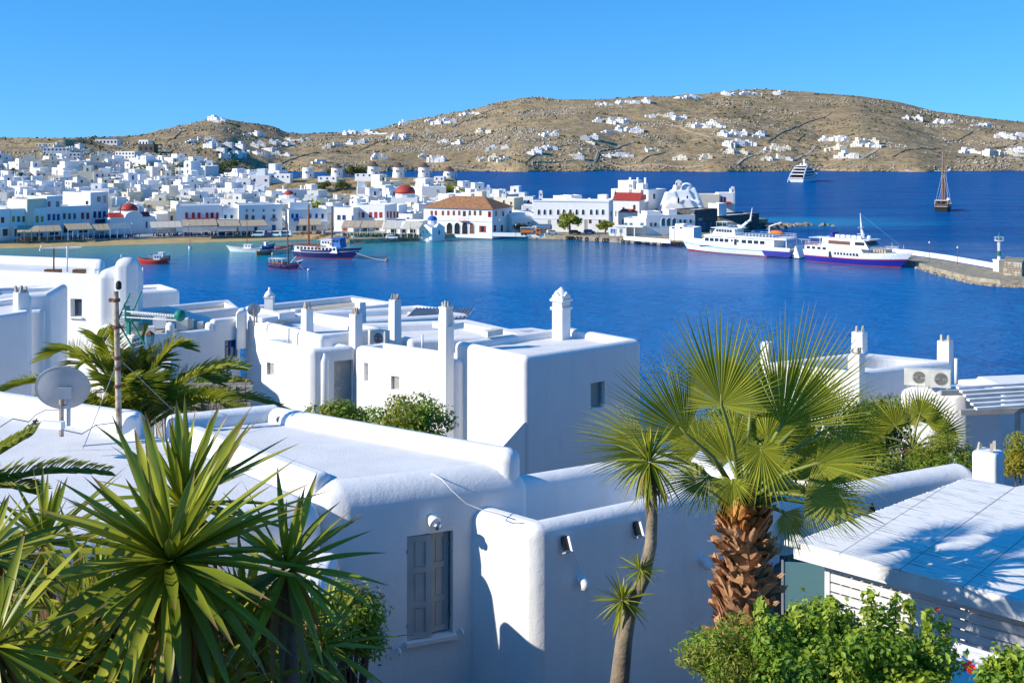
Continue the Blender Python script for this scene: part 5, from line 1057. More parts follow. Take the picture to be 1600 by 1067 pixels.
for s in (-1, 1):
    n = 10; b = MB(); pts = [(-1 + 22 * t, s * (7.2 - 2.2 * t), .5 + 14.5 * math.sin(t * math.pi / 2)) for t in np.linspace(0, 1, n)]
    for (x0, y0, z0), (x1, y1, z1) in zip(pts[:-1], pts[1:]): b.hexa([V(x0, y0, z0 - 1.0), V(x1, y1, z1 - 1.0), V(x1, y1 + s * .5, z1 - 1.0), V(x0, y0 + s * .5, z0 - 1.0), V(x0, y0, z0 + .9), V(x1, y1, z1 + .9), V(x1, y1 + s * .5, z1 + .9), V(x0, y0 + s * .5, z0 + .9)])
    b.build('sweeping_fin', 'boat_white', r)
MB().tube([(25, 0, 15.6), (26, 0, 21)], [1.6, .4], 8).build('mast', 'boat_white', r); MB().lathe([(.3, -1), (1.5, -.5), (1.6, .4), (.9, 1.3), (.1, 1.6)], (25.5, 0, 20.5), 12).build('radar_dome', 'boat_white', r, 50)
for s in (-1, 1): MB().lathe([(.3, -.9), (1.3, -.4), (1.3, .4), (.1, 1.3)], (23, s * 2.6, 16.6), 10).build('radar_dome', 'boat_white', r, 50)
# two masted sailing ship at anchor
P = G(1470, 331); r = empty('sailing_ship', P, R(62), 'dark hulled two masted sailing ship anchored on the open sea', 'ship')
make_hull(r, 21, 7.4, lambda t: 3.0 + 1.6 * t * t + .7 * max(0, .3 - t), [('lower_hull', 'car_black', 0, .8), ('rail_band', 'boat_white', .8, .87), ('bulwark', 'car_black', .87, 1)], .8, .2, -.6, 2.2, .35, 'wood_grey')
b = MB(); rounded(b, 1.5, 9, -2.4, 2.4, 2.4, 5.0, .4, .1); b.build('deckhouse', 'varnish', r); MB().box((5, 0, 5.3), (9, 6.2, .18)).build('awning_roof', 'canvas_white', r); window_row(r, 2, 8.5, 4, .9, .7, 4.2, 2.4)
MB().box((1.42, 0, 4.1), (.06, 3.6, .9)).build('stern_window', 'glass_dark', r)
b = MB(); [b.tube([(x, y, 2.8), (x, y, 5.3)], .08, 4) for x in (.8, 9) for y in (-2.9, 2.9)]; b.build('awning_post', 'boat_white', r)
for x, h in ((6.5, 31), (14, 28.5)): MB().tube([(x, 0, 2), (x, 0, h)], [.40, .22], 8).build('mast', 'wood_brown', r)
MB().box((7, -2.6, 5.9), (3, 1.2, 1.0)).build('tender', 'boat_white', r); MB().tube([(6.5, -4, 19.5), (6.5, 4, 19.5)], .1, 5).build('spreader', 'boat_white', r)
b = MB(); [b.tube([p, q], .045, 4) for p, q in (((6.5, 0, 30), (0, 0, 4)), ((6.5, 0, 19.5), (5, -3.4, 3)), ((6.5, 0, 19.5), (5, 3.4, 3)), ((14, 0, 28), (25, 0, 6)), ((14, 0, 19), (13, -3.2, 3)), ((14, 0, 19), (13, 3.2, 3)), ((6.5, 0, 30), (14, 0, 26)))]; b.build('rigging', 'white_paint', r)
MB().tube([(20.5, 0, 4.6), (27, 0, 6.6)], [.25, .12], 6).build('bowsprit', 'varnish', r); MB().lathe([(.3, -.5), (.9, 0), (.3, .5)], (6.5, -3.2, 20), 8).build('lantern_ball', 'white_paint', r, 40)
# ---------------------------------------------------------------- pier with beacon
def zc(px, py, z): return G(px, py, z)
near = [(1150, 388.5), (1300, 396), (1424, 408), (1465, 420.5), (1520, 434), (1562, 438.5), (1640, 440)]; far = [(1150, 382), (1300, 388), (1420, 396.5), (1480, 405), (1556, 418.5), (1600, 424), (1650, 430)]
pn = [G(x, y - 1, 1.5) for x, y in near]; pf = [G(x, y + 3, 1.5) for x, y in far]; b = MB(); n = len(pn)
b.add(pn + pf, [(i, i + 1, n + i + 1, n + i) for i in range(n - 1)]); b.add(pn + [p - V(0, .5, 2.5) for p in pn], [(i + 1, i, n + i, n + i + 1) for i in range(n - 1)]); b.add(pf + [p - V(0, 0, 2.5) for p in pf], [(i, i + 1, n + i + 1, n + i) for i in range(n - 1)])
b.add([pn[0], pf[0], pf[0] - V(0, 0, 2.5), pn[0] - V(0, .5, 2.5)], [(0, 1, 2, 3)]); b.add([pn[-1], pf[-1], pf[-1] - V(0, 0, 2.5), pn[-1] - V(0, .5, 2.5)], [(3, 2, 1, 0)])
tag(b.build('pier', 'quay_stone'), kind='structure')
b = MB(); P0 = [G(x, y + 1.2, 1.5) for x, y in far[1:5]]
for p, q in zip(P0[:-1], P0[1:]):
    d = (q - p).normalized(); nn = V(-d.y, d.x, 0) * .25; z = V(0, 0, 1.35); b.hexa([p - nn, q - nn, q + nn, p + nn, p - nn + z, q - nn + z, q + nn + z, p + nn + z])
tag(b.build('pier_parapet', 'plaster_far'), 'long white parapet wall along the seaward side of the pier', 'wall')
rs2 = random.Random(8); b = MB()
for i in range(170):
    t = rs2.random() ** .8; k = 2 + t * 3.6; j = min(int(k), 5); p = pn[j].lerp(pn[j + 1], k - j) + V(rs2.uniform(-1, 1), -rs2.uniform(.2, 1.6), -1.5); rr = rs2.uniform(.35, .9); c0 = len(b.v); b.lathe([(rr, -rr * .5), (rr * 1.05, .1), (rr * .6, rr * .6)], p, 6, rot=rs2.random() * 6)
    for q in range(c0, len(b.v)): b.v[q] += V(rs2.gauss(0, .1), rs2.gauss(0, .1), rs2.gauss(0, .1)) * rr
tag(b.build('pier_rocks', 'rock'), kind='stuff')
for px, py in ((1452, 411), (1461, 413), (1470, 415), (1477, 416.5), (1483, 418), (1493, 420.5)): tyre(G(px, py, 1.0) + V(0, -.4, -.2), (.1, -1, 0), .6, 'black tyre fender hung on the pier edge')
lamp_post(G(1452, 405, 1.5), 4.4, 'rusty lamp post on the pier nearest the ferry bow', 'pier lamps'); lamp_post(G(1496, 414, 1.5), 4.4, 'rusty lamp post halfway along the pier', 'pier lamps')
r = empty('harbour_beacon', G(1561, 424, 1.5), R(20), 'white harbour beacon tower with green band and gallery at the pier end', 'beacon')
MB().box((0, 0, 1.4), (2.0, 2.0, 2.8)).box((0, 0, 2.9), (2.3, 2.3, .2)).build('plinth', 'plaster_far', r)
for z0, z1, mt, nm in ((3, 3.9, 'boat_white', 'lower_shaft'), (3.9, 5.2, 'beacon_green', 'green_band'), (5.2, 7.6, 'boat_white', 'upper_shaft')): MB().lathe([(.42, z0), (.40, z1)], (0, 0, 0), 14).build(nm, mt, r, 40)
MB().lathe([(.45, 7.6), (1.15, 7.75), (1.15, 7.85)], (0, 0, 0), 14).build('gallery', 'boat_white', r, 30); b = MB()
for k in range(8): t = k * math.pi / 4; b.tube([(1.1 * math.cos(t), 1.1 * math.sin(t), 7.85), (1.1 * math.cos(t), 1.1 * math.sin(t), 8.7)], .035, 4)
n = 16; [b.tube([(1.1 * math.cos(2 * math.pi * k / n), 1.1 * math.sin(2 * math.pi * k / n), 8.7), (1.1 * math.cos(2 * math.pi * (k + 1) / n), 1.1 * math.sin(2 * math.pi * (k + 1) / n), 8.7)], .035, 4) for k in range(n)]; b.build('gallery_rail', 'boat_white', r)
MB().lathe([(.28, 7.85), (.28, 8.6), (.4, 8.65), (.32, 9.0), (.1, 9.3), (.06, 10.0)], (0, 0, 0), 10).build('lantern', 'beacon_green', r, 40); b = MB(); [b.tube([(-.75, y, 2.9), (-.62, y, 7.7)], .03, 4) for y in (-.2, .2)]; [b.tube([(-.72, -.2, 3.2 + k * .4), (-.72, .2, 3.2 + k * .4)], .025, 4) for k in range(11)]; b.build('ladder', 'rust', r)
Q = [G(1569, 430, 1.5), G(1597, 432, 1.5), G(1602, 424, 1.5), G(1572, 421, 1.5)]
r = empty('stone_blockhouse', (Q[0] + Q[2]) / 2, 0, 'low rough stone platform beside the harbour beacon', 'platform'); b = MB(); rs2 = random.Random(2); zt = 3.4
b.prism([p - r.location for p in Q], -.5, zt - .02); b.build('core', 'quay_stone', r)
stm = [MB().box((0, 0, 0), (1, 1, 1)).mesh('stone', 'stone_pale'), MB().box((0, 0, 0), (1, .9, .9)).mesh('stone', 'rock')]
for a_, c_ in ((Q[0], Q[1]), (Q[3], Q[0])):
    d = (c_ - a_); Ln = d.length; d.normalize(); rz = math.atan2(d.y, d.x)
    for j in range(6):
        x = 0
        while x < Ln - .2:
            w = min(rs2.uniform(.5, 1.0), Ln - x); inst('stone', rs2.choice(stm), r, TRS(a_ - r.location + d * (x + w / 2) + V(0, 0, .28 + j * .56), rz, (w - .06, .3 + rs2.random() * .12, .5))); x += w
# ---------------------------------------------------------------- near hillside (ground under the houses)
GD = [-12, 0, 5, 8, 10, 14, 17, 22, 30, 40, 50, 62, 80, 105, 130]; GZ = [33.2, 32.9, 31.3, 30.0, 29.2, 27.7, 27.0, 25.6, 24.3, 22.6, 20.5, 14, 4, -6, -12]
def gz(x, y): return float(np.interp(y, GD, GZ)) + .15 * math.sin(x * .9 + y * .5) * min(1, max(0, y / 8))
simple('soil', (.15, .115, .08), .95, .3, .8, bumps=(6, .8, .08))
b = MB(); nx, ny = 70, 70; xs_ = np.linspace(-75, 75, nx); ys_ = np.linspace(-12, 130, ny)
b.add([(x, y, gz(x, y)) for y in ys_ for x in xs_], [(j * nx + i, j * nx + i + 1, (j + 1) * nx + i + 1, (j + 1) * nx + i) for j in range(ny - 1) for i in range(nx - 1)])
tag(b.build('ground', 'soil', smooth=True), kind='structure')
# ---------------------------------------------------------------- rounded plaster volumes
def offset_poly(poly, w):
    n = len(poly); out = []
    for i in range(n):
        p0, p1, p2 = Vector(poly[i - 1][:2]), Vector(poly[i][:2]), Vector(poly[(i + 1) % n][:2])
        d1 = (p1 - p0).normalized(); d2 = (p2 - p1).normalized(); n1 = Vector((-d1.y, d1.x)); n2 = Vector((-d2.y, d2.x))
        bis = (n1 + n2).normalized(); out.append(p1 + bis * (w / max(.35, bis.dot(n1))))
    return out
def volume(name, poly, z0, z1, par=.3, pw=.32, r=.15, parent=None, mats=('plaster', 'roof_screed'), cuts=(), seg=4, vr=None, topmat=0):
    """rounded white-washed block; par>0 sinks the roof behind a soft parapet. cuts: (centre, dims, rz) openings"""
    org = parent.location.copy() if parent is not None else Vector((sum(p[0] for p in poly) / len(poly), sum(p[1] for p in poly) / len(poly), z0))
    n = len(poly); bm = bmesh.new(); mk = lambda p, z: bm.verts.new((p[0] - org.x, p[1] - org.y, z - org.z))
    lo = [mk(p, z0) for p in poly]; hi = [mk(p, z1) for p in poly]
    for i in range(n): bm.faces.new((lo[i], lo[(i + 1) % n], hi[(i + 1) % n], hi[i]))
    bm.faces.new(lo[::-1]); bev = []
    if par > 0:
        ip = offset_poly(poly, pw); it = [mk(p, z1) for p in ip]; ib = [mk(p, z1 - par) for p in ip]
        for i in range(n):
            j = (i + 1) % n; bm.faces.new((hi[i], hi[j], it[j], it[i])); bm.faces.new((it[i], it[j], ib[j], ib[i]))
        f = bm.faces.new(ib); f.material_index = 1
        bev += [e for e in bm.edges if all(v in it for v in e.verts)]
    else: f = bm.faces.new(hi); f.material_index = topmat
    bev += [e for e in bm.edges if all(v in hi for v in e.verts)]
    vert = [e for e in bm.edges if (e.verts[0] in lo and e.verts[1] in hi) or (e.verts[1] in lo and e.verts[0] in hi)]
    bmesh.ops.bevel(bm, geom=bev + vert, offset=min(r, pw * .48) if par > 0 else r, segments=seg, profile=.5, affect='EDGES', clamp_overlap=True)
    bmesh.ops.recalc_face_normals(bm, faces=bm.faces)
    me = bpy.data.meshes.new(name); bm.to_mesh(me); bm.free(); setmat(me, list(mats)); finish(me, True)
    o = bpy.data.objects.new(name, me); COL.objects.link(o)
    if parent is not None: o.parent = parent
    else: o.location = org
    if cuts:
        tmp = []
        for c, d, rz in cuts:
            k = MB().box((0, 0, 0), d).build('cutter', mats[0]); k.location = Vector(c) - (org if parent is not None else Vector((0, 0, 0))); k.rotation_euler.z = rz
            if parent is not None: k.parent = parent
            md = o.modifiers.new('cut', 'BOOLEAN'); md.object = k; md.solver = 'EXACT'; tmp.append(k)
        bpy.context.view_layer.update(); dg = bpy.context.evaluated_depsgraph_get()
        nm = bpy.data.meshes.new_from_object(o.evaluated_get(dg)); o.modifiers.clear(); o.data = nm
        for k in tmp: bpy.data.objects.remove(k, do_unlink=True)
        finish(nm, 32)
    else:
        me.set_sharp_from_angle(angle=R(60))
    w = o.modifiers.new('even_normals', 'WEIGHTED_NORMAL'); w.keep_sharp = True; w.weight = 80
    return o
def quad3(l, c, r, Z):
    L, C, Rr = G(*l, Z), G(*c, Z), G(*r, Z); return [C, Rr, Rr + L - C, L]
def on_line(p, q, px):   # point of the ground line p-q seen at pixel column px
    k = (px - CX) / F; d = q - p; t = (k * p.y - p.x) / (d.x - k * d.y); return p + d * t
def face_spot(p, q, px0, px1, py0, py1, thick=.5):
    """opening on the vertical face p-q between the given pixel bounds -> centre, dims, rz, outward normal"""
    a, c = on_line(p, q, px0), on_line(p, q, px1); m = (a + c) / 2; z0 = CH - (py1 - HY) * m.y / F; z1 = CH - (py0 - HY) * m.y / F
    d = (c - a); w = Vector((d.x, d.y, 0)).length; rz = math.atan2(d.y, d.x); nrm = V(d.y, -d.x, 0).normalized()
    return V(m.x, m.y, (z0 + z1) / 2), (w, thick, z1 - z0), rz, nrm
def slab(root, name, mat, c, dims, rz, off=0, nrm=None, mesh=None):
    o = inst(name, mesh or unit_box(mat), root, Matrix.Translation(Vector(c) - root.location + (nrm * off if nrm is not None else V(0, 0, 0))) @ Matrix.Rotation(rz, 4, 'Z') @ Matrix.Diagonal((*dims, 1))); return o
def crown_stones(parent, c, w, rng, n=3, mat='stone_pale', s=1.0):
    for k in range(n):
        a = k * 2 * math.pi / n + .5; h = rng.uniform(.16, .26) * s; b = MB()
        b.hexa([V(-.06, -.04, -.05), V(.06, -.04, -.05), V(.06, .04, -.05), V(-.06, .04, -.05), V(-.035, -.03, h), V(.025, -.03, h * .9), V(.03, .03, h * .95), V(-.03, .03, h)])
        o = b.build('crown_stone', mat, parent); o.location = Vector(c) + V(math.cos(a) * w * .36, math.sin(a) * w * .36, 0); o.rotation_euler = (rng.uniform(-.15, .15), rng.uniform(-.15, .15), rng.uniform(0, 3)); o.scale = (s, s, 1)
def chimney(parent, px, ytop, ybase, wpx, D, rz=R(-42), stones=3, taper=.86, seed=1, extra=1.0, deep=1.0):
    """square white-washed chimney shaft with upright stones on top, standing on a roof"""
    rng = random.Random(seed); P = W(px, ybase, D); zt = CH - (ytop - HY) * D / F; w = wpx * D / F / 1.36
    M = Matrix.Rotation(rz, 3, 'Z'); ps = []
    base = [M @ V(sx * w / 2, sy * w * deep / 2, 0) + V(P.x, P.y, 0) for sx, sy in ((-1, -1), (1, -1), (1, 1), (-1, 1))]
    o = volume('chimney', [(p.x, p.y) for p in base], P.z - extra, zt, 0, .3, .035, parent, seg=2)
    loc = V(P.x, P.y, zt) - parent.location
    for v in o.data.vertices:
        if v.co.z > loc.z - .2: v.co.x = loc.x + (v.co.x - loc.x) * taper; v.co.y = loc.y + (v.co.y - loc.y) * taper
    crown_stones(o, loc, w * taper, rng, stones)
    return o
def ac_unit(px, py, wpx, D, rz, label, rust=False):
    P = W(px, py, D); w = wpx * D / F; h = w * .72; r = empty('air_conditioner', P, rz, label, 'air conditioner')
    MB().box((0, 0, h / 2 + .04), (w, w * .38, h)).build('casing', 'ac_white', r); MB().box((w * .12, -w * .19, h / 2 + .04), (w * .70, .02, h * .88)).build('front_panel', 'ac_white', r)
    n = 18; cx_ = w * .12; b = MB(); b.add([(cx_ + math.cos(t) * h * .38, -w * .19 - .013, h / 2 + .04 + math.sin(t) * h * .38) for t in np.arange(n) * 2 * math.pi / n], [tuple(range(n))]); b.build('fan_opening', 'car_black', r)
    b = MB()
    for q in (.14, .24, .34): 
        pts = [(cx_ + math.cos(t) * h * q, -w * .19 - .02, h / 2 + .04 + math.sin(t) * h * q) for t in np.arange(n + 1) * 2 * math.pi / n]; b.tube(pts, .008, 4, False)
    b.tube([(cx_ - h * .38, -w * .19 - .02, h / 2 + .04), (cx_ + h * .38, -w * .19 - .02, h / 2 + .04)], .008, 4); b.build('fan_grille', 'ac_white', r)
    b = MB(); [b.box((-w * .505, 0, h * (.2 + .12 * k)), (.015, w * .3, h * .06)) for k in range(6)]; b.build('side_vent', 'rust' if rust else 'grey_metal', r)
    b = MB(); [b.box((x, 0, .01), (.06, w * .36, .06)) for x in (-w * .35, w * .35)]; b.build('foot', 'grey_metal', r); return r
def pipe(pts, r_, name, label, mat='white_paint', cat='pipe', n=6):
    P = [Vector(p) for p in pts]; return tag(MB(P[0]).tube(P, r_, n).build(name, mat, smooth=True), label, cat)
W48 = R(-42)
# ================================================================ mid-distance houses (30-60 m)
# --- house with the fancy chimney (centre)
Z = 27.9; q = quad3((708, 533), (820, 557), (1003, 530), Z); hC = empty('harbour_house', V(q[0].x, q[0].y, 22.5), 0, 'big white cube house with tall arcaded chimney and deep blue shaded wall', 'house')
sp = face_spot(q[0], q[1], 923, 945, 597, 637, .5); volume('wall', q, 22.3, Z, .26, .42, .2, hC, cuts=[(sp[0], sp[1], sp[2])])
slab(hC, 'window_pane', 'glass_teal', sp[0], (sp[1][0] * 1.02, .04, sp[1][2] * 1.02), sp[2], -.2, sp[3]); 
for k in (-.48, .48): slab(hC, 'window_frame', 'shutter_grey', sp[0] + V(math.cos(sp[2]), math.sin(sp[2]), 0) * sp[1][0] * k, (.05, .06, sp[1][2]), sp[2], -.17, sp[3])
# sloping stair cheek flush with the shaded wall
C0 = q[0]; d = (q[3] - q[0]).normalized(); nn = V(q[1].x - q[0].x, q[1].y - q[0].y, 0).normalized(); nl = V(-nn.y, nn.x, 0) * -1
zA = CH - (659 - HY) * C0.y / F; e0 = C0 + nn * .01; e1 = on_line(q[0] - nn * 6, q[1], 740)
b = MB(hC.location); t_ = V(-nn.y, nn.x, 0) * .3
b.hexa([V(e1.x, e1.y, 22), V(e0.x, e0.y, 22), V(e0.x, e0.y, 22) + t_, V(e1.x, e1.y, 22) + t_, V(e1.x, e1.y, zA - 1.5), V(e0.x, e0.y, zA), V(e0.x, e0.y, zA) + t_, V(e1.x, e1.y, zA - 1.5) + t_]); b.build('stair_cheek', 'plaster', hC)
# arcaded chimney
P = W(877, 532, 42.6); s_ = 42.6 / F; M = Matrix.Rotation(W48, 3, 'Z'); ch = empty('arcaded_chimney', P - hC.location, W48); ch.parent = hC
w = 27 * s_ / 1.33; H = lambda y: (532 - y) * s_
b = MB(); b.box((0, 0, H(505)), (w, w, H(482) + .9)); o = b.build('shaft', 'plaster', ch)
o.location.z = -.0; MB().box((0, 0, H(481.5)), (w * 1.22, w * 1.22, .10)).build('lower_cornice', 'plaster', ch)
for i in range(4):
    for j in range(4):
        if i in (0, 3) or j in (0, 3): MB().box(((i - 1.5) * w * .30, (j - 1.5) * w * .30, H(474.5)), (w * .10, w * .10, H(469.5) - H(479.5))).build('arcade_post', 'plaster', ch)
MB().box((0, 0, H(468.5)), (w * 1.26, w * 1.26, .08)).build('upper_cornice', 'plaster', ch); MB().box((0, 0, H(474.5)), (w * .5, w * .5, H(470) - H(479))).build('flue', 'stone_pale', ch)
for k in range(4):
    a = k * math.pi / 2; Mz = Matrix.Rotation(a, 3, 'Z'); g = w * .56; zt = H(468) + .03
    for pts in (((-g, 0), (-g * .62, 0), (0, .15), (0, .27)), ((g, 0), (0, .27), (0, .15), (g * .62, 0))):
        b = MB(); vs_ = [Mz @ V(x, -g + yy, zt + z) for yy in (0, .09) for x, z in pts]; b.add(vs_, [(0, 1, 2, 3), (7, 6, 5, 4), (0, 4, 5, 1), (1, 5, 6, 2), (2, 6, 7, 3), (3, 7, 4, 0)]); b.build('gable_arch', 'plaster', ch)
MB().lathe([(w * .60, H(468) + .05), (w * .56, H(463)), (w * .44, H(457)), (w * .27, H(452.5)), (w * .12, H(450)), (.02, H(448.5))], (0, 0, 0), 16).build('cap', 'plaster', ch, True)
# --- joined house left of it with the stone topped chimney
Z = 27.35; q = quad3((553, 540), (713, 563), (760, 556), Z); hB = empty('harbour_house', V(q[0].x, q[0].y, 22.5), 0, 'white house with niche, small window and tall buttress chimney', 'house')
sp = face_spot(q[3], q[0], 611, 624, 588, 609, .5); niche = face_spot(q[3], q[0], 569, 575, 567, 595, .3)
volume('wall', q, 22.3, Z, .3, .4, .2, hB, cuts=[sp[:3], niche[:3]]); slab(hB, 'window_shutter', 'door_grey', sp[0], (sp[1][0] * .55, .04, sp[1][2]), sp[2] + .25, -.12, sp[3]); slab(hB, 'window_pane', 'glass_dark', sp[0], (sp[1][0], .03, sp[1][2]), sp[2], -.22, sp[3])
D = 40.0; cx0 = W(697, 0, D).x; M = Matrix.Rotation(W48, 3, 'Z'); w = 25 * D / F / 1.36; zt = CH - (508 - HY) * D / F
poly = [M @ V(sx * w / 2, sy * w / 2, 0) + V(cx0, D, 0) for sx, sy in ((-1, -1), (1, -1), (1, 1), (-1, 1))]; o = volume('buttress_chimney', [(p.x, p.y) for p in poly], 23.3, zt, 0, .3, .04, hB, seg=2)
cap = CH - (482 - HY) * D / F; b = MB(hB.location); a4 = [V(p.x, p.y, zt) for p in poly]; tp = [V(cx0, D, cap) + (p - V(cx0, D, zt)) * .8 for p in a4]; tp = [V(p.x, p.y, cap) for p in tp]
for i in (0, 2):
    j = (i + 1) % 4; p0, p1, t0, t1 = a4[i], a4[j], tp[i], tp[j]; inn = (V(cx0, D, zt) - (p0 + p1) / 2).normalized() * .09; b.hexa([p0, p1, p1 + inn, p0 + inn, t0, t1, t1 + inn, t0 + inn])
b.build('flue_cheek', 'plaster', hB); b = MB(hB.location); b.box((cx0, D, cap + .03), (w * .95, w * .95, .07), W48); o = b.build('flue_cap', 'plaster', hB); crown_stones(o, V(cx0, D, cap + .06) - hB.location, w * .8, random.Random(4), 3)
ac_unit(592, 541, 33, 44, R(-30), 'air conditioner on the roof left of the buttress chimney')
# --- left house of the row with the grey door
Z = 27.3; q = quad3((405, 530), (487, 546), (557, 540), Z); hA = empty('harbour_house', V(q[0].x, q[0].y, 22.5), 0, 'white house with rounded corner and pale grey panelled door', 'house')
sp = face_spot(q[3], q[0], 417, 428, 567, 586, .5); dr = face_spot(q[0], q[1], 522, 552, 563, 650, .7)
volume('wall', q, 22.3, Z, .3, .4, .2, hA, cuts=[sp[:3], dr[:3]]); slab(hA, 'window_shutter', 'door_grey', sp[0], (sp[1][0] * .5, .04, sp[1][2]), sp[2] + .3, -.12, sp[3]); slab(hA, 'window_pane', 'glass_dark', sp[0], (sp[1][0], .03, sp[1][2]), sp[2], -.22, sp[3])
do = slab(hA, 'door', 'door_grey', dr[0], (dr[1][0], .05, dr[1][2]), dr[2], -.28, dr[3]); ax = V(math.cos(dr[2]), math.sin(dr[2]), 0)
for kx in (-.24, .24):
    for kz, hz in ((.27, .36), (-.05, .16), (-.34, .28)): slab(hA, 'door_panel', 'door_grey', dr[0] + ax * kx * dr[1][0] + V(0, 0, kz * dr[1][2]), (dr[1][0] * .38, .03, dr[1][2] * hz * .8), dr[2], -.245, dr[3])
slab(hA, 'door_handle', 'grey_metal', dr[0] + ax * .4 * dr[1][0] - V(0, 0, .05), (.06, .06, .06), dr[2], -.22, dr[3])
b = MB(hA.location); p0 = on_line(q[0], q[1], 507); b.tube([V(p0.x, p0.y, 22.5), V(p0.x, p0.y, CH - (565 - HY) * p0.y / F), V(p0.x, p0.y, CH - (552 - HY) * p0.y / F)], [.16, .16, .05], 10); b.build('jamb_pilaster', 'plaster', hA, True)
q2 = quad3((384, 497), (500, 525), (600, 512), 27.65); volume('upper_wall', q2, 22.4, 27.65, .3, .4, .2, hA)
chimney(hA, 480, 482, 522, 22, 45.5, stones=3, seed=2); chimney(hA, 556, 490, 548, 24, 43.6, stones=4, seed=3); chimney(hA, 617, 468, 505, 22, 47, stones=4, seed=5)
pipe([W(451, 537, 44.2), W(451, 513, 44.2)], .045, 'vent_pipe', 'thin white vent pipe on the terrace of the grey door house'); pipe([W(660, 549, 42.8), W(660, 523, 42.8)], .045, 'vent_pipe', 'thin white vent pipe left of the buttress chimney')
# --- roofs behind, down to the water
def back_block(name, label, l, c, r_, Z, par=.3, floor='roof_screed', z0=20, cat='house', pw=.4):
    q = quad3(l, c, r_, Z); h = empty(name, V(q[0].x, q[0].y, z0), 0, label, cat); volume('wall', q, z0, Z, par, pw, .18, h, mats=('plaster', floor)); return h, q
hb1, q = back_block('roof_house', 'white flat house with sunken roof right behind the grey door house', (545, 505), (640, 530), (840, 522), 26.9, .4)
hb2, q = back_block('roof_house', 'white roof terrace with long parapets behind the chimneys', (470, 487), (560, 500), (735, 490), 26.6, .35)
hb3, q = back_block('roof_house', 'white flat roof with beige floor near the water, upper row', (380, 478), (450, 492), (625, 473), 26.6, .3, 'roof_beige')
hb4, q = back_block('roof_house', 'low beige floored roof beside the corrugated shed', (690, 520), (760, 532), (905, 522), 26.3, .18, 'roof_beige')
hb5, q = back_block('roof_house', 'white roof with rounded hump between grey door house and water', (580, 482), (660, 492), (735, 486), 26.3, .1)
chimney(hb3, 462, 483, 500, 18, 49, stones=0, seed=7); chimney(hb2, 563, 472, 490, 20, 53, stones=0, seed=8)
P = W(421, 480, 58); r = empty('arcaded_chimney', P - hb3.location); r.parent = hb3; MB().box((0, 0, .1), (.42, .42, .8)).build('shaft', 'plaster', r); MB().box((0, 0, .53), (.5, .5, .06)).build('cornice', 'plaster', r); MB().lathe([(.28, .56), (.2, .72), (.06, .86), (.05, 1.0)], (0, 0, 0), 8).build('cap', 'plaster', r, True)
for px, py, w, h, D, lb in ((442, 498, 22, 11, 48, 'white roof box on the beige roof behind the chimneys'), (412, 500, 34, 6, 47, 'long low white roof ledge beside the roof box'), (769, 524, 14, 9, 41.5, 'rusty pale metal box on the roof left of the arcaded chimney'), (700, 512, 40, 9, 48, 'rounded white roof hump behind the buttress chimney')):
    P = W(px, py, D); o = MB().box((0, 0, h * D / F / 2), (w * D / F, .8, h * D / F), W48).build('roof_box', 'ac_white' if 'rusty' in lb else 'plaster'); o.location = P; tag(o, lb, 'roof box')
# corrugated shed roof
P = W(685, 494, 56); r = empty('shed_roof', P, R(-6), 'grey corrugated sheet roof over a small shed by the water', 'shed'); b = MB(); n = 34; wd = 2.9
vs_ = []; 
for i in range(n + 1):
    x = -wd / 2 + wd * i / n; z = .035 * math.sin(i * math.pi / 1.0 + math.pi / 2); vs_ += [V(x, -.9, z), V(x + .2, 1.0, z + .25)]
b.add(vs_, [(2 * i, 2 * i + 2, 2 * i + 3, 2 * i + 1) for i in range(n)]); b.build('sheet', 'grey_metal', r); MB().box((.2, 0, -.55), (2.2, 1.2, 1.0)).build('hut', 'shutter_teal', r)
# satellite dish function
def dish(P, rad, rz, tilt, label, poleh=.9):
    r = empty('satellite_dish', P, rz, label, 'satellite dish'); M = Matrix.Rotation(tilt, 3, 'X')
    prof = [(rad * t, rad * .22 * t * t) for t in np.linspace(.02, 1, 9)]; c = V(0, 0, poleh); b = MB()
    ax = M @ V(0, 1, 0); b.lathe(prof + [(rad * 1.02, rad * .22), (rad * 1.02, rad * .22 - .015)] + [(rad * t, rad * .22 * t * t - .012) for t in np.linspace(1, .02, 9)], c, 36, ax=ax); o = b.build('reflector', 'dish_grey', r, 50)
    MB().lathe([(rad * .86, rad * .155 - .022), (rad * .89, rad * .155 + .0)], c, 36, ax=ax).f and None
    MB().tube([(0, -.06, -.3), (0, -.06, poleh)], .035, 8).build('pole', 'steel_pole', r); MB().box((.1, -.06, poleh - .25), (.05, .05, .5)).box((.05, -.05, poleh - .02), (.18, .09, .16)).box((0.05, -.05, poleh - .22), (.16, .08, .05)).build('bracket', 'dish_grey', r)
    tip = c + ax * rad * 1.0; MB().tube([c + M @ V(0, 0, -rad * .95) + ax * rad * .2, tip - V(0, 0, rad * .2)], .018, 6).build('feed_arm', 'dish_grey', r); MB().lathe([(.03, -.08), (.05, 0), (.03, .06)], tip - V(0, 0, rad * .2), 8, ax=-ax).build('receiver', 'dish_grey', r)
dish(W(397, 497, 46), .26, R(20), .35, 'small grey satellite dish on the roof left of the grey door house', .32)
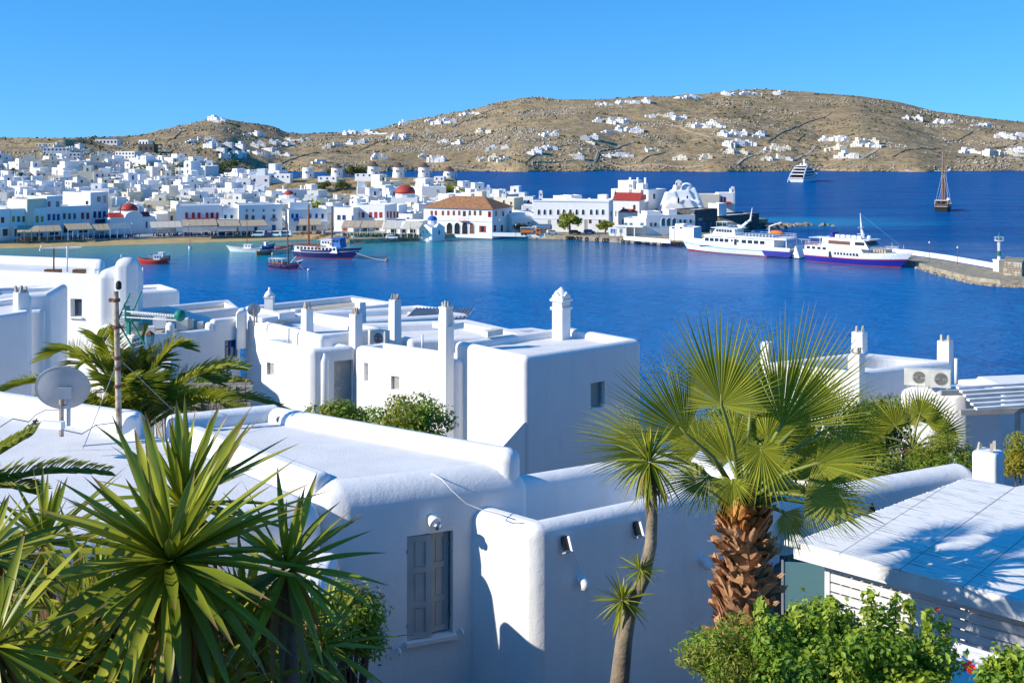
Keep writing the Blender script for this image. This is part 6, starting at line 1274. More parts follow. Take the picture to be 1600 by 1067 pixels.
# --- left beige roofed house with the blue window
Z = 27.4; q = [G(215, 527, Z), G(378, 509, Z)]; dpt = V(-.62, .78, 0) * 7.5; q = [q[0], q[1], q[1] + dpt, q[0] + dpt]
hL = empty('harbour_house', V(q[0].x, q[0].y, 22), 0, 'blue shaded white house with beige roof, scalloped parapet and blue window', 'house'); sp = face_spot(q[0], q[1], 351, 371, 531, 560, .4); volume('wall', q, 21.5, Z, .25, .4, .18, hL, ('plaster', 'roof_beige'), [sp[:3]])
for kx in (-.42, .42): slab(hL, 'window_frame', 'blue_paint', sp[0] + V(math.cos(sp[2]), math.sin(sp[2]), 0) * kx * sp[1][0], (.06, .08, sp[1][2]), sp[2], -.1, sp[3])
for kz in (-.46, .12, .46): slab(hL, 'window_bar', 'blue_paint', sp[0] + V(0, 0, kz * sp[1][2]), (sp[1][0], .07, .05), sp[2], -.1, sp[3])
slab(hL, 'window_bar', 'blue_paint', sp[0], (.04, .07, sp[1][2]), sp[2], -.1, sp[3]); slab(hL, 'window_pane', 'glass_blue', sp[0], (sp[1][0], .03, sp[1][2]), sp[2], -.16, sp[3])
d = (q[1] - q[0]).normalized(); nn = V(-d.y, d.x, 0)
def para(px0, px1, ytop, name='parapet_step', dd=0):
    a, c = on_line(q[0], q[1], px0), on_line(q[0], q[1], px1); a = a + nn * (.02 + dd); c = c + nn * (.02 + dd); zt = CH - (ytop - HY) * a.y / F
    volume(name, [a, c, c + nn * .42, a + nn * .42], Z - .3, zt, 0, .3, .15, hL)
para(333, 376, 500); para(326, 336, 505, dd=.015); para(262, 273, 505, 'parapet_fin', -.12)
volume('roof_fin', [G(368, 500, 27.7), G(384, 498, 27.7), G(386, 492, 27.7), G(372, 494, 27.7)], 26.5, 28.05, 0, .3, .14, hL)
hL2, _q = back_block('roof_house', 'white parapet roof behind the blue windowed house', (250, 478), (262, 492), (376, 480), 26.5, .3, 'roof_beige')
for k, (px, py, w, h, D) in enumerate(((250, 512, 20, 16, 47), (266, 506, 17, 15, 48.5), (285, 515, 17, 17, 47.5), (296, 513, 14, 15, 48), (313, 514, 9, 12, 48), (236, 520, 12, 10, 46))):
    P = W(px, py, D); o = MB().box((0, 0, h * D / F / 2), (w * D / F, .5, h * D / F), R(12)).build('roof_cabinet', 'ac_white' if k != 0 else 'plaster'); o.location = P; tag(o, ('white', 'cream', 'cream', 'cream', 'pale', 'small white')[k] + ' roof cabinet ' + ('leftmost large one', 'second from left', 'in the middle beside the antenna tip', 'right of the middle one', 'smallest at the right end', 'at the far left edge')[k] + ' on the beige roof', 'cabinet', 'cabinets on the beige roof')
# --- left group of tall white houses
Z = 29.4; q = [G(-70, 420, Z), G(160, 430, Z)]; d = (q[1] - q[0]).normalized(); q = [q[0] + V(0, 0, 0), q[1], q[1] + V(-2.2, 6.5, 0), q[0] + V(-2.2, 6.5, 0)]
hT = empty('hill_house', V(-15, 48, 22), 0, 'tall white house with rounded buttress and one small window at the left', 'house'); sp = face_spot(q[0], q[1], 110, 128, 467, 495, .5)
volume('wall', q, 21.5, Z, .35, .45, .22, hT, cuts=[sp[:3]]); slab(hT, 'window_pane', 'glass_blue', sp[0], (sp[1][0], .03, sp[1][2]), sp[2], -.2, sp[3])
for kx in (-.43, .43): slab(hT, 'window_frame', 'white_paint', sp[0] + V(math.cos(sp[2]), math.sin(sp[2]), 0) * kx * sp[1][0], (.07, .07, sp[1][2]), sp[2], -.16, sp[3])
slab(hT, 'window_sill', 'plaster', sp[0] - V(0, 0, sp[1][2] / 2 + .03), (sp[1][0] * 1.2, .14, .06), sp[2], .04, sp[3])
a = W(178, 430, 47.2); volume('round_buttress', [V(a.x - .8, a.y + .1, 0), V(a.x + .55, a.y + .55, 0), V(a.x + .3, a.y + 3, 0), V(a.x - .9, a.y + 3, 0)], 21.5, CH - (422 - HY) * 47.2 / F, 0, .3, .4, hT, seg=6)
a = W(189, 430, 46.8); volume('chimney_fin', [V(a.x - .42, a.y + .2, 0), V(a.x + .45, a.y + .3, 0), V(a.x + .45, a.y + 1.1, 0), V(a.x - .42, a.y + 1.1, 0)], 21.5, CH - (405 - HY) * 46.8 / F, 0, .3, .36, hT, seg=6)
for px, py, wp in ((83, 424, 24), (124, 424, 18)): slab(hT, 'roof_vent', 'rust', W(px, py, 50), (wp * 50 / F, .3, .18), 0)
hT2 = empty('hill_house', V(-11, 60, 20), 0, 'low white cube house at the water behind the tall left house', 'house'); q = quad3((180, 447), (206, 456), (282, 452), 27.1); volume('wall', q, 19.5, 27.1, .22, .4, .22, hT2); volume('round_annex', quad3((208, 458), (214, 462), (237, 460), 26.9), 19.5, 26.9, 0, .3, .3, hT2)
o = MB().lathe([(.2, 0), (.2, .6), (.27, .62), (.27, .8), (.2, .82)], (0, 0, 0), 12).build('roof_flue', 'plaster', smooth=40); o.location = W(210, 450, 58); tag(o, 'short white cylinder flue on the roof beside the rounded buttress', 'flue')
pipe([W(223, 452, 58), W(223, 418, 58)], .03, 'aerial_pole', 'thin pale pole on the low cube house by the water'); pipe([W(105, 425, 49), W(105, 385, 49)], .04, 'aerial_pole', 'pale pole on the tall left house roof'); pipe([W(190, 405, 47), W(189, 398, 47)], .02, 'aerial_pole', 'short wire above the chimney fin')
r = empty('tv_aerial', W(84, 425, 49), 0, 'thin yagi television aerial on the tall left house roof', 'aerial'); s_ = 49 / F; MB().tube([(0, 0, 0), (0, 0, 38 * s_)], .035, 6).build('mast', 'rust', r); b = MB().tube([(-22 * s_, 0, 37 * s_), (44 * s_, 0, 39 * s_)], .018, 5)
for k in range(14): b.tube([(-18 * s_ + k * 4.4 * s_, -.3, 37.3 * s_), (-18 * s_ + k * 4.4 * s_, .3, 37.6 * s_)], .012, 4)
b.tube([(-22 * s_, 0, 33 * s_), (-19 * s_, 0, 42 * s_)], .03, 4).build('boom', 'white_paint', r)
hN = empty('hill_house', V(-16, 35, 22), 0, 'blue shaded white house cut off by the left edge of the picture', 'house'); Z = 29.62; a = G(-130, 512, Z); c = G(46, 486, Z); volume('wall', [a, c, c + V(-1.6, 4, 0), a + V(-1.6, 4, 0)], 21.5, Z, .2, .35, .12, hN)
chimney(hN, 33, 456, 492, 26, 36.6, stones=4, seed=21, taper=.95); a = G(-60, 468, 29.5); c = G(78, 459, 29.5); volume('rear_wall', [a, c, c + V(-.5, 3, 0), a + V(-.5, 3, 0)], 21.5, 29.5, .2, .35, .3, hN); a = G(20, 487, 29.0); c = G(68, 484, 29.0); volume('side_wall', [a, c, c + V(-.5, 2, 0), a + V(-.5, 2, 0)], 21.5, 29.0, 0, .35, .16, hN)
# --- right-hand house complex
Z = 26.95; q = quad3((1192, 566), (1340, 582), (1490, 564), Z); hR = empty('terrace_house', V(q[0].x, q[0].y, 21.5), 0, 'white house right of the palm with three stone crowned chimneys', 'house'); volume('wall', q, 21, Z, .5, .4, .16, hR)
chimney(hR, 1343, 518, 566, 29, 43.5, seed=11, stones=4); chimney(hR, 1338, 552, 590, 31, 39.6, seed=12, stones=3, extra=4); chimney(hR, 1477, 532, 575, 30, 42.3, seed=13, stones=4, extra=3); chimney(hR, 1198, 534, 575, 22, 45, seed=14, stones=0)
Z = 27.0; q = quad3((1402, 604), (1503, 613), (1570, 604), Z); hR2 = empty('terrace_house', V(q[0].x, q[0].y, 21.5), 0, 'low white rounded block with small window under the air conditioners', 'house'); sp = face_spot(q[3], q[0], 1448, 1456, 651, 664, .4); volume('wall', q, 21, Z, 0, .4, .24, hR2, cuts=[sp[:3]]); slab(hR2, 'window_pane', 'glass_dark', sp[0], (sp[1][0], .03, sp[1][2]), sp[2], -.15, sp[3])
ac_unit(1432, 603, 36, 37.5, R(-22), 'rusty sided air conditioner, left of the pair on the low block', True); ac_unit(1466, 606, 37, 36.8, R(-22), 'air conditioner, right of the pair on the low block')
pipe([W(1494, 603, 38), W(1494, 560, 38)], .06, 'vent_pipe', 'white vent pipe beside the pair of air conditioners')
hR3 = empty('terrace_house', V(17, 41, 21.5), 0, 'white flat house cut off by the right edge with shuttered porch and pergola', 'house'); q = quad3((1488, 592), (1552, 600), (1720, 590), 26.4); volume('rear_wall', q, 21, 26.4, .3, .4, .16, hR3)
p0, p1 = W(1545, 648, 38), W(1640, 642, 40); volume('porch_wall', [V(p0.x, p0.y, 0), V(p1.x, p1.y, 0), V(p1.x - .6, p1.y + 2, 0), V(p0.x - .6, p0.y + 2, 0)], 21, 25.9, 0, .3, .12, hR3)
a = W(1566, 610, 39.5); volume('porch_pier', [V(a.x, a.y, 0), V(a.x + 2.2, a.y + .5, 0), V(a.x + 2, a.y + 2.2, 0), V(a.x - .2, a.y + 1.8, 0)], 25.6, CH - (604 - HY) * 39.5 / F, 0, .3, .12, hR3)
slab(hR3, 'door', 'door_grey', W(1521, 690, 38.5), (.5, .08, 2.0), R(15)); slab(hR3, 'door_glazing', 'glass_dark', W(1519, 657, 38.4), (.3, .05, .45), R(15)); slab(hR3, 'porch_post', 'door_grey', W(1529, 690, 37.2), (.13, .13, 2.4), R(15)); slab(hR3, 'porch_post', 'door_grey', W(1590, 690, 37.6), (.13, .13, 2.4), R(15))
r = empty('pergola', W(1507, 640, 34.5), R(8), 'slatted white timber pergola at the right edge', 'pergola'); MB().box((1.5, -.1, -.05), (3.4, .12, .16)).build('front_beam', 'wood_grey', r); MB().box((1.8, 1.6, .15), (3.4, .12, .16)).build('rear_beam', 'wood_grey', r)
for k in range(6): MB().box((1.75 + .12 * k, -.25 + k * .42, .13 + k * .03), (3.3, .15, .07), R(6)).build('slat', 'white_paint', r)
# --- garden in front: stone wall, white post, lamp
r = empty('stone_garden_wall', W(330, 640, 29), R(4), 'rough brown stone garden wall under the yellow green shrubs', 'wall'); b = MB(); b.box((0, .25, -1.4), (1.9, .3, 4.0)); b.build('core', 'rock', r); rs2 = random.Random(4)
for j in range(5):
    x = -.95
    while x < .95:
        w = rs2.uniform(.1, .24); o = inst('stone', unit_box(rs2.choice(('rock', 'stone_pale', 'quay_stone'))), r, TRS((x + w / 2, .06, -.3 + j * .2), rs2.uniform(-.05, .05), (w - .02, .12 + rs2.random() * .06, .17))); x += w
o = volume('gate_post', [W(241, 600, 30) , W(268, 600, 30), W(268, 600, 30) + V(0, .5, 0), W(241, 600, 30) + V(0, .5, 0)], 24, CH - (565 - HY) * 30 / F, 0, .3, .04); tag(o, 'short white gate post behind the date palm', 'post')
r = empty('garden_lamp', V(W(234, 600, 31).x, 31, 24.3), 0, 'old lantern lamp post among the date palm fronds', 'lamp post'); zt = CH - (541 - HY) * 31 / F - 24.3; MB().tube([(0, 0, 0), (0, 0, zt)], .04, 6).build('pole', 'rust', r); MB().lathe([(.06, zt), (.11, zt + .1), (.13, zt + .32), (.04, zt + .38)], (0, 0, 0), 6).build('lantern', 'glass_teal', r); MB().lathe([(.15, zt + .32), (.02, zt + .42)], (0, 0, 0), 6).build('hood', 'rust', r)
o = volume('garden_step_wall', [W(180, 592, 33), W(240, 590, 35), W(240, 590, 36), W(180, 592, 34.5)], 22, CH - (578 - HY) * 33 / F, 0, .3, .1); tag(o, 'low white garden wall in blue shade under the tall left house', 'wall')
# ================================================================ foreground houses (10-20 m)
ZM = 30.6
Cq, Bq, Aq, Dq = G(510, 764, ZM), G(842, 724, ZM), G(434, 650, ZM), G(258, 668, ZM)
hM = empty('roof_terrace_house', V(Cq.x, Cq.y, 26.5), 0, 'nearest white house with broad flat roof, grey shuttered window and wall lamp', 'house')
win = face_spot(Cq, Bq, 636, 708, 833, 995, .5); wdir = V(math.cos(win[2]), math.sin(win[2]), 0); wn_ = win[3]
volume('main_wall', [Cq, Bq, Aq, Dq], 26.0, ZM, 0, .4, .34, hM, cuts=[win[:3]], seg=7, topmat=1)
def coping(p, q, h, w, z, parent, name='parapet', r=.1, inner=0):
    d = (q - p); d.z = 0; d.normalize(); n = V(-d.y, d.x, 0); return volume(name, [p + n * inner, q + n * inner, q + n * (w + inner), p + n * (w + inner)], z - .3, z + h, 0, .3, r, parent, seg=4)
coping(Bq + (Aq - Bq) * .045, Aq, .20, .36, ZM, hM, r=.165, inner=.02); coping(Aq, Dq, .22, .3, ZM, hM, r=.1, inner=.02); coping(Dq, Cq + (Dq - Cq) * .07, .09, .32, ZM, hM, r=.12, inner=.02)
P = G(431, 656, ZM + .02) ; o = MB().lathe([(.05, 0), (.05, .14), (.04, .14), (.04, 0)], (0, 0, 0), 12, ax=(.3, -.9, 0)).build('drain_spout', 'grey_metal', hM, 40); o.location = P - hM.location + V(.05, -.06, .05); MB().lathe([(.041, .10), (.01, .10)], (0, 0, 0), 12, ax=(.3, -.9, 0)).build('drain_hole', 'dark', hM).location = o.location
# annex with sunken terrace
ZA = 30.1; K1 = G(838, 824, ZA); K2 = G(1226, 742, ZA); K0 = on_line(Cq, Bq, 738); dl = (V(K0.x, K0.y, ZA) - K1); wd_ = (K2 - K1).normalized(); nb = V(-wd_.y, wd_.x, 0)
dl = dl.normalized(); bk = dl * 2.35
volume('annex_wall', [K1, K2, K2 + nb * 2.0, K1 + bk], 26.0, ZA, .75, .36, .17, hM, seg=5)
# shutters: two leaves with three panels each
def leaf(px_off, width, height, rz, off, hinge):
    r = empty('shutter', win[0] - hM.location + wdir * px_off + wn_ * off, rz); r.parent = hM
    MB().box((0, 0, 0), (width, .035, height)).build('board', 'shutter_grey', r)
    for x in (-width / 2 + .035, width / 2 - .035): MB().box((x, -.022, 0), (.07, .02, height)).build('stile', 'shutter_grey', r)
    for z in (-height / 2 + .045, -height * .17, height * .17, height / 2 - .045): MB().box((0, -.023, z), (width - .14, .02, .075)).build('rail', 'shutter_grey', r)
    for z in (-.33, 0, .33): MB().box((0, -.018, z * height), (width - .22, .012, height * .25)).build('panel', 'shutter_grey', r)
    for z in (-.36, .36): MB().box((hinge * width / 2, -.03, z * height), (.03, .02, .05)).build('hinge', 'grey_metal', r)
ww, wh = win[1][0], win[1][2]
leaf(-ww * .24, ww * .50, wh * .985, win[2] - .10, -.02, -1); leaf(ww * .22, ww * .46, wh * .97, win[2] + .12, -.12, 1)
b = MB(hM.location); 
slab(hM, 'window_sill', 'plaster', win[0] - V(0, 0, wh / 2 + .02), (ww * 1.08, .14, .05), win[2], .02, wn_); slab(hM, 'window_glass', 'glass_dark', win[0], (ww, .03, wh), win[2], -.235, wn_)
# bulkhead lamp
lp = on_line(Cq, Bq, 675); lz = CH - (812 - HY) * lp.y / F; r = empty('wall_lamp', V(lp.x, lp.y, lz), win[2], 'white bulkhead wall lamp above the grey shutters', 'lamp')
MB().lathe([(.035, -.1), (.075, -.02), (.085, .03), (.05, .05)], (0, -.08, 0), 16, ax=(.35, -1, -.5)).build('shade', 'white_paint', r, 50); MB().lathe([(.02, 0), (.06, .01), (.05, .05), (.01, .07)], (.02, -.12, -.03), 14, ax=(.35, -1, -.5)).build('glass', 'chrome', r, True); MB().tube([(0, .02, .02), (0, -.06, .01)], .03, 8).build('arm', 'white_paint', r)
# cable lying over roof edge and wall
cab = [W(672, 738, 15.35), W(690, 748, 14.9), W(706, 766, 14.78), W(728, 786, 14.8), W(752, 796, 14.75), W(780, 803, 14.75), W(806, 812, 14.75)]; pipe(cab, .007, 'loose_cable', 'thin white cable trailing from the roof down to the annex', cat='cable')
# spouts and pipe elbows on the annex front
def on_annex(px, py, off=0): p = on_line(K1, K2, px); return V(p.x, p.y, CH - (py - HY) * p.y / F) - nb * off
for px, py, nm in ((880, 847, 'left'), (992, 824, 'right')):
    p = on_annex(px, py, .04); r = empty('roof_spout', p, math.atan2(wd_.y, wd_.x), nm + ' small slanted drain spout under the annex roof edge', 'spout', 'annex drain spouts')
    Mx = Matrix.Rotation(-.45, 3, 'X'); MB().box((0, .0, 0), (.075, .05, .17), 0, Mx).build('throat', 'dark', r); MB().box((.05, -.03, -.01), (.022, .1, .19), 0, Mx).build('cheek', 'plaster', r); MB().box((0, -.05, -.10), (.1, .1, .02), 0, Mx).build('lip', 'grey_metal', r)
pipe([on_annex(886, 856, .12), on_annex(897, 875, .06), on_annex(908, 893, .05), on_annex(911, 908, .06)], .008, 'loose_cable', 'short white cable hanging from the left spout to the pipe elbow', cat='cable')
for px, py, nm in ((905, 903, 'blue shaded pipe elbow below the left spout'), (1096, 873, 'pipe elbow left of the palm trunk')):
    p = on_annex(px, py); pipe([p + nb * .1, p - nb * .08, p - nb * .13 - V(0, 0, .03), p - nb * .14 - V(0, 0, .1)], .055, 'pipe_elbow', nm, 'white_paint', n=12)
for px, py in ((720, 982), (622, 1012)):
    p = on_line(Cq, Bq, px); p = V(p.x, p.y, CH - (py - HY) * p.y / F); nm = 'right' if px > 700 else 'left'; pipe([p + wn_ * -.05, p + wn_ * .08, p + wn_ * .09 - V(0, 0, .06)], .018, 'wall_tap', 'small tap on the wall low ' + nm + ' of the shuttered window', 'white_paint', 'tap')
# --- left neighbour roof with dish and mast
ZL = 30.5; fd = (Bq - Cq); fd.z = 0; fd.normalize(); nf = V(fd.y, -fd.x, 0); FR = Cq + nf * .12 - fd * -.02; FR = V(FR.x, FR.y, ZL); FL = FR - fd * 6.5
hW = empty('dish_house', V(-5, 15, 26.5), 0, 'white flat roofed house behind the yucca carrying dish and antenna mast', 'house')
BR = G(262, 676, ZL); BL = G(-150, 612, ZL)
volume('wall', [FL, FR, BR, BL], 26.0, ZL, 0, .4, .3, hW, seg=7, topmat=1)
coping(BR + (BL - BR) * .06, BL, .30, .32, ZL, hW, r=.13, inner=.02)
volume('corner_post', [G(178, 672, ZL + .1), G(215, 678, ZL + .1), G(222, 668, ZL + .1), G(185, 664, ZL + .1)], ZL - .5, ZL + .38, 0, .3, .09, hW)
o = volume('added_shade_wall', [V(-2.42, 12.2, 0), V(-2.14, 12.2, 0), V(-2.14, 14.25, 0), V(-2.42, 14.25, 0)], 27, 29.92, 0, .3, .09); tag(o, 'added hidden white wall shading the annex, between the yuccas and the glossy shrub', 'wall')  # added wall, hidden by the plants, to throw shade low on the annex
# satellite dish seen from behind
P = W(97, 648, 16.9); dish(V(P.x, P.y, P.z), .38, R(12), .45, 'large grey satellite dish on the roof left of the antenna mast', .35)
# antenna mast with green aerial
P = W(186, 655, 17.0); s_ = 17.0 / F; r = empty('antenna_mast', P, 0, 'rusty antenna mast with green grid television aerial', 'antenna'); tp = V(-5 * s_, 0, 200 * s_)
MB().tube([(0, 0, -.2), tp * .35, tp * .7, tp], [.045, .042, .04, .038], 10).build('mast', 'steel_pole', r, 50)
b = MB(); [b.lathe([(.05, -.025), (.062, -.02), (.062, .02), (.05, .025)], tp * t, 10) for t in (.26, .40, .48, .72, .93)]; b.build('clamp', 'rust', r, 40); MB().lathe([(.02, 0), (.045, .02), (.045, .1), (.02, .13)], tp + V(.04, 0, .02), 10).build('mast_head', 'car_black', r, 40); MB().box(tp * .93 + V(-.03, 0, .0), (.14, .05, .05)).build('cross_bracket', 'rust', r); MB().box(tp * .72, (.2, .04, .03)).build('cross_bracket', 'rust', r)
def A(px, py, dd=0): return W(px, py, 17.0 + dd) - P
fr = MB()
for p0, p1 in (((203, 458), (185, 500)), ((221, 455), (203, 498)), ((185, 504), (208, 544)), ((205, 500), (226, 538))):
    fr.tube([A(*p0), A(*p1)], .014, 5)
fr.build('reflector_frame', 'antenna_green', r); fr = MB()
for t in np.linspace(0, 1, 7): fr.tube([A(203, 458).lerp(A(185, 500), t), A(221, 455).lerp(A(203, 498), t)], .005, 4); fr.tube([A(185, 504).lerp(A(208, 544), t), A(205, 500).lerp(A(226, 538), t)], .005, 4)
fr.build('reflector_wire', 'grey_metal', r)
fr = MB(); d3 = (A(287, 494, -.35) - A(196, 487))
for off in (V(0, 0, .06), V(0, 0, -.03)): fr.tube([A(190, 492) + off, A(190, 492) + d3 * .95 + off * .6], .009, 5)
fr.build('boom', 'white_paint', r); fr = MB()
for k in range(18): c = A(196, 491) + d3 * (.12 + .8 * k / 18); fr.tube([c + V(-.01, -.08, .05), c + V(.01, .08, -.05)], .006, 4); fr.box(c + V(0, 0, .03), (.025, .03, .05))
fr.build('director', 'white_paint', r); MB().lathe([(.02, -.07), (.07, -.05), (.09, 0), (.07, .05), (.02, .07)], A(281, 493, -.3), 14, ax=(1, -.4, .1)).build('end_cap', 'antenna_green', r, True)
MB().box(A(213, 497), (.14, .08, .09), .3).box(A(199, 490), (.07, .07, .22), .2).box(A(201, 512), (.05, .05, .18), -.3).build('dipole_box', 'antenna_green', r)
for k, (a0, a1) in enumerate(((A(186, 560), W(130, 700, 15.5) - P), (A(186, 560), W(290, 660, 18) - P))): MB().tube([a0, a1], .006, 4).build('guy_wire', 'grey_metal', r)
pipe([W(0, 667, 16.4), W(20, 654, 16.4), W(45, 659, 16.4), W(56, 648, 16.4), W(72, 640, 16.4), W(92, 640, 16.5)], .007, 'loose_cable', 'dark thin cable looping over the parapet near the dish', 'car_black', 'cable'); pipe([W(100, 672, 16.2), W(128, 678, 16), W(150, 664, 16.2), W(182, 660, 16.6)], .008, 'loose_cable', 'grey cable coiled on the roof beside the antenna mast', 'grey_metal', 'cable')
b = MB(); rs2 = random.Random(5)
for k in range(7): c = W(58 + k * 2, 664 + rs2.uniform(-3, 3), 16.1); b.tube([c + V(rs2.uniform(-.15, .15), 0, rs2.uniform(-.02, .05)), c + V(rs2.uniform(-.12, .12), 0, rs2.uniform(.02, .1))], .012, 5)
tag(b.build('wire_tangle', 'car_black'), 'tangle of black wire lying on the left roof edge', 'wire')
o = MB().box((0, 0, .05), (.34, .1, .1), R(-14)).build('roof_ledge', 'plaster'); o.location = W(82, 669, 16.0); tag(o, 'small whitewashed ledge beside the wire tangle', 'ledge')
# ---------------------------------------------------------------- white garden wall with crowned pillar
p0 = W(1212, 779, 17.0); p1 = W(1375, 757, 17.9); p2 = W(1530, 734, 18.9); hG = empty('garden_wall', V(p0.x, p0.y, 26), 0, 'long white rounded garden wall rising to a stone crowned pillar behind the pavilion', 'wall')
d1 = (p2 - p0); d1.z = 0; d1.normalize(); n1 = V(-d1.y, d1.x, 0); volume('wall', [p0, p2, p2 + n1 * .5, p0 + n1 * .5], 25.5, p1.z, 0, .3, .22, hG, seg=6)
for px, py in ((1243, 815), (1362, 795)):
    m0 = on_line(p0, p2, px); z = CH - (py - HY) * m0.y / F; b = MB(hG.location); c = V(m0.x, m0.y, z) - n1 * .012; b.add([c - d1 * .1 - V(0, 0, .09), c + d1 * .1 - V(0, 0, .09), c + V(0, 0, .11)], [(0, 1, 2)]); b.build('vent_opening', 'dark', hG)
D = 18.6; P = W(1544, 752, D); zt = CH - (703 - HY) * D / F; w = .40; M = Matrix.Rotation(W48, 3, 'Z'); poly = [M @ V(sx * w / 2, sy * w / 2, 0) + V(P.x, P.y, 0) for sx, sy in ((-1, -1), (1, -1), (1, 1), (-1, 1))]
o = volume('pillar', poly, 26, zt, 0, .3, .06, hG, seg=3); crown_stones(o, V(P.x, P.y, zt) - hG.location, w * .9, random.Random(9), 3, s=.7)
p3 = W(1560, 757, 18.8); p4 = W(1720, 740, 20); volume('end_wall', [p3, p4, p4 + V(-.2, .4, 0), p3 + V(-.2, .4, 0)], 25.5, p3.z - .25, 0, .3, .12, hG)
# ---------------------------------------------------------------- pavilion with painted reed roof
m, nt, b = new_mat('painted_reed'); b.inputs['Roughness'].default_value = .8; b.inputs['Specular IOR Level'].default_value = .25
tc = nt.nodes.new('ShaderNodeTexCoord'); mp = nt.nodes.new('ShaderNodeMapping'); mp.inputs['Scale'].default_value = (3.0, 75, 75); nt.links.new(tc.outputs['Object'], mp.inputs['Vector'])
n1_ = noise(nt, 1.0, 3, .6, mp.outputs[0]); nt.links.new(mixc(nt, ramp(nt, n1_, [(.34, 0), (.43, 1)]), (.22, .20, .17), (.84, .83, .80)), b.inputs['Base Color']); bump(nt, b, n1_, .5, .012)
ZE = 30.79; Ec = G(1245, 849, ZE); rz = math.atan2(-.68, .733); pv = empty('reed_roof_pavilion', Ec, rz, 'white pavilion with hipped reed mat roof and horizontal slat screen', 'pavilion')
RD, RS, Lr = 3.08, .576, 6.2     # roof depth, skew of the verge, length along the eave
def RP(x, y): return V(x, y, .11 * y / RD)
cuts_ = [0, .5, 1.13, 1.75, 2.4, 3.05, 3.7, 4.35, 5.0, 5.6, Lr]; rr_ = random.Random(6)
for i_, (x0, x1) in enumerate(zip(cuts_[:-1], cuts_[1:])):
    a, c = x0 + .006, x1 - .006; sk = max(0, RS - .0) if i_ == 0 else 0; dz = rr_.uniform(0, .006)
    tl = [RP(a, -.03), RP(c, -.03), RP(c, RD), RP(max(a, RS), RD)] if c > RS else [RP(a, -.03), RP(c, -.03), RP(c, RD * (c / RS)), RP(a + .001, .02)]
    if i_ == 1: tl = [RP(a, -.03), RP(c, -.03), RP(c, RD), RP(RS, RD), RP(a, RD * a / RS)]
    k = len(tl); up = V(0, 0, .026 + dz); MB().add([p + up for p in tl] + tl, [tuple(range(k)), tuple(range(2 * k - 1, k - 1, -1))] + [(i, k + i, k + (i + 1) % k, (i + 1) % k) for i in range(k)]).build('reed_mat', 'painted_reed', pv)
b = MB()   # reed butts poking out along the verge
for k in range(110): t = k / 110; p = V(RS * t, RD * t, .11 * t) + V(-.01, 0, .014); b.tube([p - V(rr_.uniform(.012, .03), 0, .002), p + V(.03, 0, 0)], .007, 4)
b.build('reed_ends', 'painted_reed', pv); AY = RD / 2
MB().box((Lr / 2, -.015, -.075), (Lr + .04, .035, .15)).build('fascia', 'white_paint', pv); MB().box((RS / 2 - .0, AY, -.08), (.035, RD * 1.02, .14), -math.atan2(RS, RD)).build('fascia', 'white_paint', pv); MB().tube([(-.12, -.02, -.01), (.05, -.02, -.01)], .035, 8).build('gutter_end', 'white_paint', pv, True)
MB().box((Lr / 2 + .3, AY, -.17), (Lr - .7, 2 * AY - .1, .02)).build('soffit', 'wood_grey', pv)
nsl = 17; sy = .20; slm = MB().box((0, 0, 0), (1, 1, 1)).mesh('slat', 'white_paint')
for k in range(nsl):
    z = -.235 - k * .098
    inst('slat', slm, pv, TRS((.27 + (Lr - .27) / 2, sy, z), 0, (Lr - .3, .022, .076))); 
    if k < 14: inst('slat', slm, pv, TRS((.26, sy + .05 + 1.0, z), 0, (.022, 1.9, .076)))
for x in (.235, 2.62, 4.9): inst('post', slm, pv, TRS((x, sy + .035, -1.05), 0, (.055, .055, 1.78)))
inst('post', slm, pv, TRS((.6, 2.9, -1.05), 0, (.055, .055, 1.78))); MB().box((Lr / 2, sy + .02, -.18), (Lr, .07, .05)).build('top_rail', 'white_paint', pv)
MB().box((Lr / 2 + .4, 2.95, -1.0), (Lr - .5, .08, 1.66)).build('rear_wall', 'plaster', pv); MB().box((Lr / 2, AY, -1.95), (Lr - .3, 2.4, .08)).build('floor', 'paving', pv)
MB().box((2.58, sy - .02, -.75), (.03, .03, .9)).box((2.5, sy - .02, -.5), (.1, .02, .02)).build('bracket_pole', 'grey_metal', pv)
# lower white reed canopy at the bottom right
P = W(1478, 1020, 9.6); lc = empty('lower_reed_canopy', P, rz, 'small white reed canopy below the slat screen at the bottom right', 'canopy')
for k in range(2): MB().hexa([V(0 + k * 1.02, -1.4, -.45), V(1.0 + k * 1.02, -1.4, -.45), V(1.0 + k * 1.02, .2, 0), V(0 + k * 1.02, .2, 0), V(0 + k * 1.02, -1.4, -.42), V(1.0 + k * 1.02, -1.4, -.42), V(1.0 + k * 1.02, .2, .03), V(0 + k * 1.02, .2, .03)]).build('reed_mat', 'painted_reed', lc)
for x in (.05, 1.95): MB().tube([(x, .1, -1.9), (x, .1, 0)], .03, 6).build('post', 'white_paint', lc)
# glass balustrade and terrace left of the pavilion
P = W(1222, 948, 15.0); r = empty('glass_balustrade', P, R(-8), 'teal glass balustrade panes between palm trunk and pavilion', 'balustrade')
for k in range(2): MB().box((.30 + k * .58, 0, .28), (.55, .02, .62)).build('glass_pane', 'glass_teal', r)
for x in (.005, .595, 1.18): MB().box((x, 0, .26), (.025, .04, .70)).build('post', 'grey_metal', r)
p0 = W(1222, 880, 17.0); o = MB().box((.7, .6, -.35), (2.2, 1.3, .7), R(-5)).build('terrace_slab', 'stone_pale'); o.location = p0; tag(o, 'pale stone terrace slab above the glass balustrade', 'terrace')
o = volume('pool_wall', [W(1210, 930, 16.2), W(1310, 930, 16.2), W(1310, 930, 17.2), W(1210, 930, 17.2)], 26.2, CH - (903 - HY) * 16.2 / F, 0, .3, .03, mats=('stone_dark', 'stone_dark')); tag(o, 'dark low wall behind the glass panes', 'wall')
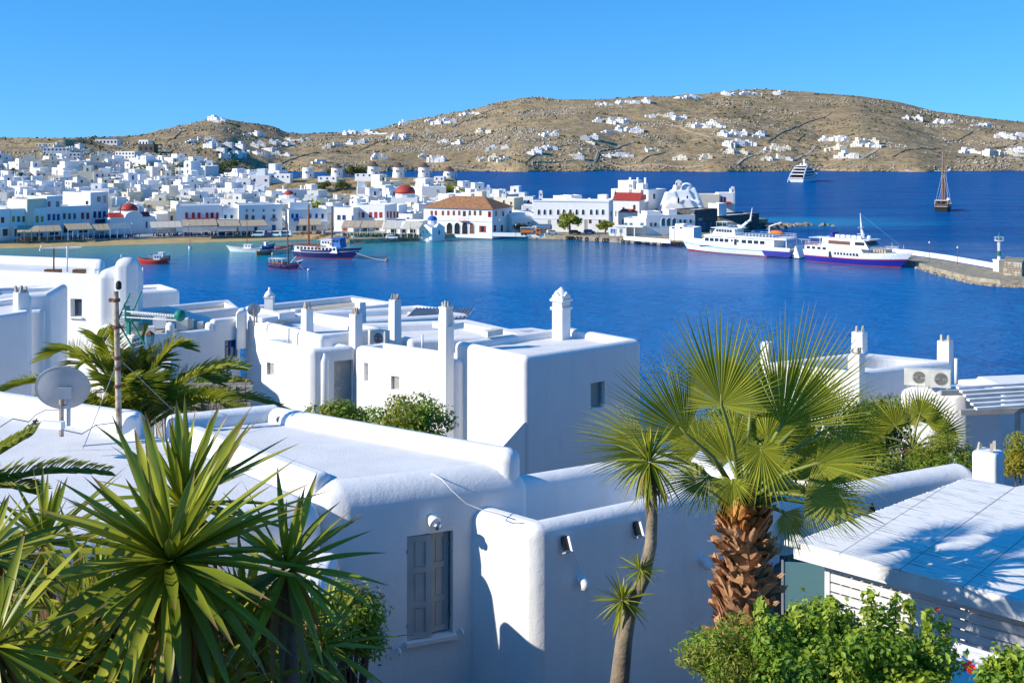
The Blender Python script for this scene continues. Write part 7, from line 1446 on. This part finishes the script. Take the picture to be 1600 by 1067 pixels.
pipe([W(1226, 838, 16.6), W(1250, 842, 16.4), W(1262, 856, 16.0)], .06, 'drain_pipe', 'white drain pipe elbow right of the palm trunk', n=10)
r = empty('flood_light', on_annex(1208, 852, .08), R(20), 'small grey flood light on the wall right of the palm trunk', 'lamp'); MB().lathe([(.03, -.08), (.06, .0), (.065, .05)], (0, 0, 0), 12, ax=(.3, -1, -.3)).build('shade', 'grey_metal', r, 40); MB().tube([(0, .1, .02), (0, 0, 0)], .02, 6).build('arm', 'grey_metal', r)
# ================================================================ plants
TIPB = (.30, .17, .07)
leaf_mat('yucca_leaf', (.15, .20, .014), (.50, .50, .05), .32, .38, rnd=True, tip=(.80, .97, TIPB))
leaf_mat('yucca_dead', (.16, .085, .035), (.34, .20, .09), .1, .8, rnd=True)
leaf_mat('fan_leaf', (.17, .22, .02), (.52, .50, .06), .4, .42, tip=(.78, 1.05, (.38, .34, .14)))
leaf_mat('fan_leaf_pale', (.32, .34, .06), (.48, .45, .08), .3, .45)
leaf_mat('date_leaf', (.22, .25, .02), (.56, .52, .05), .4, .42)
leaf_mat('date_leaf_dark', (.12, .16, .02), (.34, .36, .04), .35, .45)
simple('petiole', (.20, .24, .05), .6, .2, 3)
leaf_mat('boot', (.28, .125, .055), (.64, .38, .20), .05, .9, rnd=True)
leaf_mat('boot_fresh', (.42, .13, .03), (.58, .26, .08), .1, .7, rnd=True)
simple('fibre', (.08, .045, .025), .95, .3, 20, bumps=(60, .8, .02))
def frame(a, n):
    a = Vector(a).normalized(); n = Vector(n); n = (n - a * n.dot(a)).normalized(); y = n.cross(a); M = Matrix((a, y, n)).transposed(); return M.to_4x4()
# ---- sword leaf variants (yucca): base at origin, blade along +x, drooping in -z
def sword(L, w, droop, seg=7, fold=.25):
    b = MB(); vs_ = []
    for i in range(seg + 1):
        t = i / seg; ww = w * (.55 + .45 * min(1, t * 3.2)) * (1 if t < .45 else max(.012, 1 - ((t - .45) / .55) ** 1.5)); x = L * t; z = -droop * L * t * t
        vs_ += [V(x, -ww / 2, z + fold * ww * .5), V(x, 0, z), V(x, ww / 2, z + fold * ww * .5)]
    b.add(vs_, [f for i in range(seg) for f in ((3 * i, 3 * i + 3, 3 * i + 4, 3 * i + 1), (3 * i + 1, 3 * i + 4, 3 * i + 5, 3 * i + 2))]); return b
SW = [[sword(1, .092 * k, d, fold=.5).mesh('leaf', m_) for d in (.0, .04, .11, .30) for k in (.85, 1.1)] for m_ in ('yucca_leaf', 'yucca_dead')]
for row in SW:
    for me in row: finish(me, True)
def rosette(parent, c, axis, n, L, rng, low=-40, dead=0, name='leaf', wide=1.0, droopy=0):
    ax = Vector(axis).normalized(); t1 = ax.orthogonal().normalized(); t2 = ax.cross(t1)
    for k in range(n + dead):
        isd = k >= n; t = (k + .5) / n if not isd else 1.0; az = k * 2.39996 + rng.uniform(-.4, .4); el = R(88 + (low - 88) * (t ** .8)) if not isd else R(rng.uniform(low - 45, low - 5))
        el += rng.uniform(-.2, .2); d = (t1 * math.cos(az) + t2 * math.sin(az)) * math.cos(el) + ax * math.sin(el)
        dz = .15 if not isd else .5
        d = (d + V(0, 0, -dz * (1 - abs(d.z)) * t * .6)).normalized(); ln = L * rng.choice((rng.uniform(.6, .9), rng.uniform(.85, 1.12), rng.uniform(.9, 1.12))) * (.72 + .28 * min(1, t * 2.2)) * (.85 if isd else 1)
        di = 3 if rng.random() < .06 and t > .3 else min(3, int(t * 2.6 + rng.random() * 1.2 + droopy)) if not isd else 3
        up = V(0, 0, 1) if abs(d.z) < .93 else V(d.x, d.y, 0.01) * -1
        M = Matrix.Translation(Vector(c) + d * .02) @ frame(d, up + V(rng.uniform(-.25, .25), rng.uniform(-.25, .25), 0)) @ Matrix.Diagonal((ln, ln * wide, ln, 1))
        inst('dead_leaf' if isd else name, SW[1 if isd else 0][di * 2 + rng.randrange(2)], parent, M)
def yucca(px, py, D, n, L, axis, label, seed, dead=18, low=-45, wide=1.0):
    rng = random.Random(seed); c = W(px, py, D); g = gz(c.x, c.y) - .1; base = V(c.x + rng.uniform(-.1, .1), c.y + .25, g); dead = int(dead * 1.7); r = empty('yucca_plant', base, 0, label, 'yucca', 'yuccas at the lower left')
    top = c - base; MB().tube([(0, 0, 0), top * .5 + V(.04, 0, 0), top - Vector(axis).normalized() * .05], [.06, .05, .04], 10).build('stem', 'bark', r, True)
    rosette(r, top, axis, n, L, rng, low, dead, wide=wide)
yucca(265, 878, 6.0, 128, .84, (.04, -.62, .78), 'largest yucca rosette facing the viewer with a brown dead leaf skirt', 1, 34, -48)
yucca(285, 790, 6.9, 60, .72, (.0, -.1, 1), 'upright yucca behind the largest rosette with leaves against the roof', 2, 10, -20)
yucca(448, 890, 6.4, 58, .60, (.18, -.25, .95), 'smaller yucca at the right of the clump beside the green shrub', 3, 12, -40)
yucca(-25, 870, 5.7, 40, .52, (.1, -.35, .93), 'yucca cut by the left edge with tilted leaves', 4, 14, -40)
yucca(-10, 1010, 5.2, 46, .55, (.35, -.5, .8), 'low yucca in the bottom left corner', 5, 12, -40)
yucca(150, 960, 6.7, 60, .72, (-.1, -.3, .95), 'shaded yucca between the left edge and the largest rosette', 6, 20, -45)
yucca(385, 985, 7.0, 60, .70, (.1, -.3, .95), 'shaded yucca low behind the largest rosette on its right', 7, 22, -45)
yucca(70, 850, 7.3, 46, .62, (-.1, -.1, 1), 'dark yucca standing behind the left edge one', 8, 10, -30)
yucca(330, 1090, 6.2, 60, .62, (.05, -.5, .85), 'low yucca under the largest rosette at the bottom edge', 9, 26, -35)
yucca(70, 1080, 6.0, 56, .62, (-.1, -.45, .9), 'low shaded yucca near the bottom left corner', 10, 20, -35)
yucca(500, 1010, 7.4, 50, .55, (.25, -.3, .9), 'low yucca reaching towards the glossy shrub', 11, 16, -40)
yucca(120, 1040, 6.3, 60, .66, (-.05, -.35, .93), 'shaded yucca below the dark one at the lower left', 12, 20, -40)
yucca(215, 1075, 6.6, 56, .66, (.05, -.3, .95), 'yucca whose dead skirt fills the bottom edge under the largest rosette', 13, 30, -40)
# ---- thin cordyline tree before the annex wall
D = 9.8; base = W(966, 1085, D); pts = [W(966, 1085, D), W(975, 1000, D), W(985, 945, D), W(1005, 905, D), W(1017, 850, D), W(1019, 800, D), W(1018, 752, D)]; g = V(pts[0].x, D, gz(pts[0].x, D) - .1)
cd = empty('cordyline_tree', g, 0, 'slender curved cordyline trunk with small side rosettes before the white wall', 'tree'); MB(g).tube([g] + pts, [.11, .085, .072, .06, .056, .052, .047, .042], 12).build('trunk', 'bark_grey', cd, True)
rng = random.Random(12); rosette(cd, W(1014, 722, D) - g, (-.1, -.1, 1), 90, .42, rng, -80, 22, wide=.7, droopy=1); rosette(cd, W(1000, 890, 9.75) - g, (-.2, -.3, .9), 46, .21, rng, -35, 0); rosette(cd, W(972, 938, 9.7) - g, (-.3, -.4, .85), 60, .27, rng, -40, 4)
MB(g).tube([W(1012, 880, D), W(1002, 892, 9.77)], [.035, .025], 6).build('side_branch', 'bark_grey', cd); MB(g).tube([W(985, 948, D), W(974, 940, 9.72)], [.04, .025], 6).build('side_branch', 'bark_grey', cd)
# ---- fan leaves
def fan(Rr, n=50, spread=225, cup=.28, droop=.25, seed=0, mat='fan_leaf', web=.46):
    rng = random.Random(seed); b = MB(); st = R(spread) / n
    for k in range(n):
        th = -R(spread) / 2 + st * (k + .5) + rng.uniform(-.012, .012); ln = Rr * (.30 + .70 * max(0, math.cos(th * .52)) ** 3.2) * rng.uniform(.9, 1.06); d = V(math.cos(th), math.sin(th), 0); s = V(-d.y, d.x, 0); prev = []
        dr = droop * rng.uniform(.5, 1.5); vs_ = []
        for t in (.015, web * .55, web, .72, .88, 1.0):
            r_ = ln * t; wd = 2 * r_ * math.tan(st / 2) * 1.04 if t <= web else 2 * ln * web * math.tan(st / 2) * max(.05, (1 - (t - web) / (1 - web)) ** .8)
            z = cup * r_ * (1 - math.cos(th)) * .55 + cup * .25 * r_ - dr * ln * max(0, t - .35) ** 2
            p = d * r_ + V(0, 0, z); f = .6 * wd
            vs_ += [p - s * wd / 2 + V(0, 0, f * .5), p - V(0, 0, f * .5), p + s * wd / 2 + V(0, 0, f * .5)]
        m_ = 6; b.add(vs_, [f for i in range(m_ - 1) for f in ((3 * i, 3 * i + 3, 3 * i + 4, 3 * i + 1), (3 * i + 1, 3 * i + 4, 3 * i + 5, 3 * i + 2))])
    return b.mesh('blade', mat)
def fan_frond(root, org, hub, axis, nrm, Rr, seed, mat='fan_leaf', spread=225, cup=.28, droop=.25, n=50, pr=.028):
    fr = empty('frond', hub - root.location); fr.parent = root
    inst('blade', fan(Rr, n, spread, cup, droop, seed, mat), fr, frame(axis, nrm)); mid = org.lerp(hub, .55) + V(0, 0, (hub - org).length * .10)
    MB(hub).tube([org, mid, hub, hub + Vector(axis).normalized() * Rr * .12], [pr, pr * .75, pr * .55, .006], 6).build('petiole', 'petiole', fr, True)
D = 10.5; oc = W(1163, 800, D); g = V(W(1160, 1000, D).x, D, gz(2.1, D) - .2); fp = empty('fan_palm', g, 0, 'large fan palm with shaggy brown trunk before the white annex', 'palm')
S = D / F
FR_ = [(1127, 632, -.35, 93, -.10, 152, (0, -1, .15), 210, 'fan_leaf'), (1222, 664, -.25, 72, -.1, 188, (.25, -1, .2), 130, 'fan_leaf'), (1072, 678, -.2, 133, -.1, 148, (-.1, -1, .45), 130, 'fan_leaf'), (1024, 705, -.1, 170, -.1, 138, (0, -.8, .9), 120, 'fan_leaf'),
       (1190, 702, -.75, -80, -.4, 86, (.1, -1, .4), 300, 'fan_leaf'), (1290, 672, .1, 26, 0, 105, (.1, -.9, .6), 130, 'fan_leaf'), (1275, 724, -.35, 10, -.2, 125, (0, -.8, .9), 150, 'fan_leaf'), (1257, 774, -.55, -8, -.3, 105, (.05, -.8, .8), 170, 'fan_leaf_pale'),
       (1108, 745, -.5, 200, -.4, 92, (0, -.8, .8), 200, 'fan_leaf'), (1262, 650, .5, 55, .3, 110, (.1, -1, .2), 110, 'fan_leaf'), (1145, 750, -.7, 235, -.9, 70, (0, -.6, .9), 200, 'fan_leaf'), (1150, 690, .8, 105, 1.0, 90, (0, -.5, .8), 180, 'fan_leaf'), (1225, 800, -.3, -65, -.2, 75, (.6, -.5, .6), 160, 'fan_leaf_pale'), (1236, 745, .2, 30, .5, 85, (0, -.6, .8), 170, 'fan_leaf'), (1095, 700, .5, 150, .4, 105, (0, -.9, .4), 170, 'fan_leaf'), (1172, 650, .55, 88, .3, 105, (0, -1, .3), 150, 'fan_leaf'), (1232, 705, .5, 42, .4, 110, (0, -.9, .4), 150, 'fan_leaf'), (1140, 720, .3, 120, .2, 85, (0, -.9, .5), 200, 'fan_leaf')]
for k, (hx, hy, dd, ang, dep, rad, nr_, spd, mt) in enumerate(FR_):
    hub = W(hx, hy, D + dd); a = V(math.cos(R(ang)), dep, math.sin(R(ang))); fan_frond(fp, oc + V(0, 0, .05), hub, a, Vector(nr_) + V(-.5, 0, .15), rad * S, k, mt, spd, .22, .10 if ang > 40 and ang < 150 else .26)
rng = random.Random(31)
for k in range(3):
    az = rng.uniform(0, 6.28); el = rng.uniform(-.2, 1.1); d = V(math.cos(az) * math.cos(el), abs(math.sin(az)) * math.cos(el), math.sin(el)); fan_frond(fp, oc + V(0, 0, .05), oc + V(0, 0, .1) + d * rng.uniform(.5, .75), d, V(0, 0, 1) - d * .3 + V(0, -.3, 0), rng.uniform(.55, .75), 100 + k, 'fan_leaf', 210, .25, .4, 34)
hang = MB()
MB(g).tube([g, W(1160, 1000, D), W(1162, 900, D), W(1164, 800, D), W(1164, 780, D)], [.21, .185, .165, .145, .09], 16).build('trunk', 'fibre', fp, True)
def boot_mesh(sd, mat):
    rg = random.Random(sd); b = MB(); w = .075; h = .17
    pr = [(0, 0, w), (.035, h * .35, w * 1.05), (.075, h * .7, w * .8), (.11, h * .95, w * .55)]; vs_ = []
    for (x, z, ww) in pr: j = rg.uniform(-.012, .012); vs_ += [V(x - .02, -ww + j, z), V(x + .012, j, z), V(x - .02, ww + j, z)]
    vs_ += [V(.125 + rg.uniform(-.02, .02), -.05, h * rg.uniform(1.0, 1.25)), V(.125 + rg.uniform(-.02, .02), .045, h * rg.uniform(1.0, 1.25))]
    fs_ = [f for i in range(3) for f in ((3 * i, 3 * i + 1, 3 * i + 4, 3 * i + 3), (3 * i + 1, 3 * i + 2, 3 * i + 5, 3 * i + 4))] + [(9, 10, 12), (10, 11, 13)]
    n0 = len(vs_); vs_ += [v - V(.022, 0, .006) for v in vs_]; fs_ += [tuple(i + n0 for i in f[::-1]) for f in fs_]; return b.add(vs_, fs_).mesh('leaf_base', mat)
BM = [boot_mesh(i, 'boot') for i in range(5)]; BF = [boot_mesh(20 + i, 'boot_fresh') for i in range(3)]
for k in range(295):
    t = k / 295; py = 1030 - 238 * t; c = W(1160 + 4 * t, py, D) - g; rad = .185 - .04 * t; az = k * 2.39996 + rng.uniform(-.2, .2); fresh = t > .84; sc = rng.uniform(.55, 1.1)
    flat = rng.uniform(-.45, .5) - (.45 if fresh else .0)
    M = Matrix.Translation(c + V(math.cos(az), math.sin(az), 0) * rad) @ Matrix.Rotation(az, 4, 'Z') @ Matrix.Rotation(flat, 4, 'Y') @ Matrix.Rotation(rng.uniform(-.65, .65), 4, 'X') @ Matrix.Diagonal((sc, sc * rng.uniform(.7, 1.2), sc * rng.uniform(.8, 1.2), 1)); inst('leaf_base', rng.choice(BF if fresh else BM), fp, M)
# ---- second fan palm in the garden at the right
D2 = 25; o2 = W(1425, 700, D2); g2 = V(o2.x, D2, gz(o2.x, D2)); f2 = empty('fan_palm', g2, 0, 'smaller fan palm in the garden left of the pergola', 'palm'); MB(g2).tube([g2, o2], [.22, .2], 10).build('trunk', 'fibre', f2, True); S2 = D2 / F
for k, (ang, ln, rad, mt) in enumerate(((95, 35, 55, 'fan_leaf_pale'), (60, 45, 55, 'fan_leaf'), (125, 40, 55, 'fan_leaf'), (30, 45, 55, 'fan_leaf'), (160, 45, 50, 'fan_leaf'), (80, 55, 50, 'fan_leaf'), (5, 45, 50, 'fan_leaf'), (180, 45, 48, 'fan_leaf'), (-25, 40, 45, 'fan_leaf'), (210, 40, 45, 'fan_leaf'))):
    a = V(math.cos(R(ang)), -.15 if k % 2 else .2, math.sin(R(ang))); fan_frond(f2, o2, o2 + a * ln * S2, a, (-.5, -1, .5), rad * S2, 200 + k, mt, 210, .25, .3, 30, .03)
# ---- pinnate fronds (date palms)
def pinnate(root, base, tip, rise, seed, mat='date_leaf', n=46, Lf=.34, side=None):
    rng = random.Random(seed); d = tip - base; L = d.length; h = V(d.x, d.y, 0); fr = empty('frond', base - root.location); fr.parent = root; P = []
    for i in range(13):
        t = i / 12; P.append(base.lerp(tip, t) + V(0, 0, rise * 4 * t * (1 - t) * (1.0)))
    MB(base).tube(P, [.03 * (1 - .85 * i / 12) for i in range(13)], 5).build('rachis', 'petiole', fr, True); b = MB(base)
    for k in range(n):
        t = .12 + .88 * k / n; x = t * 12; i = min(11, int(x)); p = P[i].lerp(P[i + 1], x - i); tg = (P[i + 1] - P[i]).normalized(); s = tg.cross(V(0, 0, 1)); s = s.normalized() if s.length > .1 else V(1, 0, 0); u = s.cross(tg).normalized()
        ll = Lf * (.45 + .75 * math.sin(math.pi * (.12 + .80 * t))) * rng.uniform(.85, 1.1)
        for sg in (-1, 1):
            dd = (s * sg * .78 + tg * .62 + u * (.34 + rng.uniform(-.12, .12))).normalized(); q1 = p + dd * ll * .5; q2 = p + dd * ll - V(0, 0, ll * .12); w = .022; wv = (tg * .5 + u * .87) * w
            b.add([p - wv * .5, p + wv * .5, q1 + wv, q1 - wv, q2], [(0, 1, 2, 3), (3, 2, 4)])
    b.build('leaflets', mat, fr)
D3 = 22.0; c3 = W(203, 690, D3); g3 = V(c3.x, D3, gz(c3.x, D3)); dp = empty('date_palm', g3, 0, 'arching date palm with feather fronds behind the antenna mast', 'palm'); MB(g3).tube([g3, c3 + V(0, 0, -.1)], [.3, .26], 12).build('trunk', 'bark', dp, True)
for k, (tx, ty, dd, ri, mt) in enumerate(((75, 560, .4, .75, 'date_leaf'), (5, 612, -.2, .55, 'date_leaf'), (110, 590, -.8, .8, 'date_leaf'), (150, 525, .6, .5, 'date_leaf'), (182, 515, .2, .2, 'date_leaf'), (226, 512, .2, .15, 'date_leaf_dark'), (292, 545, .5, .62, 'date_leaf'), (378, 578, .2, .45, 'date_leaf'), (365, 640, -.6, .45, 'date_leaf'), (440, 640, 1.2, .5, 'date_leaf_dark'), (335, 600, 1.4, .6, 'date_leaf_dark'), (60, 640, -1.0, .4, 'date_leaf_dark'), (120, 660, -1.2, .5, 'date_leaf'), (260, 660, -1.2, .6, 'date_leaf_dark'), (225, 640, -1.3, .7, 'date_leaf'), (165, 640, -1.4, .75, 'date_leaf'), (300, 655, -.9, .6, 'date_leaf'), (215, 560, .9, .5, 'date_leaf_dark'), (170, 570, .9, .6, 'date_leaf_dark'), (250, 575, .8, .6, 'date_leaf_dark'), (20, 655, .8, .5, 'date_leaf_dark'), (210, 600, -.9, .4, 'date_leaf_dark'), (245, 610, -.8, .5, 'date_leaf_dark'))):
    pinnate(dp, c3, W(tx, ty, D3 + dd), ri, k, mt, 74, .56)
# date palm leaning in from the left edge
D4 = 9.0; c4 = W(-190, 850, D4); g4 = V(c4.x, D4, gz(c4.x, D4)); dq = empty('date_palm', g4, 0, 'dark date palm fronds reaching in from the left edge over the roof', 'palm'); MB(g4).tube([g4, c4], [.2, .18], 10).build('trunk', 'bark', dq, True)
for k, (tx, ty, dd, ri) in enumerate(((52, 678, .3, .05), (165, 740, .6, .2), (60, 770, .2, .2), (60, 900, -.3, .2))): pinnate(dq, c4, W(tx, ty, D4 + dd), ri, 60 + k, 'date_leaf_dark', 60, .26)
# ---- shrubs
def shrub(name, label, px, py, D, rx, ry, n, leaf, mats, seed, subs=26, sub=.3, cat='shrub', group=None, long=2.0, flat=.35, dy=None):
    S = D / F; c = W(px, py, D); g = V(c.x, D, min(gz(c.x, D), c.z - ry * S * .9)); r = empty(name, g, 0, label, cat, group); rng = random.Random(seed); lc_ = c - g
    cl = clump_list(lc_, (rx * S, (dy or rx * S * .7), ry * S), subs, sub, seed, -.6); b = MB()
    for q in cl[::2]: b.tube([V(lc_.x * .3, 0, 0), V((q[0] + lc_.x) * .4, q[1] * .4, lc_.z * .5), V(*q[:3])], [.03, .02, .008], 5)
    b.build('branches', 'bark', r)
    for i, m_ in enumerate(mats): inst('foliage', leaf_cloud_mesh('foliage', cl[i::len(mats)] if len(mats) > 1 else cl, n // len(mats), leaf, m_, seed + i, flat, long), r)['kind'] = 'stuff'
    return r, cl
shrub('round_bush', 'broad green bush between the near roof and the house with the niche', 632, 676, 28, 82, 46, 9000, .10, ('leaf_olive', 'leaf_olive', 'leaf_green'), 1, 40, .34); shrub('round_bush', 'lower green bush below the grey door', 535, 660, 29, 55, 26, 4200, .10, ('leaf_olive', 'leaf_green'), 2, 26, .28)
shrub('garden_shrub', 'dense dark shrub mass behind the fan palm crown', 1195, 705, 24, 135, 75, 11000, .11, ('leaf_dark', 'leaf_olive', 'leaf_dark'), 3, 60, .4); shrub('garden_shrub', 'brownish green shrub right of the fan palm crown', 1370, 690, 26, 55, 60, 6000, .10, ('leaf_dark', 'leaf_olive'), 4, 34, .34); shrub('garden_shrub', 'bright needle shrub under the smaller fan palm', 1470, 715, 23, 45, 28, 5000, .11, ('leaf_olive', 'leaf_green'), 5, 24, .22, long=6)
shrub('garden_shrub', 'yellow green shrub at the right edge beside the crowned pillar', 1600, 722, 21, 32, 32, 3600, .10, ('leaf_olive', 'leaf_yellow'), 6, 20, .2, long=5); shrub('garden_shrub', 'green shrub low between fan palm and garden wall', 1330, 735, 22, 80, 25, 5000, .10, ('leaf_dark', 'leaf_olive'), 7, 30, .25)
shrub('garden_shrub', 'dark green shrub above the stone garden wall', 335, 598, 31.5, 26, 20, 2600, .10, ('leaf_dark', 'leaf_green'), 8, 18, .2); shrub('garden_shrub', 'small yellow shrub at the white house corner', 372, 600, 31, 18, 9, 1400, .09, ('leaf_yellow',), 9, 12, .12); shrub('garden_shrub', 'green shrub between white gate post and palm', 265, 620, 30, 40, 25, 3000, .1, ('leaf_dark', 'leaf_olive'), 10, 20, .25)
shrub('glossy_shrub', 'glossy green shrub between the yuccas and the near wall', 548, 985, 9.2, 50, 66, 7000, .055, ('leaf_olive', 'leaf_lime', 'leaf_green'), 11, 44, .13, long=3.2); shrub('glossy_shrub', 'shaded shrub low behind the yuccas', 430, 1060, 8.6, 90, 40, 4000, .055, ('leaf_dark', 'leaf_dark'), 12, 34, .16, long=3)
for k, (px, py, D_, rx, ry) in enumerate(((60, 990, 8.4, 150, 95), (250, 1000, 8.4, 120, 90), (400, 1010, 8.3, 110, 80))): shrub('undergrowth_bush', ('leftmost', 'middle', 'right')[k] + ' dark tangled undergrowth bush behind the yuccas', px, py, D_, rx, ry, 2600, .13, ('leaf_dark', 'date_leaf_dark'), 70 + k, 30, .2, long=5)
r, cl = shrub('hibiscus_bush', 'lush bright green hibiscus bush with red flowers at the bottom', 1330, 1045, 8.6, 150, 78, 21000, .052, ('leaf_lime', 'leaf_green', 'leaf_lime', 'leaf_green'), 13, 90, .15, long=1.7, dy=.6)
shrub('feathery_bush', 'dark feathery leaved bush at the foot of the fan palm', 1150, 1035, 8.9, 75, 55, 9000, .05, ('leaf_green', 'leaf_olive'), 14, 44, .14, long=4.0, dy=.4); shrub('hibiscus_bush', 'small green bush in the bottom right corner', 1590, 1065, 8.0, 50, 28, 3200, .055, ('leaf_lime', 'leaf_green'), 15, 18, .12, long=1.8)
# upright leafy shoots and red flowers
rng = random.Random(5); sh = MB(r.location); lf_c = []
for px, py in ((1360, 925), (1400, 935), (1300, 940), (1450, 960), (1475, 975), (1250, 950), (1190, 945), (1420, 945)):
    p = W(px, py, 8.5 + rng.uniform(-.3, .3)); q = W(px - rng.uniform(-20, 20), py + 90, 8.6); sh.tube([q, q.lerp(p, .6) + V(.03, 0, 0), p], [.012, .008, .004], 5); lf_c += [tuple(q.lerp(p, t) - r.location) + (.06, .06, .05) for t in (.35, .5, .65, .8, .92, 1.0)]
sh.build('shoot', 'bark', r); inst('foliage', leaf_cloud_mesh('foliage', lf_c, 900, .06, 'leaf_lime', 3, .35, 1.8), r)['kind'] = 'stuff'
leaf_mat('petal_red', (.55, .01, .015), (.75, .03, .03), .2)
def flower(px, py, D, s, lab):
    P = W(px, py, D); f = empty('red_flower', P, 0, lab, 'flower', 'red hibiscus flowers')
    for k in range(5):
        a = k * 2 * math.pi / 5; d = V(math.cos(a), -.35, math.sin(a)); t = V(-math.sin(a), 0, math.cos(a)); MB().add([V(0, 0, 0), d * s * .6 - t * s * .38, d * s * 1.0 - t * s * .2 - V(0, .2 * s, 0), d * s * 1.02 + t * s * .2, d * s * .6 + t * s * .38], [(0, 1, 2, 3, 4)]).build('petal', 'petal_red', f)
    MB().tube([(0, 0, 0), (0, -s * 1.1, s * .1)], [s * .06, s * .09], 6).build('stamen', 'leaf_yellow', f)
flower(1512, 1040, 7.9, .045, 'large red flower at the bottom right before the white canopy'); flower(1464, 951, 8.6, .02, 'small red flower before the slat screen'); flower(1408, 948, 8.5, .014, 'tiny red bud left of the small red flower')
# bits of litter and weeds at the wall foot
tag(inst('leaf_litter', leaf_cloud_mesh('leaf_litter', [(x, 14.6 - abs(x - 2.4) * .25, gz(x, 14.5) + .03, .25, .25, .02) for x in np.arange(1.2, 3.4, .2)], 500, .05, 'yucca_dead', 4, .1, 2)), kind='stuff')

# ---------------------------------------------------------------- people on the quay (a few pixels tall)
def person(px, py, shirt, label, rz, step=.18, zg=1.85):
    me = bpy.data.meshes.new('body'); J = [(0, 0, .95), (0, 0, 1.2), (0, 0, 1.42), (0, 0, 1.52), (0, .02, 1.66), (.19, 0, 1.40), (.25, .04, 1.12), (.24, .16, .90), (-.19, 0, 1.40), (-.25, -.02, 1.12), (-.24, .04, .88), (.09, 0, .9), (.10, step, .5), (.10, step * .9, .06), (.10, step + .13, .03), (-.09, 0, .9), (-.10, -step * .5, .5), (-.10, -step, .07), (-.10, -step + .13, .03)]
    E = [(0, 1), (1, 2), (2, 3), (3, 4), (2, 5), (5, 6), (6, 7), (2, 8), (8, 9), (9, 10), (0, 11), (11, 12), (12, 13), (13, 14), (0, 15), (15, 16), (16, 17), (17, 18)]; rad = [.15, .14, .15, .06, .105, .07, .05, .04, .07, .05, .04, .09, .065, .045, .04, .09, .065, .045, .04]
    me.from_pydata(J, E, []); o = bpy.data.objects.new('body', me); COL.objects.link(o); sk = o.modifiers.new('s', 'SKIN')
    for v, q in zip(me.skin_vertices[0].data, rad): v.radius = (q, q)
    me.skin_vertices[0].data[0].use_root = True; o.modifiers.new('ss', 'SUBSURF').levels = 1
    bpy.context.view_layer.update(); nm = bpy.data.meshes.new_from_object(o.evaluated_get(bpy.context.evaluated_depsgraph_get())); o.modifiers.clear(); o.data = nm; nm.materials.clear(); setmat(nm, ['skin', shirt, 'cloth_dark'])
    for f in nm.polygons: f.material_index = 2 if f.center.z < .93 else (1 if f.center.z < 1.46 and (abs(f.center.x) < .24) else 0); f.use_smooth = True
    r = empty('person', G(px, py, zg), rz, label, 'person', 'people on the quay'); o.parent = r
    MB().lathe([(.10, 1.62), (.115, 1.69), (.09, 1.76), (.02, 1.785)], (0, -.01, 0), 10).build('hair', 'hair', r, True)
simple('cloth_yellow', (.62, .5, .06), .8, .1, 4); simple('cloth_green', (.2, .4, .08), .8, .1, 4)
for a in ((934, 369, 'cloth_pale', 'person in pale shirt walking on the quay left of the kiosk', .4), (951, 371, 'cloth_green', 'person in green shirt standing before the kiosk', 2.0), (961, 369.5, 'cloth_yellow', 'person in yellow shirt right before the kiosk', 1.0), (970, 370, 'cloth_yellow', 'second person in yellow further right by the kiosk', 3.0), (936, 372.5, 'cloth_dark', 'person in dark clothes at the quay edge', 1.4), (218, 371, 'cloth_red', 'person in red shirt on the promenade before the domed church', .6), (853, 368.5, 'cloth_dark', 'person in dark clothes beside the tanker truck', 2.4), (803, 366.5, 'blue_paint', 'person in blue beside the orange truck', 1.1)): person(*a)
